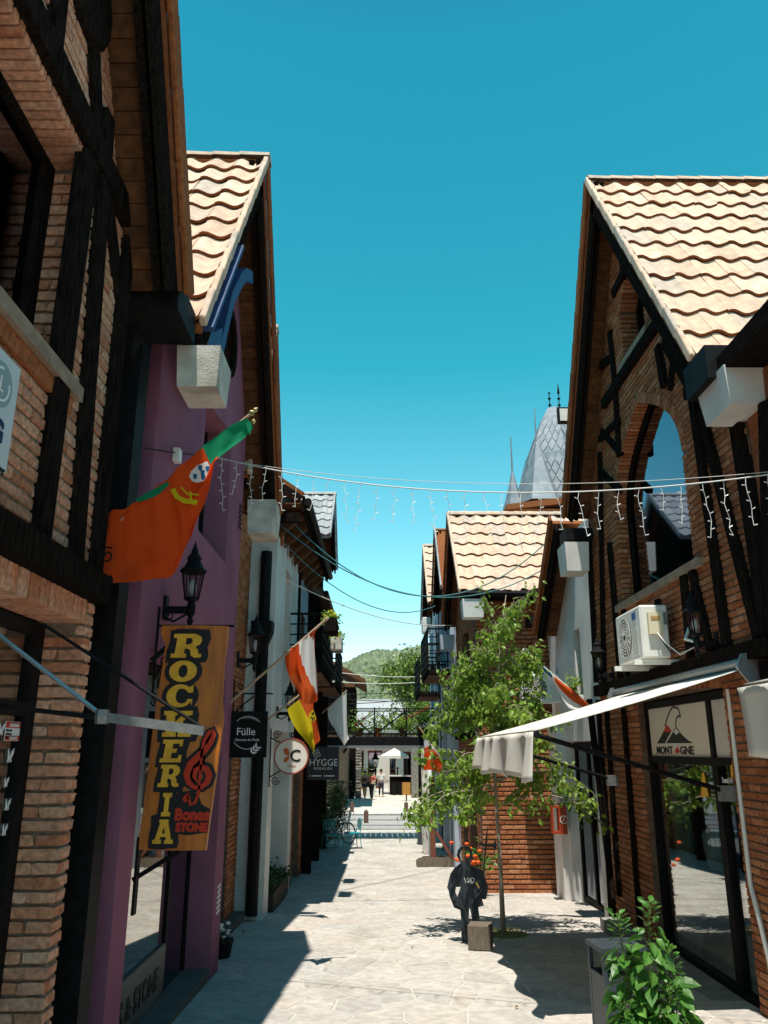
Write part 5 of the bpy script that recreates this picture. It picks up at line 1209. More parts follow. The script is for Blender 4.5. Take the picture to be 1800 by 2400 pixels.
p = gr(1003, 2000); t = thing('planter', 'tall white planter with a dark green shrub, nearest the grey bin', 'planter', p); MB().raw([(p.x-.14,p.y-.14,p.z),(p.x+.14,p.y-.14,p.z),(p.x+.14,p.y+.14,p.z),(p.x-.14,p.y+.14,p.z),(p.x-.18,p.y-.18,p.z+.75),(p.x+.18,p.y-.18,p.z+.75),(p.x+.18,p.y+.18,p.z+.75),(p.x-.18,p.y+.18,p.z+.75)], [(0,3,2,1),(4,5,6,7),(0,1,5,4),(1,2,6,5),(2,3,7,6),(3,0,4,7)]).build('box', m_white, t)
foliage(t, [leaf_matrix(p+Vector((random.gauss(0,.17), random.gauss(0,.17), 1.1+random.gauss(0,.25))), (rnd(-1,1), rnd(-1,1), rnd(-.3,1)), rnd(.06,.1)) for _ in range(420)], LEAFD, m_leaf, 0)
p = gr(990, 1978); t = thing('pillar_bin', 'slim dark grey pillar bin with a flat lid at the end of the street', 'litter bin', p); MB().box(p.x-.16,p.y-.16,p.z,p.x+.16,p.y+.16,p.z+.95).build('body', M('slate_paint', (.05,.06,.07), None, rough=.5), t); MB().box(p.x-.24,p.y-.2,p.z+.96,p.x+.24,p.y+.2,p.z+1.0).build('lid', m_black, t)

# ------------------------------------------------------------------ awnings
def awning(lab, Xw, Xf, y0, y1, zw, zf, drop, brackets):
    t = thing('awning', lab, 'awning', (Xw, (y0+y1)/2, zw)); n = 14; nv = 10; b = MB(); V = {}
    for i in range(n+1):
        for j in range(nv+1):
            f = i/n; y = y0+(y1-y0)*j/nv; V[i,j] = Vector((Xw+(Xf-Xw)*f, y, zw+(zf-zw)*f-.018*math.sin(math.pi*f)*(1+.35*math.sin(j*1.3))))
    b.grid(V, n, nv)
    o = b.build('canopy', m_awn, t, smooth=True, fix=False); s_ = o.modifiers.new('t', 'SOLIDIFY'); s_.thickness = .008
    b = MB(); V = {}; nj = 70
    for i in range(9):
        for j in range(nj+1):
            f = i/8; y = y0+(y1-y0)*j/nj; q_ = (y-y0); V[i,j] = Vector((Xf-.03-.07*f**.7*math.sin(q_*6.2+1.2*math.sin(q_*2.1))-.03*f, y, zf-.01-drop*f*(1+.06*math.sin(q_*4.4))))
    b.grid(V, 8, nj)
    o = b.build('valance', m_awn, t, smooth=True, fix=False); s_ = o.modifiers.new('t', 'SOLIDIFY'); s_.thickness = .006
    MB().tube([(Xf-.0, y0-.03, zf-.03), (Xf, y1+.03, zf-.03)], .028, 8).build('front_bar', m_black, t)
    MB().tube([(Xw-.09, y0-.05, zw+.03), (Xw-.09, y1+.05, zw+.03)], .055, 10).build('roller', m_galv, t)
    for y in (y0-.06, y1+.06): MB().prism(Fr((0,y,0),(1,0,0),(0,-1,0)), [(Xw-.22,zw-.03),(Xw-.16,zw+.1),(Xw-.005,zw+.13),(Xw-.005,zw-.22),(Xw-.1,zw-.2)], -.02, .02).build('end_plate', m_galv, t)
    for (yb, zb), yf in zip(brackets, (y0, y1-.1)):
        MB().tube([(Xf, yf, zf-.04), (Xw-.16, yb, zb+.02)], .024, 8).build('arm', m_black, t)
        MB().box(Xw-.17, yb-.05, zb-.09, Xw-.005, yb+.05, zb+.06).build('arm_bracket', m_galv, t)
awning('long cream awning with hanging valance over the shop with the mountain sign', 3.65, 1.5, 7.7, 12.0, 2.93, 2.32, .44, ((8.49, 1.74), (12.6, 1.72)))
awning('second cream awning, cut off at the very edge of the picture', 3.65, 1.62, -.2, 3.55, 2.9, 2.42, .3, ((.4, 1.75), (2.9, 1.75)))
# folded awning arms of the dark brick house
t = thing('folding_awning', 'grey folding awning frame with its cloth rolled in, on the nearest brick house', 'awning frame', (-1.85, 3.6, 2.3)); y = 3.6
P = lambda u, v: onY(u, v, y)
MB().beam(P(238,1680), P(478,1713), .022, .04).build('forearm', M('dull_metal', (.17,.175,.17), (.12,.125,.125), 30, .55, .1, 60, .3), t); MB().tube([P(-40,1650), P(240,1683)], .012, 6).build('upper_arm', m_black, t)
MB().tube([P(-30,1467), P(240,1678)], .011, 6).build('stay', m_galv, t); MB().tube([P(100,1462), P(478,1708)], .008, 6).build('front_stay', m_black, t); MB().lathe([(.03,-.03),(.034,0),(.03,.03)], P(240,1680), 10).build('elbow', m_galv, t)

# ------------------------------------------------------------------ lanterns
def lant(u, v, X, side, lab, proto=[None]):
    p = onX(u, v, X); grp = 'black wall lanterns along the street'
    if proto[0] is None: proto[0] = lantern_proto(p); tag(proto[0], lab, 'lantern', grp); proto[0].scale = (.86, .86, .86); return
    copy_tree(proto[0], p, 0 if side < 0 else math.pi, label=lab, cat='lantern', group=grp)
lant(385, 1425, -1.85, -1, 'black lantern on the purple wall under the red and green flag')
lant(556, 1545, -1.85, -1, 'black lantern at the far edge of the purple house, above the black round-motif sign')
lant(649, 1670, -1.85, -1, 'black lantern on the white pillar behind the yellow flag')
lant(1684, 1505, 3.65, 1, 'black lantern between the timbers next to the air conditioner, above the awning')
lant(1440, 1580, 3.65, 1, 'black lantern on the far edge of the arched-window house, above the furled flag')
lant(770, 1590, -1.62, -1, 'small black lantern on the dark post under the plant-hung balcony')
lant(1045, 1557, 2.2, 1, 'small black lantern under the nearer black balcony of the pale blue house')
lant(1030, 1590, 2.2, 1, 'small black lantern under the farther black balcony of the pale blue house')
lant(1110, 1660, 2.2, 1, 'black lantern on the brick house, half hidden in the young tree')
t = lantern_proto((-.3, 29.9, 1.45)); tag(t, 'black lantern hanging under the footbridge above the court', 'lantern', 'black wall lanterns along the street')

# ------------------------------------------------------------------ air conditioners, floodlight
def aircon(c, lab, face, w_=.82, h=.58, d=.3, badge=True):
    """face: rotation so that local -y is the fan side"""
    t = thing('air_conditioner', lab, 'air conditioner', c); Mz = Matrix.Translation(c) @ Matrix.Rotation(face, 4, 'Z')
    f = Fr(Mz @ Vector((0,-d/2,0)), Mz.to_3x3() @ Vector((1,0,0)), Mz.to_3x3() @ Vector((0,-1,0)))
    cb = chamfer_box(w_, d, h, .02, 0, 'case', m_plastic); o = bpy.data.objects.new('case', cb); COL.objects.link(o); o.matrix_basis = Mz @ Matrix.Translation((0,0,h/2)); WLOC[o.name] = Vector(c)+Vector((0,0,h/2)); o.parent = t; o.matrix_parent_inverse = Matrix.Translation(-WLOC[t.name])
    MB().prism(f, arc((-.13, h/2), .25, 0, 360, 28)[:-1], .001, .004).build('fan_opening', m_dark, t)
    b = MB()
    for r in (.05,.09,.13,.17,.21,.245): b.tube([f(-.13+r*math.cos(a*math.pi/14), h/2+r*math.sin(a*math.pi/14), .012) for a in range(29)], .004, 4, cap=False)
    for k in range(16): a = k*math.pi/8; b.tube([f(-.13+.04*math.cos(a), h/2+.04*math.sin(a), .014), f(-.13+.25*math.cos(a), h/2+.25*math.sin(a), .012)], .0035, 4)
    b.build('fan_guard', m_plastic, t)
    for k in range(13): MB().prism(f, rect(.19, .06+k*.026, .37, .075+k*.026), .001, .006).build('louvre', m_plastic, t)
    if badge: MB().prism(f, rect(.2, h-.15, .34, h-.06), .001, .006).build('badge', M('blue_badge', (.02,.1,.3), None, rough=.4), t)
    return t, f
c = Vector((3.36, 9.85, 3.2)); t, f = aircon((3.36, 10.05, 3.2), 'white air conditioner with a cream switch box, on brackets over the awning', -math.pi/2 - .0, 1.0, .64, .34)
fe = FC(9.54)
MB().prism(fe, rect(3.27, 3.48, 3.44, 3.74), .001, .05).build('switch_box', m_cream, t); MB().prism(fe, rect(3.3, 3.65, 3.41, 3.69), .051, .056).build('switch', M('ochre_plastic', (.4,.25,.08), None), t); MB().prism(fe, rect(3.47, 3.6, 3.51, 3.75), .001, .004).build('rating_label', m_galv, t)
for k in range(3): MB().tube([(3.36, 9.5, 3.5), (3.4+.02*k, 9.35, 3.35-.05*k), (3.5, 9.2, 3.2+.04*k), (3.64, 9.05, 3.28)], .008, 5).build('cable', m_black if k else m_plastic, t)
for y in (9.65, 10.45): MB().box(3.1, y-.025, 3.13, 3.64, y+.025, 3.19).build('bracket', m_plastic, t)
MB().tube([(3.6, 9.1, 3.5), (3.5, 9.0, 3.35), (3.55, 8.85, 3.3), (3.6, 8.8, 3.0)], .02, 6).build('pipe', m_plastic, t)
aircon((3.35, 16.6, 3.05), 'white air conditioner behind the red white and blue flag on the white house', 0, .8, .58, .3, False)
aircon((1.85, 29.6, 6.3), 'small white air conditioner high above the far balcony of the pale blue house', -math.pi/2, .7, .55, .3, False)
p = onX(1334, 975, 3.24); t = thing('floodlight', 'small white floodlight on the edge of the arched-window house roof', 'floodlight', p)
MB().box(p.x-.2, p.y-.05, p.z-.14, p.x+.12, p.y+.03, p.z+.14).build('case', m_black, t); MB().box(p.x-.17, p.y-.06, p.z-.11, p.x+.09, p.y-.051, p.z+.11).build('pane', m_plastic, t); MB().box(p.x-.03, p.y+.03, p.z-.03, p.x+.03, p.y+.2, p.z+.03).build('bracket', m_black, t)
# ------------------------------------------------------------------ signs
def scroll_bracket(t, f, a0, a1, z, n=0, drop=.45, mat=None):
    """wrought-iron bracket: bar from a0 (wall) to a1, with a scroll under it; in the plane of frame f"""
    s = 1 if a1 > a0 else -1; b = MB(); b.tube([f(a0, z, n), f(a1, z, n)], .011, 6); b.tube([f(a0, z+.16, n), f(a0, z-drop, n)], .011, 6)
    b.tube([f(a0, z-drop*.75, n), f(a0+s*.1, z-drop*.4, n), f(a0+s*.26, z-.03, n)], .01, 6)
    for c, r, t0, sg in (((a0+s*.09, z-drop*.5), .06, 0, 1), ((a0+s*.33, z-.07), .06, 1.5, -1), ((a0+s*.03, z-drop-.02), .04, 3.1, 1), ((a0+s*.08, z+.08), .05, 3, -1)):
        b.tube(spiral(f(c[0], c[1], n), r, t0, 1.4, 16, f.ex, f.ez, sg*s), .006, 4)
    b.build('bracket', mat or m_black, t)
m_signwood = M('varnished_sign_wood', (.56,.165,.012), (.36,.095,.008), 4, .38, .2, 40, .5, stretch=(5, 5, .7))
f = FC(6.65); Q6 = lambda x, z: (lambda p: (p.x, p.z))(onY(280+x/3.6875, 1440+z/3.6875, 6.65))
t = thing('hanging_sign', 'tall live-edge wooden sign with yellow letters and red clef, hung on the purple wall', 'sign', f(*Q6(250, 100)))
pl = [(375,102),(368,170),(392,235),(405,262),(392,380),(374,490),(352,620),(330,750),(312,900),(290,1050),(268,1230),(250,1400),(232,1540),(220,1650),(190,1840),(160,2030),(450,2036),(750,2036),(768,1900),(790,1740),(812,1590),(838,1400),(856,1260),(872,1150),(890,1000),(902,900),(893,800),(890,720),(896,640),(900,560),(902,480),(908,400),(925,310),(936,240),(942,105),(650,98)]
MB().prism(f, [Q6(*p) for p in pl], -.03, .03).build('plank', m_signwood, t)
GL = {'I': ([(.1,0),(.9,0),(.9,.18),(.7,.18),(.7,.82),(.9,.82),(.9,1),(.1,1),(.1,.82),(.3,.82),(.3,.18),(.1,.18)], []),
 'E': ([(0,0),(1,0),(1,.32),(.85,.32),(.85,.18),(.5,.18),(.5,.42),(.72,.42),(.72,.6),(.5,.6),(.5,.82),(.82,.82),(.82,.7),(.95,.7),(.95,1),(0,1),(0,.82),(.14,.82),(.14,.18),(0,.18)], []),
 'A': ([(0,0),(.42,0),(.42,.16),(.33,.16),(.37,.28),(.63,.28),(.67,.16),(.58,.16),(.58,0),(1,0),(1,.16),(.9,.16),(.7,.86),(.7,1),(.25,1),(.25,.86),(.3,.86),(.1,.16),(0,.16)], [[(.42,.42),(.58,.42),(.5,.7)]]),
 'R': ([(0,0),(.5,0),(.5,.17),(.42,.17),(.42,.38),(.52,.38),(.62,.3),(.66,.1),(.78,0),(1,.02),(1,.16),(.9,.16),(.86,.34),(.76,.46),(.9,.56),(.95,.72),(.88,.9),(.7,1),(0,1),(0,.83),(.12,.83),(.12,.17),(0,.17)], [[(.42,.55),(.58,.56),(.66,.69),(.58,.83),(.42,.83)]]),
 'K': ([(0,0),(.48,0),(.48,.17),(.4,.17),(.4,.36),(.48,.42),(.62,.17),(.55,.17),(.55,0),(1,0),(1,.17),(.92,.17),(.68,.58),(.88,.83),(1,.83),(1,1),(.56,1),(.56,.83),(.64,.83),(.4,.56),(.4,.83),(.48,.83),(.48,1),(0,1),(0,.83),(.1,.83),(.1,.17),(0,.17)], []),
 'O': (arc((.5,.5), .5, 0, 360, 20)[:-1], [arc((.5,.5), .17, 0, 360, 14, .3)[:-1]]),
 'C': (arc((.5,.5), .5, 45, 330, 18) + [(.97,.08),(.97,.36),(.8,.36)] + [(.72,.2),(.6,.16)] + list(reversed(arc((.52,.5), .18, 75, 250, 8, .32))) + [(.68,.78),(.8,.64),(.97,.64),(.97,.97),(.84,.9)], [])}
k = 0
for ch, (xl, zb, xr, zt_) in zip('ROCKERIA', ((452,380,748,175), (432,588,690,403), (408,806,660,608), (380,1058,645,836), (358,1278,575,1082), (340,1490,555,1298), (362,1742,478,1540), (296,1976,492,1768))):
    (a0, z0), (a1, z1) = Q6(xl, zb), Q6(xr, zt_); sh = Q6(xl+ (38 if ch in 'RE' else 22), zt_)[0]-a0
    m_ = lambda p, gx=0, gz_=0: (a0-gx+(a1-a0-sh+2*gx)*p[0]+sh*p[1], z0-gz_+(z1-z0+2*gz_)*p[1])
    out, ho = GL[ch]; k += 1
    blob = arc((.5,.5), .62, 0, 360, 22, .66)[:-1] if ch in 'OC' else [(-.1,-.16),(.3,-.2),(.7,-.17),(1.12,-.14),(1.17,.1),(1.1,.45),(1.16,.8),(1.08,1.14),(.6,1.18),(.1,1.17),(-.1,1.1),(-.07,.7),(-.12,.3)]
    MB().prism(f, [m_(p, .012, .006) for p in blob], .0302+k*.0003, .036+k*.0006).build('letter_backing', m_lblack, t)  # black backing outline of the letter, part of the sign's own paint
    MB().prism(f, [m_(p) for p in out], .042, .052, holes=[[m_(p) for p in h] for h in ho]).build('letter', m_lyel, t)
cl = [(598,1608),(585,1585),(600,1560),(612,1590),(625,1640),(665,1625),(690,1560),(702,1480),(712,1350),(720,1240),(725,1180),(745,1090),(785,1020),(815,1005),(828,1040),(800,1110),(755,1170),(690,1230),(625,1295),(592,1380),(612,1455),(665,1495),(720,1490),(768,1450),(788,1390),(768,1340),(720,1318),(672,1345),(658,1400),(680,1440)]
cw = [.05,.05,.045,.025,.02,.022,.02,.018,.018,.02,.022,.025,.03,.03,.032,.04,.045,.05,.055,.05,.04,.03,.035,.045,.05,.05,.045,.04,.03,.015]
MB().ribbon(f, [Q6(*p) for p in cl[8:]], [q*1.7+.02 for q in cw[8:]], .0305, .0385).build('clef_backing', m_lblack, t)  # black backing outline of the clef, part of the sign's own paint
MB().prism(f, [Q6(*p) for p in ((520,1500),(560,1530),(640,1520),(690,1560),(720,1640),(790,1680),(770,1880),(600,1905),(480,1890),(470,1700))], .0303, .0372).build('clef_backing', m_lblack, t)
MB().ribbon(f, [Q6(*p) for p in cl], cw, .045, .055).build('clef', m_lred, t)
for s_, (x, z), sz in (('Bones', (635, 1772), .118), ('STONE', (632, 1868), .083)): text(s_, sz, f, *Q6(x, z), .042, m_lred, t, bold=.006, sx=.92)
scroll_bracket(t, f, -1.84, -1.2, Q6(0, 92)[1], -.045, .6)
MB().beam(f(*Q6(262, 395), -.05), f(*Q6(440, 240), -.05), .03, .04).build('brace', m_black, t); MB().beam(onY(311, 2062, 6.72), onY(420, 1995, 6.72), .03, .035).build('brace', m_black, t)
MB().prism(Fr((-1.85,0,0),(0,1,0),(1,0,0)), rect(6.62, .95, 6.7, 1.5), .0, .02).build('wall_plate', m_black, t)

f = FC(10.5); p0 = onY(548, 1667, 10.5); p1 = onY(624, 1776, 10.5)
t = thing('hanging_sign', 'black square shop sign with a thin white ring and leaf sprig, beyond the purple house', 'sign', (p0.x, 10.5, p0.z))
MB().prism(f, rect(p0.x-.06, p1.z, p1.x, p0.z), -.012, .012).build('board', m_black, t)
scroll_bracket(t, f, -1.84, p1.x+.05, p0.z+.22, 0, .4)
for x in (p0.x+.1, p1.x-.1): MB().tube([f(x, p0.z, 0), f(x, p0.z+.22, 0)], .005, 4).build('hanger', m_black, t)
cx, cz = p0.x+.19, (p0.z+p1.z)/2+.02
MB().ribbon(f, arc((cx, cz), .2, 40, 135, 16), .006, .0125, .015).build('ring', m_lwhite, t); MB().ribbon(f, arc((cx, cz), .2, 215, 300, 16), .006, .0125, .015).build('ring', m_lwhite, t); MB().ribbon(f, arc((cx, cz), .182, 50, 110, 12), .003, .0125, .015).build('ring', m_lwhite, t)
text('Fülle', .13, f, cx-.02, cz-.03, .0125, m_lwhite, t); text('Almacén de Moda', .042, f, cx+.0, cz-.1, .0125, m_lwhite, t)
for k in range(6):
    a = cx+.06+.028*(k//2); z = cz-.25+.03*(k//2); dx, dz = ((.0,.075) if k%2 == 0 else (.075,.01))
    MB().prism(f, [(a,z),(a+dx*.4-dz*.18,z+dz*.4+dx*.18),(a+dx,z+dz),(a+dx*.4+dz*.18,z+dz*.4-dx*.18)], .0125, .015).build('sprig_leaf', m_lwhite, t)

f = FC(14.1); c = onY(683, 1772, 14.1); r = .295
t = thing('round_sign', 'round white shop sign with an orange butterfly and a black letter, red rim', 'sign', c)
MB().prism(f, arc((c.x, c.z), r, 0, 360, 40)[:-1], -.04, .04, holes=[arc((c.x, c.z), r*.93, 0, 360, 40)[:-1]]).build('rim', M('red_brown_rim', (.35,.07,.035), None), t)
MB().prism(f, arc((c.x, c.z), r*.935, 0, 360, 40)[:-1], -.03, .03).build('board', M('cream_sign_face', (.74,.7,.64), None, rough=.5), t)
text('C', .27, f, c.x+.07, c.z-.085, .0305, m_lblack, t, bold=.004); text('CRISALIS', .036, f, c.x+.01, c.z-.17, .0305, m_lred, t)
m_or = M('orange_print', (.6,.13,.04), None)
for pts in ([(-.02,.02),(-.05,.11),(-.1,.14),(-.14,.1),(-.12,.04),(-.07,.01)], [(-.02,-.0),(-.06,-.0),(-.11,-.03),(-.13,-.08),(-.09,-.11),(-.05,-.07)]): MB().prism(f, [(c.x+a, c.z+z) for a, z in pts], .0305, .033).build('butterfly_wing', m_or, t)
b = MB(); b.tube([f(-1.8, c.z+.45, 0), f(-1.8, c.z-.5, 0)], .012, 6)
for z, s_ in ((.3, 1), (-.34, -1)): b.tube([f(-1.8, c.z+z, 0), f(c.x-.18, c.z+z*.7, 0)], .012, 6); b.tube(spiral(f(-1.7, c.z+z*1.15, 0), .075, 0, 1.5, 18, f.ex, f.ez, s_), .008, 4); b.tube(spiral(f(c.x+.0, c.z+r+.05, 0), .05, 3, 1.3, 14, f.ex, f.ez, s_), .007, 4)
b.build('bracket', m_black, t)

f = FC(21); p0 = onY(721, 1750, 21); p1 = onY(794, 1828, 21); W = p1.x-p0.x; cx = (p0.x+p1.x)/2
t = thing('hanging_sign', 'charcoal shop sign with thin white capitals and a parcel icon, over the shrubs', 'sign', (cx, 21, p0.z))
m_char = M('charcoal_board', (.03,.035,.042), None, rough=.6); MB().prism(f, rect(p0.x, p1.z, p1.x, p0.z), -.02, .02).build('board', m_char, t)
text('HYGGE', .235, f, cx+.01, p1.z+.34, .0205, m_lwhite, t, sx=.93); text('R E G A L O S', .075, f, cx, p1.z+.25, .0205, m_lwhite, t, bold=.002)
for a0, a1 in ((p0.x+.14, p0.x+.36), (p0.x+.47, p0.x+.69)): MB().prism(f, rect(a0, p1.z+.085, a1, p1.z+.11), .0205, .023).build('small_print', m_lwhite, t)
for a0 in (p0.x+.07, p0.x+.42): MB().prism(f, rect(a0, p1.z+.08, a0+.035, p1.z+.115), .0205, .023, holes=[rect(a0+.006, p1.z+.086, a0+.029, p1.z+.109)]).build('small_icon', m_lwhite, t)
ic = (cx-.17, p1.z+.63); Rq = lambda a, z: (ic[0]+a*.87-z*.5, ic[1]+a*.5+z*.87)
b = MB()
for q0, q1 in (((-.07,-.08),(.07,-.08)),((.07,-.08),(.07,.08)),((.07,.08),(-.07,.08)),((-.07,.08),(-.07,-.08)),((0,-.08),(0,.08)),((-.07,0),(.07,0))): b.ribbon(f, [Rq(*q0), Rq(*q1)], .012, .0205, .024)
b.build('parcel_icon', m_lwhite, t)
MB().tube([f(-1.86, p0.z+.12, 0), f(p1.x, p0.z+.12, 0)], .015, 6).build('bracket', m_black, t)
for x in (p0.x+.12, p1.x-.1): MB().tube([f(x, p0.z, 0), f(x, p0.z+.12, 0)], .007, 4).build('hanger', m_black, t)

# mountain sign over the shop door
fm = Fr((3.65,0,0), (0,-1,0), (-1,0,0)); nn = -.1
t = thing('shop_sign', 'white shop sign panel with a black and red mountain bird logo over the glass front', 'sign', (3.74, 10.22, 2.07))
MB().prism(fm, rect(-11.25, 2.065, -9.19, 2.69), nn-.03, nn).build('panel', M('warm_white_panel', (.72,.68,.6), None, rough=.5), t)
def QM(x, z):
    p = onX(1400+x/4.1475, 1700+z/4.1475, 3.75); return (-p.y, p.z)
def mp(pts, m_, k, name, w_=0):
    P = [QM(*p) for p in pts]
    (MB().ribbon(fm, P, w_, nn+.001+k*.001, nn+.003+k*.001) if w_ else MB().prism(fm, P, nn+.001+k*.001, nn+.003+k*.001)).build(name, m_, t)
mp([(582,176),(622,105),(648,52),(676,-4),(722,52),(690,112),(658,176)], m_lblack, 0, 'logo_slope'); mp([(646,58),(676,-6),(724,54),(700,70),(690,50),(676,76),(664,60)], m_lred, 1, 'logo_peak')
mp([(672,174),(720,92),(766,12),(806,70),(850,118),(890,150),(935,172)], m_lblack, 0, 'logo_mountain'); mp([(742,72),(766,28),(802,78),(784,74),(770,96),(758,74)], m_lwhite, 1, 'logo_snow')
mp([(660,10),(678,-60),(700,-120),(722,-165),(742,-180),(765,-172),(790,-160),(800,-130),(812,-80)], m_lblack, 2, 'logo_bird', .022); mp([(812,-82),(790,-92),(772,-70),(764,-30),(766,14)], m_lblack, 3, 'logo_bird', .022)
a0, z0 = QM(582, 278); a1, z1 = QM(742, 282); a2, _ = QM(948, 282); a3, _ = QM(810, 280)
text('MONT', .2, fm, (a0+a1)/2, z0, nn+.001, m_lblack, t, bold=.004, fit=(abs(a1-a0)*.96, abs(QM(582, 205)[1]-z0))); text('GNE', .2, fm, (a2+a3)/2, z0, nn+.001, m_lblack, t, bold=.004, fit=(abs(a2-a3)*.96, abs(QM(582, 205)[1]-z0)))
mp([(748,268),(778,204),(808,262),(790,256),(784,278),(772,278),(766,258)], m_lred, 1, 'logo_tree')
fs = FR(3.65)
for nm, lab, q, m_ in (('yellow_sticker', 'small yellow sticker high on the dark door frame', [(1712,1793),(1724,1793),(1727,1823),(1715,1823)], m_lyel), ('warning_sticker', 'yellow and black warning sticker on the shop glass', [(1646,1812),(1650,1810),(1662,1868),(1643,1868)], m_lyel)):
    P = [onX(u, v, 3.76 if 'warn' in nm else 3.71) for u, v in q]; X = P[0].x
    tag(MB().prism(Fr((X,0,0),(0,1,0),(-1,0,0)), [(p.y, p.z) for p in P], .0, .004).build(nm, m_), lab, 'sticker')
text('Local 14', .075, fm, -8.82, onX(1705,1835,3.7).z, -.066, m_lwhite, sf_ := thing('door_number', 'white lettering with the unit number on the dark door frame', 'lettering', (3.7, 8.82, 1.8)), bold=.002)
# electronics sign on the dark brick house
fl = FL(-1.85); pr = onX(49, 866, -1.76); pb_ = onX(6, 1103, -1.76)
t = thing('shop_sign', 'white electronics sign with a round grey logo, at the very edge of the picture', 'sign', (-1.8, 3.2, pb_.z)); yr = pr.y
MB().prism(fl, rect(yr-1.3, pb_.z, yr, pr.z), .03, .09).build('panel', M('pale_sign', (.55,.6,.62), None, rough=.5), t)
MB().prism(fl, arc((yr-.17, pr.z-.16), .11, 0, 360, 28)[:-1], .0905, .0935).build('logo_disc', M('grey_print', (.25,.35,.37), None), t)
MB().ribbon(fl, arc((yr-.17, pr.z-.16), .078, 20, -270, 22), .012, .094, .096).build('logo_ring', m_lwhite, t); MB().ribbon(fl, [(yr-.18, pr.z-.12), (yr-.18, pr.z-.19), (yr-.15, pr.z-.19)], .011, .094, .096).build('logo_nose', m_lwhite, t)
text('LG', .15, fl, yr-.18, pr.z-.43, .0905, M('dark_blue_print', (.01,.03,.1), None), t, bold=.006); text('Inverter', .075, fl, yr-.02, pr.z-.57, .0905, m_lblack, t, align='RIGHT')
text('BONES & STONE', .26, FL(-2.12), 7.75, -.06, .001, m_lblack, h2, sx=1.0, bold=.006)
# stickers on the glass of the dark brick house
fg = FL(-2.1); P = [onX(u, v, -2.1) for u, v in ((14,1690),(50,1692),(47,1741),(11,1736))]
t = thing('window_sticker', 'red and white camera warning sticker on the dark door glass', 'sticker', P[3]); ya, yb, za, zb = P[0].y, P[1].y, P[3].z, P[0].z
MB().prism(fg, rect(ya, za, yb, zb), .0, .003).build('sheet', m_lwhite, t)
MB().prism(fg, rect(ya+.003, zb-.035, yb-.003, zb-.003), .0032, .005).build('band', m_lred, t); MB().prism(fg, rect(ya+.003, za+.003, yb-.003, za+.028), .0032, .005).build('band', m_lred, t)
text('CAMARA DE', .026, fg, (ya+yb)/2, zb-.029, .0052, m_lwhite, t, sx=.8); text('VIGILANCIA', .022, fg, (ya+yb)/2, za+.008, .0052, m_lwhite, t, sx=.8)
for k, s_ in enumerate(('Sistema de', 'Grabación', '24 Hs.')): text(s_, .016, fg, ya+.008, zb-.055-.02*k, .0032, m_lblack, t, align='LEFT')
for k, (u, v, s_) in enumerate(((22,1775,1.2),(13,1836,.8),(16,1889,1),(9,1948,1),(2,1712,1))):
    c = onX(u, v, -2.1); f_ = Fr(c, (0,1,0), (1,0,0)); b = MB(); s_ *= .03
    for sg in (-1, 1): b.prism(f_, [(0,0),(sg*.35*s_,.9*s_),(sg*1.0*s_+.3*s_,1.4*s_),(sg*.9*s_+.2*s_,.4*s_),(sg*.55*s_,-.1*s_),(sg*.7*s_,-.7*s_),(sg*.2*s_,-.8*s_)], .0+.001*sg, .003+.001*sg)
    tag(b.build('butterfly_sticker', m_lwhite), ('large white butterfly sticker on the dark door glass, topmost of the full ones', 'smallest white butterfly sticker on the dark door glass', 'white butterfly sticker third down the dark door glass', 'white butterfly sticker lowest on the dark door glass', 'white butterfly sticker cut off beside the camera warning sticker')[k], 'sticker', 'white butterfly stickers')

# ------------------------------------------------------------------ flags
m_fr = cloth('red_flag_cloth', (.78,.085,.014), .5); m_fg = cloth('green_flag_cloth', (.01,.24,.11), .35); m_fw = cloth('white_flag_cloth', (.84,.83,.8), .5); m_fo = cloth('orange_flag_cloth', (.66,.11,.025), .45)
m_fy = cloth('yellow_flag_cloth', (.7,.55,.015), .4); m_fb = cloth('blue_flag_cloth', (.02,.13,.28), .3); m_pole = M('pale_wooden_pole', (.42,.3,.2), (.34,.23,.14), 20, .6)
m_gold = M('brass_finial', (.45,.36,.16), None, rough=.35, metal=.8)
def pole(t, Y, p0, p1, r=.013, mat=None, dy=0):
    a = onY(*p0, Y+dy); b = onY(*p1, Y); MB().tube([a, b], r, 8).build('pole', mat or m_pole, t); return b
t = thing('flag', 'large red and green flag with a white shield, draped before the purple wall', 'flag', onY(235, 1262, 5.4)); Y = 5.4; P = lambda u, v: onY(u, v, Y)
e = pole(t, Y, (222, 1270), (590, 968), .012); MB().lathe([(.012,-.02),(.026,0),(.012,.02),(.02,.035),(.004,.06)], e, 8, axis=Matrix.Rotation(.8,3,'Y')).build('finial', m_gold, t); MB().lathe([(.006,-.02),(.02,0),(.006,.02)], P(594, 988), 8).build('finial', m_gold, t)
cols = [[(578,984),(590,993),(592,1003)], [(545,1000),(560,1022),(566,1035)], [(500,1032),(516,1062),(522,1080)], [(455,1070),(482,1130),(510,1095)], [(415,1105),(450,1190),(478,1180)], [(375,1140),(430,1260),(440,1270)], [(335,1172),(385,1290),(412,1335)], [(300,1192),(330,1270),(360,1356)], [(268,1200),(285,1290),(305,1372)], [(250,1212),(250,1300),(250,1385)]]
fold = lambda u, v: .07*math.sin(u*9+v*2.2)*v + .05*math.sin(u*19+v*6)*v*min(1,u*2) + .018*math.sin(u*41-v*9)*min(1,u*2) - .03
grid_cloth(cols, 54, 20, P, fold, lambda u, v: 1 if u < .29 - .05*v else 0, 'cloth', [m_fr, m_fg], t)
cols = [[(322,1178),(330,1183)], [(355,1158),(372,1168)], [(398,1135),(402,1142)]]
grid_cloth(cols, 8, 3, P, lambda u, v: -.06, lambda u, v: 0, 'green_fold', [m_fg], t)
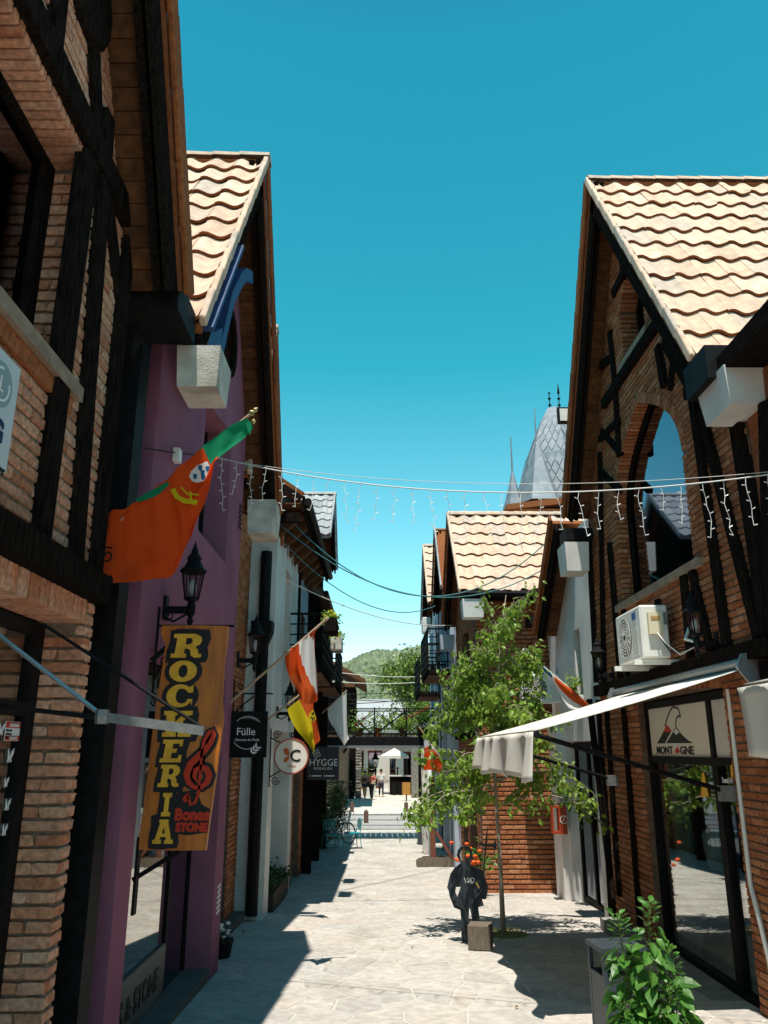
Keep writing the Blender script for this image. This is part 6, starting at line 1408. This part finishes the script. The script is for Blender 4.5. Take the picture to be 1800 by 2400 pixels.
cols = [[(578,985),(576,992),(582,1012)], [(583,986),(590,1000),(587,1022)]]; grid_cloth(cols, 2, 5, P, lambda u, v: -.02, lambda u, v: 0, 'tie', [m_fg], t)
emb = FC(Y-.115); Pe = lambda u, v: (lambda p: (p.x, p.z))(onY(u, v, Y-.115))
MB().ribbon(emb, [Pe(*p) for p in ((405,1146),(414,1164),(432,1174),(462,1178))], .035, 0, .003).build('emblem_band', m_fy, t); MB().ribbon(emb, [Pe(*p) for p in ((424,1142),(440,1158),(466,1160))], .012, .001, .004).build('emblem_band', m_fy, t)
MB().ribbon(emb, [Pe(*p) for p in ((446,1152),(448,1174))], .016, .002, .005).build('emblem_band', m_fy, t)
MB().prism(emb, [Pe(*p) for p in ((448,1106),(462,1092),(486,1082),(492,1094),(486,1112),(478,1128),(462,1132),(450,1128),(444,1118))], .004, .008).build('shield', m_fw, t)
for u, v in ((470,1098),(487,1100),(476,1109),(458,1118),(477,1120)): MB().prism(emb, [Pe(u-5, v-6), Pe(u+5, v-6), Pe(u+4, v+3), Pe(u, v+7), Pe(u-4, v+3)], .009, .011).build('shield_badge', m_fb, t)
b = MB(); c = onX(226, 1330, -1.84); b.beam(c, P(225, 1268), .03, .03)
for z, s_ in ((.08, 1), (-.1, -1)): b.tube(spiral(c+Vector((.06, 0, z)), .06, 1, 1.4, 16, (1,0,0), (0,0,1), s_), .006, 4)
b.tube([c+Vector((.01,0,.14)), c+Vector((.01,0,-.2))], .01, 6); b.build('bracket', m_black, t)

t = thing('flag', 'red and white striped flag hanging in folds above the yellow flag', 'flag', onY(545, 1640, 9.9)); Y = 9.9
e = pole(t, Y, (540, 1645), (762, 1454), .016); MB().lathe([(.017,-.0),(.022,.02),(.017,.05),(.004,.06)], e, 8, axis=Matrix.Rotation(.85,3,'Y')).build('finial', m_pole, t)
P = lambda u, v: onY(u, v, Y-.02)
cols = [[(667,1528),(669,1560),(680,1590),(690,1608),(706,1640)], [(684,1518),(688,1560),(700,1585),(712,1612),(716,1650)], [(700,1508),(703,1552),(714,1590),(728,1622),(731,1648)], [(715,1495),(722,1535),(731,1580),(741,1612),(744,1640)], [(728,1484),(736,1510),(738,1540),(743,1590),(745,1632)], [(741,1474),(737,1492),(737,1520),(739,1545),(741,1570)]]
def ca(u, v):
    if v < .10 and u > .75: return 0
    if u < .40+.18*v: return 2 if v > .45 else 0
    if u > .82 and v < .55: return 0
    return 1 if v < .86+.1*(1-u)*0 else 2
grid_cloth(cols, 36, 34, P, lambda u, v: .07*math.sin(u*10+v*3)*(.3+v) + .02*math.sin(u*23+v*9), ca, 'cloth', [m_fr, m_fw, m_fo], t)
t = thing('flag', 'yellow and orange flag with a small black emblem, under the red and white one', 'flag', onY(625, 1690, 13.6)); Y = 13.6
pole(t, Y, (618, 1694), (724, 1612), .016); P = lambda u, v: onY(u, v, Y-.02)
cols = [[(672,1662),(688,1700),(712,1732),(732,1758),(737,1772)], [(686,1651),(705,1690),(722,1718),(736,1740),(737,1764)], [(701,1640),(719,1676),(732,1702),(735,1730),(737,1748)], [(716,1630),(728,1660),(738,1690),(742,1715),(744,1742)], [(733,1618),(735,1660),(742,1685),(747,1712),(751,1735)]]
grid_cloth(cols, 24, 26, P, lambda u, v: .06*math.sin(u*8+v*4)*(.3+v), lambda u, v: 0 if u < .52 else 1, 'cloth', [m_fy, m_fo], t)
ef = FC(Y-.16); Pe = lambda u, v: (lambda p: (p.x, p.z))(onY(u, v, Y-.16)); c = Pe(731, 1683)
MB().prism(ef, [Pe(*p) for p in ((722,1686),(725,1672),(734,1663),(738,1672),(741,1686),(734,1691),(728,1694))], 0, .003).build('emblem', m_fy, t)
for a in ([(731,1670),(733,1676)], [(735,1668),(736,1675)], [(728,1680),(733,1684),(732,1690)], [(735,1680),(737,1686)]): MB().ribbon(ef, [Pe(*p) for p in a], .02, .004, .006).build('emblem_mark', m_lblack, t)
t = thing('flag', 'plain white flag on a slanting pole in front of the footbridge', 'flag', onY(745, 1680, 25)); Y = 25
pole(t, Y, (742, 1683), (813, 1618), .022); P = lambda u, v: onY(u, v, Y-.03)
cols = [[(768,1660),(770,1684),(784,1708),(796,1730),(807,1748)], [(783,1646),(788,1690),(798,1715),(806,1735),(808,1747)], [(799,1632),(803,1690),(807,1720),(808,1736),(808,1746)], [(812,1620),(813,1680),(815,1715),(817,1727),(819,1730)]]
grid_cloth(cols, 18, 18, P, lambda u, v: .1*math.sin(u*9+v*3)*(.3+v), lambda u, v: 0, 'cloth', [m_fw], t)
t = thing('flag', 'white over red flag on a slanting pole before the pale blue house', 'flag', onY(1050, 1815, 23)); Y = 23
pole(t, Y, (1058, 1812), (982, 1704), .02); P = lambda u, v: onY(u, v, Y-.03)
cols = [[(993,1718),(994,1757),(993,1806)], [(1004,1733),(1007,1760),(1008,1804)], [(1016,1752),(1022,1772),(1022,1808)], [(1033,1776),(1036,1788),(1036,1812)]]
grid_cloth(cols, 16, 16, P, lambda u, v: .08*math.sin(u*8+v*2)*(.3+v), lambda u, v: 0 if v < .46-.28*u else 1, 'cloth', [m_fw, m_fr], t)
t = thing('flag', 'furled blue, white and red flag beside the white air conditioner, above the awning', 'flag', onY(1395, 1660, 13.4)); Y = 13.4
e = pole(t, Y, (1398, 1668), (1229, 1524), .014, m_plastic); MB().lathe([(.02,-.02),(.04,0),(.02,.03)], e, 8).build('finial', m_plastic, t); P = lambda u, v: onY(u, v, Y-.02)
cols = [[(1232,1527),(1234,1531)], [(1256,1545),(1258,1557)], [(1276,1562),(1278,1582)], [(1292,1574),(1300,1606)], [(1310,1590),(1318,1640)], [(1345,1618),(1335,1662)], [(1378,1648),(1362,1668)]]
grid_cloth(cols, 40, 12, P, lambda u, v: .05*math.sin(v*9+u*3), lambda u, v: (0 if v < .55 else 1) if u < .48 else (2 if v < .5 and u > .55 else 1), 'cloth', [m_fb, m_fw, m_fo], t)
t = thing('pennant', 'small yellow and pale blue pennant string caught in the young tree', 'pennant', onY(1215, 1690, 13.9)); P = lambda u, v: onY(u, v, 13.9)
for q, m_ in (([(1208,1655),(1225,1668),(1218,1680)], m_fy), ([(1222,1680),(1238,1690),(1226,1706)], m_fb), ([(1234,1694),(1250,1702),(1240,1716)], m_fb)):
    pts = [P(*k_) for k_ in q]; MB().prism(FC(13.9), [(p.x, p.z) for p in pts], 0, .004).build('flaglet', m_, t)
MB().tube([P(1195,1645), P(1222,1678), P(1260,1712)], .004, 4).build('cord', m_plastic, t)

# ------------------------------------------------------------------ icicle lights and overhead cables
m_wire = M('pale_cable', (.6,.58,.54), None, rough=.6); m_led = M('clear_led', (.75,.74,.7), None, rough=.3); m_teal = M('teal_cable', (.04,.16,.17), None, rough=.6)
p0 = onX(508, 1072, -1.8); p1 = onX(1830, 1108, 3.6); t = thing('icicle_lights', 'string of white icicle lights strung across the street from wall to wall', 'string lights', (p0+p1)/2)
def sag(a, b, s_, n=40): return [a.lerp(b, i/n) - Vector((0,0,s_*4*(i/n)*(1-i/n))) for i in range(n+1)]
cab = sag(p0, p1, .29); MB().tube(cab, .007, 5).build('cable', m_wire, t); MB().tube(sag(p0+Vector((0,.1,.02)), p1+Vector((0,.1,.05)), .2), .003, 4).build('stay_cable', m_wire, t)
for k in range(31):
    f_ = (k+.4)/31; i = int(f_*40); c = cab[i].lerp(cab[i+1], f_*40-i); L = rnd(.2, .5) if k % 3 else rnd(.3, .55); b = MB(); n = int(L/.075)+1; pts = [c]
    for j in range(n): pts.append(pts[-1] + Vector((rnd(-.022,.022), rnd(-.015,.015), -.075)))
    b.tube(pts, .0028, 4); 
    for j, q in enumerate(pts[1:]): d = Vector((1 if j % 2 else -1, rnd(-.6,.6), rnd(.1,.7))).normalized(); b.tube([q, q+d*.034], [.003,.0048], 5)
    b.build('strand', m_led, t)
for (a, b_), s_, m_, lab in ((((560, 1150, 13.5), (1020, 1420, 21)), .9, m_teal, 'upper teal cable sagging across the sky from white house to brick house'), (((660, 1195, 14.5), (1310, 1240, 15)), 1.5, m_teal, 'lower teal cable sagging from the white eaves to the brick gable'),
    (((640, 1215, 14.2), (1280, 1330, 15.5)), 1.0, m_teal, 'thin dark cable sagging behind the icicle lights'), (((600, 1320, 14), (1060, 1465, 21.8)), .35, m_wire, 'pale cable running low across the street past the balconies')):
    tag(MB().tube(sag(onY(*a), onY(*b_), s_), .011, 4).build('cable', m_), lab, 'cable')
for k, (v0, v1, Y) in enumerate(((1570,1585,31),(1594,1596,32),(1625,1612,33),(1632,1640,34),(1650,1628,33.5))):
    tag(MB().tube(sag(onY(752, v0, Y), onY(1020, v1, Y), .12), .014, 4).build('cable', m_wire if k < 2 else m_black), ('topmost pale cable crossing before the hillside above the footbridge', 'second pale cable crossing above the footbridge', 'black cable just under the two pale ones, sloping up', 'black cable crossing just above the white flag tip', 'steeper black cable crossing over the white flag')[k], 'cable', 'power cables above the footbridge')

# ------------------------------------------------------------------ chairs, bicycle, shrubs on the shaded side
m_tl = M('teal_paint', (.01,.26,.28), (.008,.2,.22), 6, .45, .05, 50, .4)
def chair(c, rz, lab):
    t = thing('chair', lab, 'chair', c, 'teal metal chairs on the shaded side'); Mz = Matrix.Translation(c) @ Matrix.Rotation(rz, 4, 'Z'); T = lambda *p: Mz @ Vector(p)
    ex, ey, ez = T(1,0,0)-T(0,0,0), T(0,1,0)-T(0,0,0), Vector((0,0,1))
    MB().obox(T(0,0,.45), ex, ey, ez, .21, .21, .015).build('seat', m_tl, t)
    for sx in (-1, 1):
        MB().tube([T(sx*.22,-.22,0), T(sx*.19,-.19,.45)], .014, 6).build('leg', m_tl, t); MB().tube([T(sx*.22,.25,0), T(sx*.19,.2,.45), T(sx*.18,.27,.86)], .014, 6).build('leg', m_tl, t)
    b = MB(); b.tube([T(-.18,.27,.86), T(0,.28,.88), T(.18,.27,.86)], .014, 6); b.tube([T(-.185,.22,.55), T(.185,.22,.55)], .01, 6)
    for k in range(3): b.obox(T(-.09+.09*k,.247,.7), ex, ey, ez, .022, .006, .16)
    for z in (.62,.74,.8): b.obox(T(0,.245,z), ex, ey, ez, .17, .006, .012)
    b.build('backrest', m_tl, t); return t
p = gr(816, 1988); chair((p.x+.12, p.y, p.z), R(-70), 'bright teal metal chair standing in the sun before the bicycle')
p = gr(775, 1992); chair((p.x, p.y, p.z), R(20), 'teal metal chair in deep shade against the dark wall')
p = gr(803, 1962); chair((p.x, p.y, p.z), R(-80), 'teal metal chair behind the bicycle, only its back showing')
def bicycle(front, rear):
    t = thing('bicycle', 'white and teal bicycle leaning near the dark shrubs at the end of the street', 'bicycle', (front+rear)/2); d = (front-rear); d.z = 0; d.normalize(); sd = Vector((-d.y, d.x, 0)); up = Vector((0,0,1)); r = .34
    for c in (front, rear):
        c = c+up*r; w_ = MB().tube([c+(d*math.cos(a*math.pi/14)+up*math.sin(a*math.pi/14))*r*.96 for a in range(29)], .022, 6, cap=False).build('wheel', m_lblack, t)
        MB().tube([c+(d*math.cos(a*math.pi/14)+up*math.sin(a*math.pi/14))*r*.89 for a in range(29)], .01, 5, cap=False).build('rim', m_galv, w_)
        b = MB()
        for k in range(14): a = k*math.pi/7; b.tube([c+sd*.02*(1 if k%2 else -1), c+(d*math.cos(a)+up*math.sin(a))*r*.9], .003, 3)
        b.build('spokes', m_galv, w_)
    f0 = front+up*r; r0 = rear+up*r; hd = front-d*.16+up*.88; hb = front-d*.12+up*.62; bb = rear+d*.45+up*.28; st = rear+d*.22+up*.8
    b = MB(); b.tube([hd, hb, f0], .018, 6); b.tube([hb, bb], .024, 6); b.tube([hd-up*.08, st-up*.1], .02, 6); b.tube([st, bb], .018, 6); b.tube([bb, r0], .012, 5); b.tube([st-up*.12, r0], .011, 5); b.build('frame', M('white_paint', (.7,.7,.68), None, rough=.35), t)
    b = MB(); b.tube([hd+up*.12+sd*.3-d*.08, hd+up*.12+sd*.1, hd+up*.1, hd+up*.12-sd*.1, hd+up*.12-sd*.3-d*.08], .013, 6); b.tube([hd, hd+up*.11], .014, 6); b.build('handlebar', m_lblack, t)
    MB().obox(st+up*.03, d, sd, up, .13, .07, .025).build('saddle', m_lblack, t)
    b = MB(); b.lathe([(.09,-.006),(.09,.006)], bb, 14, axis=Matrix((d, up, sd)).transposed()); b.tube([bb+sd*.06, bb+sd*.06+d*.12-up*.11], .01, 5); b.tube([bb-sd*.06, bb-sd*.06-d*.12+up*.11], .01, 5); b.build('crank', m_galv, t)
    return t
p = gr(816, 1978); bicycle(Vector(p), Vector(p)+Vector((-.78, .72, 0)))
def shrub(c, rx, ry, h, n, lab, sz=.09, cap=120):
    t = thing('shrub', lab, 'shrub', c, 'dark shrubs by the shaded wall'); c = Vector(c); b = MB()
    for _ in range(9): b.tube([c, c+Vector((rnd(-rx,rx)*.6, rnd(-ry,ry)*.6, h*rnd(.5,.85)))], .012, 4)
    b.build('stem', m_wplant, t)
    foliage(t, [leaf_matrix(c+Vector((random.gauss(0,rx*.45), random.gauss(0,ry*.45), h*min(1.02, abs(random.gauss(.55,.27))))), (rnd(-1,1), rnd(-1,1), rnd(-.6,.8)), sz*rnd(.6,1.3)) for _ in range(n)], LEAFD, m_dleaf, cap)
shrub((-1.45, 30.2, -.85), .5, .6, 1.85, 4200, 'tall dark clipped shrub beside the white flag, behind the bicycle'); shrub((-1.75, 27.6, -.85), .5, .8, 1.25, 3000, 'lower dark shrub behind the shaded teal chair')
t = thing('planter_box', 'long brown planter box with small plants between the white pillars', 'planter', (-1.95, 16.2, gz(16.2))); z = gz(16.2)-.03; m_pb = M('brown_planter', (.05,.03,.02), None)
for a in ((-2.13,15.0,-2.1,17.4),(-1.79,15.0,-1.76,17.4),(-2.1,15.0,-1.79,15.03),(-2.1,17.37,-1.79,17.4)): MB().box(a[0],a[1],z,a[2],a[3],z+.36).build('board', m_pb, t)
MB().box(-2.1,15.03,z,-1.79,17.37,z+.3).build('soil', m_pb, t)
foliage(t, [leaf_matrix(Vector((-1.93+random.gauss(0,.1), rnd(15.1,17.3), z+.36+abs(random.gauss(0,.09)))), (rnd(-1,1), rnd(-1,1), rnd(-.2,1)), rnd(.06,.11)) for _ in range(520)], LEAFD, m_dleaf, 80)
t = thing('flower_tub', 'small tub of white flowers at the foot of the set-back brick wall', 'flower pot', (-1.95, 11.2, gz(11.2))); c = Vector((-1.95, 11.2, gz(11.2)-.02)); MB().lathe([(.11,0),(.15,.22),(.13,.22)], c, 10).build('pot', m_black, t)
for _ in range(14): MB().lathe([(.008,0),(.03,.015),(.03,.03),(.01,.04)], c+Vector((random.gauss(0,.06), random.gauss(0,.06), .3+random.gauss(0,.05))), 6).build('flower', m_lwhite, t)
foliage(t, [leaf_matrix(c+Vector((random.gauss(0,.08), random.gauss(0,.08), .26+random.gauss(0,.04))), (rnd(-1,1), rnd(-1,1), rnd(0,1)), .06) for _ in range(60)], LEAFD, m_dleaf, 0)
for k, (u, v) in enumerate(((777, 1452), (790, 1497))):
    c = onX(u, v, -.9); t = thing('hanging_planter', ('pale planter of yellow flowers hung on the upper balcony rail', 'pale planter of trailing flowers hung on the lower, farther balcony rail')[k], 'planter', c, 'planters on the balcony rails')
    MB().box(c.x-.12, c.y-.4, c.z-.28, c.x+.12, c.y+.4, c.z-.02).build('box', m_offw if k else m_timber, t); MB().box(c.x-.3, c.y-.02, c.z-.3, c.x+.12, c.y+.02, c.z-.28).build('hook', m_black, t)
    foliage(t, [leaf_matrix(c+Vector((random.gauss(0,.08), random.gauss(0,.16), .03+random.gauss(0,.07))), (rnd(-1,1), rnd(-1,1), rnd(-.6,1)), rnd(.05,.09)) for _ in range(240)], LEAF, m_leaf, 0)
    for _ in range(9): MB().lathe([(.01,0),(.04,.02),(.02,.04)], c+Vector((random.gauss(0,.08), rnd(-.22,.22), .08+random.gauss(0,.05))), 6).build('flower', m_fy, t)
# ------------------------------------------------------------------ sunny side: lantern box, mannequins, small flower box, vents
f = FC(16.25); a0, z1 = (lambda p: (p.x, p.z))(onY(1290, 1888, 16.25)); a1, z0 = (lambda p: (p.x, p.z))(onY(1328, 1954, 16.25))
t = thing('box_sign', 'orange red box sign with a round emblem, sticking out from the white pillar', 'sign', f(a1, z0)); m_rb = M('orange_red_box', (.4,.06,.02), (.33,.05,.018), 6, .5)
MB().prism(f, rect(a0+.17, z0, a1, z1), -.1, .1).build('box', m_rb, t); MB().prism(f, rect(a0, z0, a0+.16, z1), -.09, .09, holes=[rect(a0+.03, z0+.05, a0+.13, z1-.04)]).build('side_frame', m_rb, t)
MB().ribbon(f, arc(((a0+a1)/2+.08, z0+.26), .07, 0, 330, 18), .012, .101, .104).build('emblem', m_lwhite, t); MB().ribbon(f, [((a0+a1)/2+.04, z0+.22), ((a0+a1)/2+.1, z0+.27), ((a0+a1)/2+.06, z0+.3), ((a0+a1)/2+.11, z0+.32)], .012, .101, .104).build('emblem', m_lwhite, t)
MB().tube([f(a0, z1+.03, 0), f(3.7, z1+.03, 0)], .012, 6).build('bracket', m_black, t)
m_shirt = M('pale_blue_shirt', (.7,.77,.82), (.6,.67,.72), 5); m_dk2 = M('dark_trousers', (.02,.018,.02), None)
for k, (y, sh, lab) in enumerate(((10.2, m_shirt, 'headless mannequin in a pale blue shirt and dark trousers behind the shop glass'), (8.85, m_navy, 'mannequin in a navy shirt in the narrow side pane of the shop'))):
    c = Vector((4.08, y, -.26)); t = thing('mannequin', lab, 'mannequin', c)
    skin([tuple(c+Vector(q)) for q in ((0,0,1.0),(0,0,1.2),(0,0,1.4),(0,0,1.5),(0,-.24,1.42),(0,-.3,1.15),(0,.24,1.42),(0,.3,1.15))], [(0,1),(1,2),(2,3),(2,4),(4,5),(2,6),(6,7)], [(.15,.2),(.15,.19),(.13,.2),.07,.08,.06,.08,.06], 'shirt', sh, t)
    skin([tuple(c+Vector(q)) for q in ((0,0,.98),(0,-.1,.85),(0,-.12,.45),(0,-.12,.05),(0,.1,.85),(0,.12,.45),(0,.12,.05))], [(0,1),(1,2),(2,3),(0,4),(4,5),(5,6)], [(.14,.18),.1,.08,.06,.1,.08,.06], 'trousers', m_dk2, t)
    MB().lathe([(.16,0),(.16,.02),(.02,.03),(.02,1.0)], c, 12).build('stand', m_galv, t)
t = thing('display_case', 'dark round-topped display case behind the shop glass', 'display case', (4.3, 10.9, -.26)); MB().prism(FR(4.1), [(10.75,-.26),(11.15,-.26),(11.15,.25)]+arc((10.95,.25), .2, 0, 180, 8)[1:-1]+[(10.75,.25)], -.4, 0).build('case', m_lblack, t)
t = thing('blue_stool', 'blue display stool with dark bags behind the shop glass', 'stool', (4.2, 9.6, -.26)); MB().lathe([(.2,0),(.2,.55),(.17,.6)], (4.2, 9.6, -.26), 14).build('seat', M('blue_vinyl', (.02,.2,.33), None, rough=.4), t); MB().lathe([(.1,0),(.15,.12),(.05,.22)], (4.05, 10.6, -.26), 8).build('bag', m_maroon, t)
tag(MB().box(3.95, 10.75, -.25, 4.0, 11.3, 2.0).build('added_pale_panel', M('pale_panel', (.5,.54,.5), None, rough=.7)), 'added pale grey-green panel standing in for the film strip on the shop glass', 'added panel')  # added panel, put in for the pale film strip on the glass
t = thing('window_plant', 'small green plant on the slot window sill of the narrow white house', 'plant', (3.68, 14.8, 3.0)); MB().box(3.6, 14.6, 3.0, 3.75, 14.95, 3.1).build('pot', m_plastic, t)
foliage(t, [leaf_matrix(Vector((3.62+random.gauss(0,.07), 14.78+random.gauss(0,.1), 3.25+random.gauss(0,.13))), (rnd(-1,1), rnd(-1,1), rnd(-.5,1)), rnd(.06,.1)) for _ in range(150)], LEAF, m_leaf, 0)
t = thing('camera_box', 'small white junction box on the cable across the purple wall', 'junction box', onX(410, 1068, -1.83)); c = onX(410, 1068, -1.83); MB().box(c.x-.01, c.y-.05, c.z-.06, c.x+.05, c.y+.05, c.z+.06).build('case', m_plastic, t)
MB().tube([onX(338, 1050, -1.83), onX(400, 1060, -1.82), onX(460, 1066, -1.82), p0], .006, 4).build('cable', m_black, t)

vs = []; fs = []; rs = []
for _ in range(70):
    x = rnd(-1.4, 3.2); y = rnd(5.5, 20); Mx = leaf_matrix(Vector((x, y, gz(y)+.004)), (rnd(-1,1), rnd(-1,1), 0), rnd(.025,.06), rnd(-.15,.15)); q = len(vs)
    vs += [tuple(Mx @ v.co + Vector((0,0,.006))) for v in LEAFD.vertices]; fs += [tuple(i+q for i in p_.vertices) for p_ in LEAFD.polygons]
me = bpy.data.meshes.new('fallen_leaves'); me.from_pydata(vs, [], fs); me.materials.append(M('dry_leaf', (.2,.12,.05), (.12,.07,.03), 9)); o = bpy.data.objects.new('fallen_leaves', me); COL.objects.link(o); o['kind'] = 'stuff'; o['label'] = 'small dry leaves scattered over the paving'
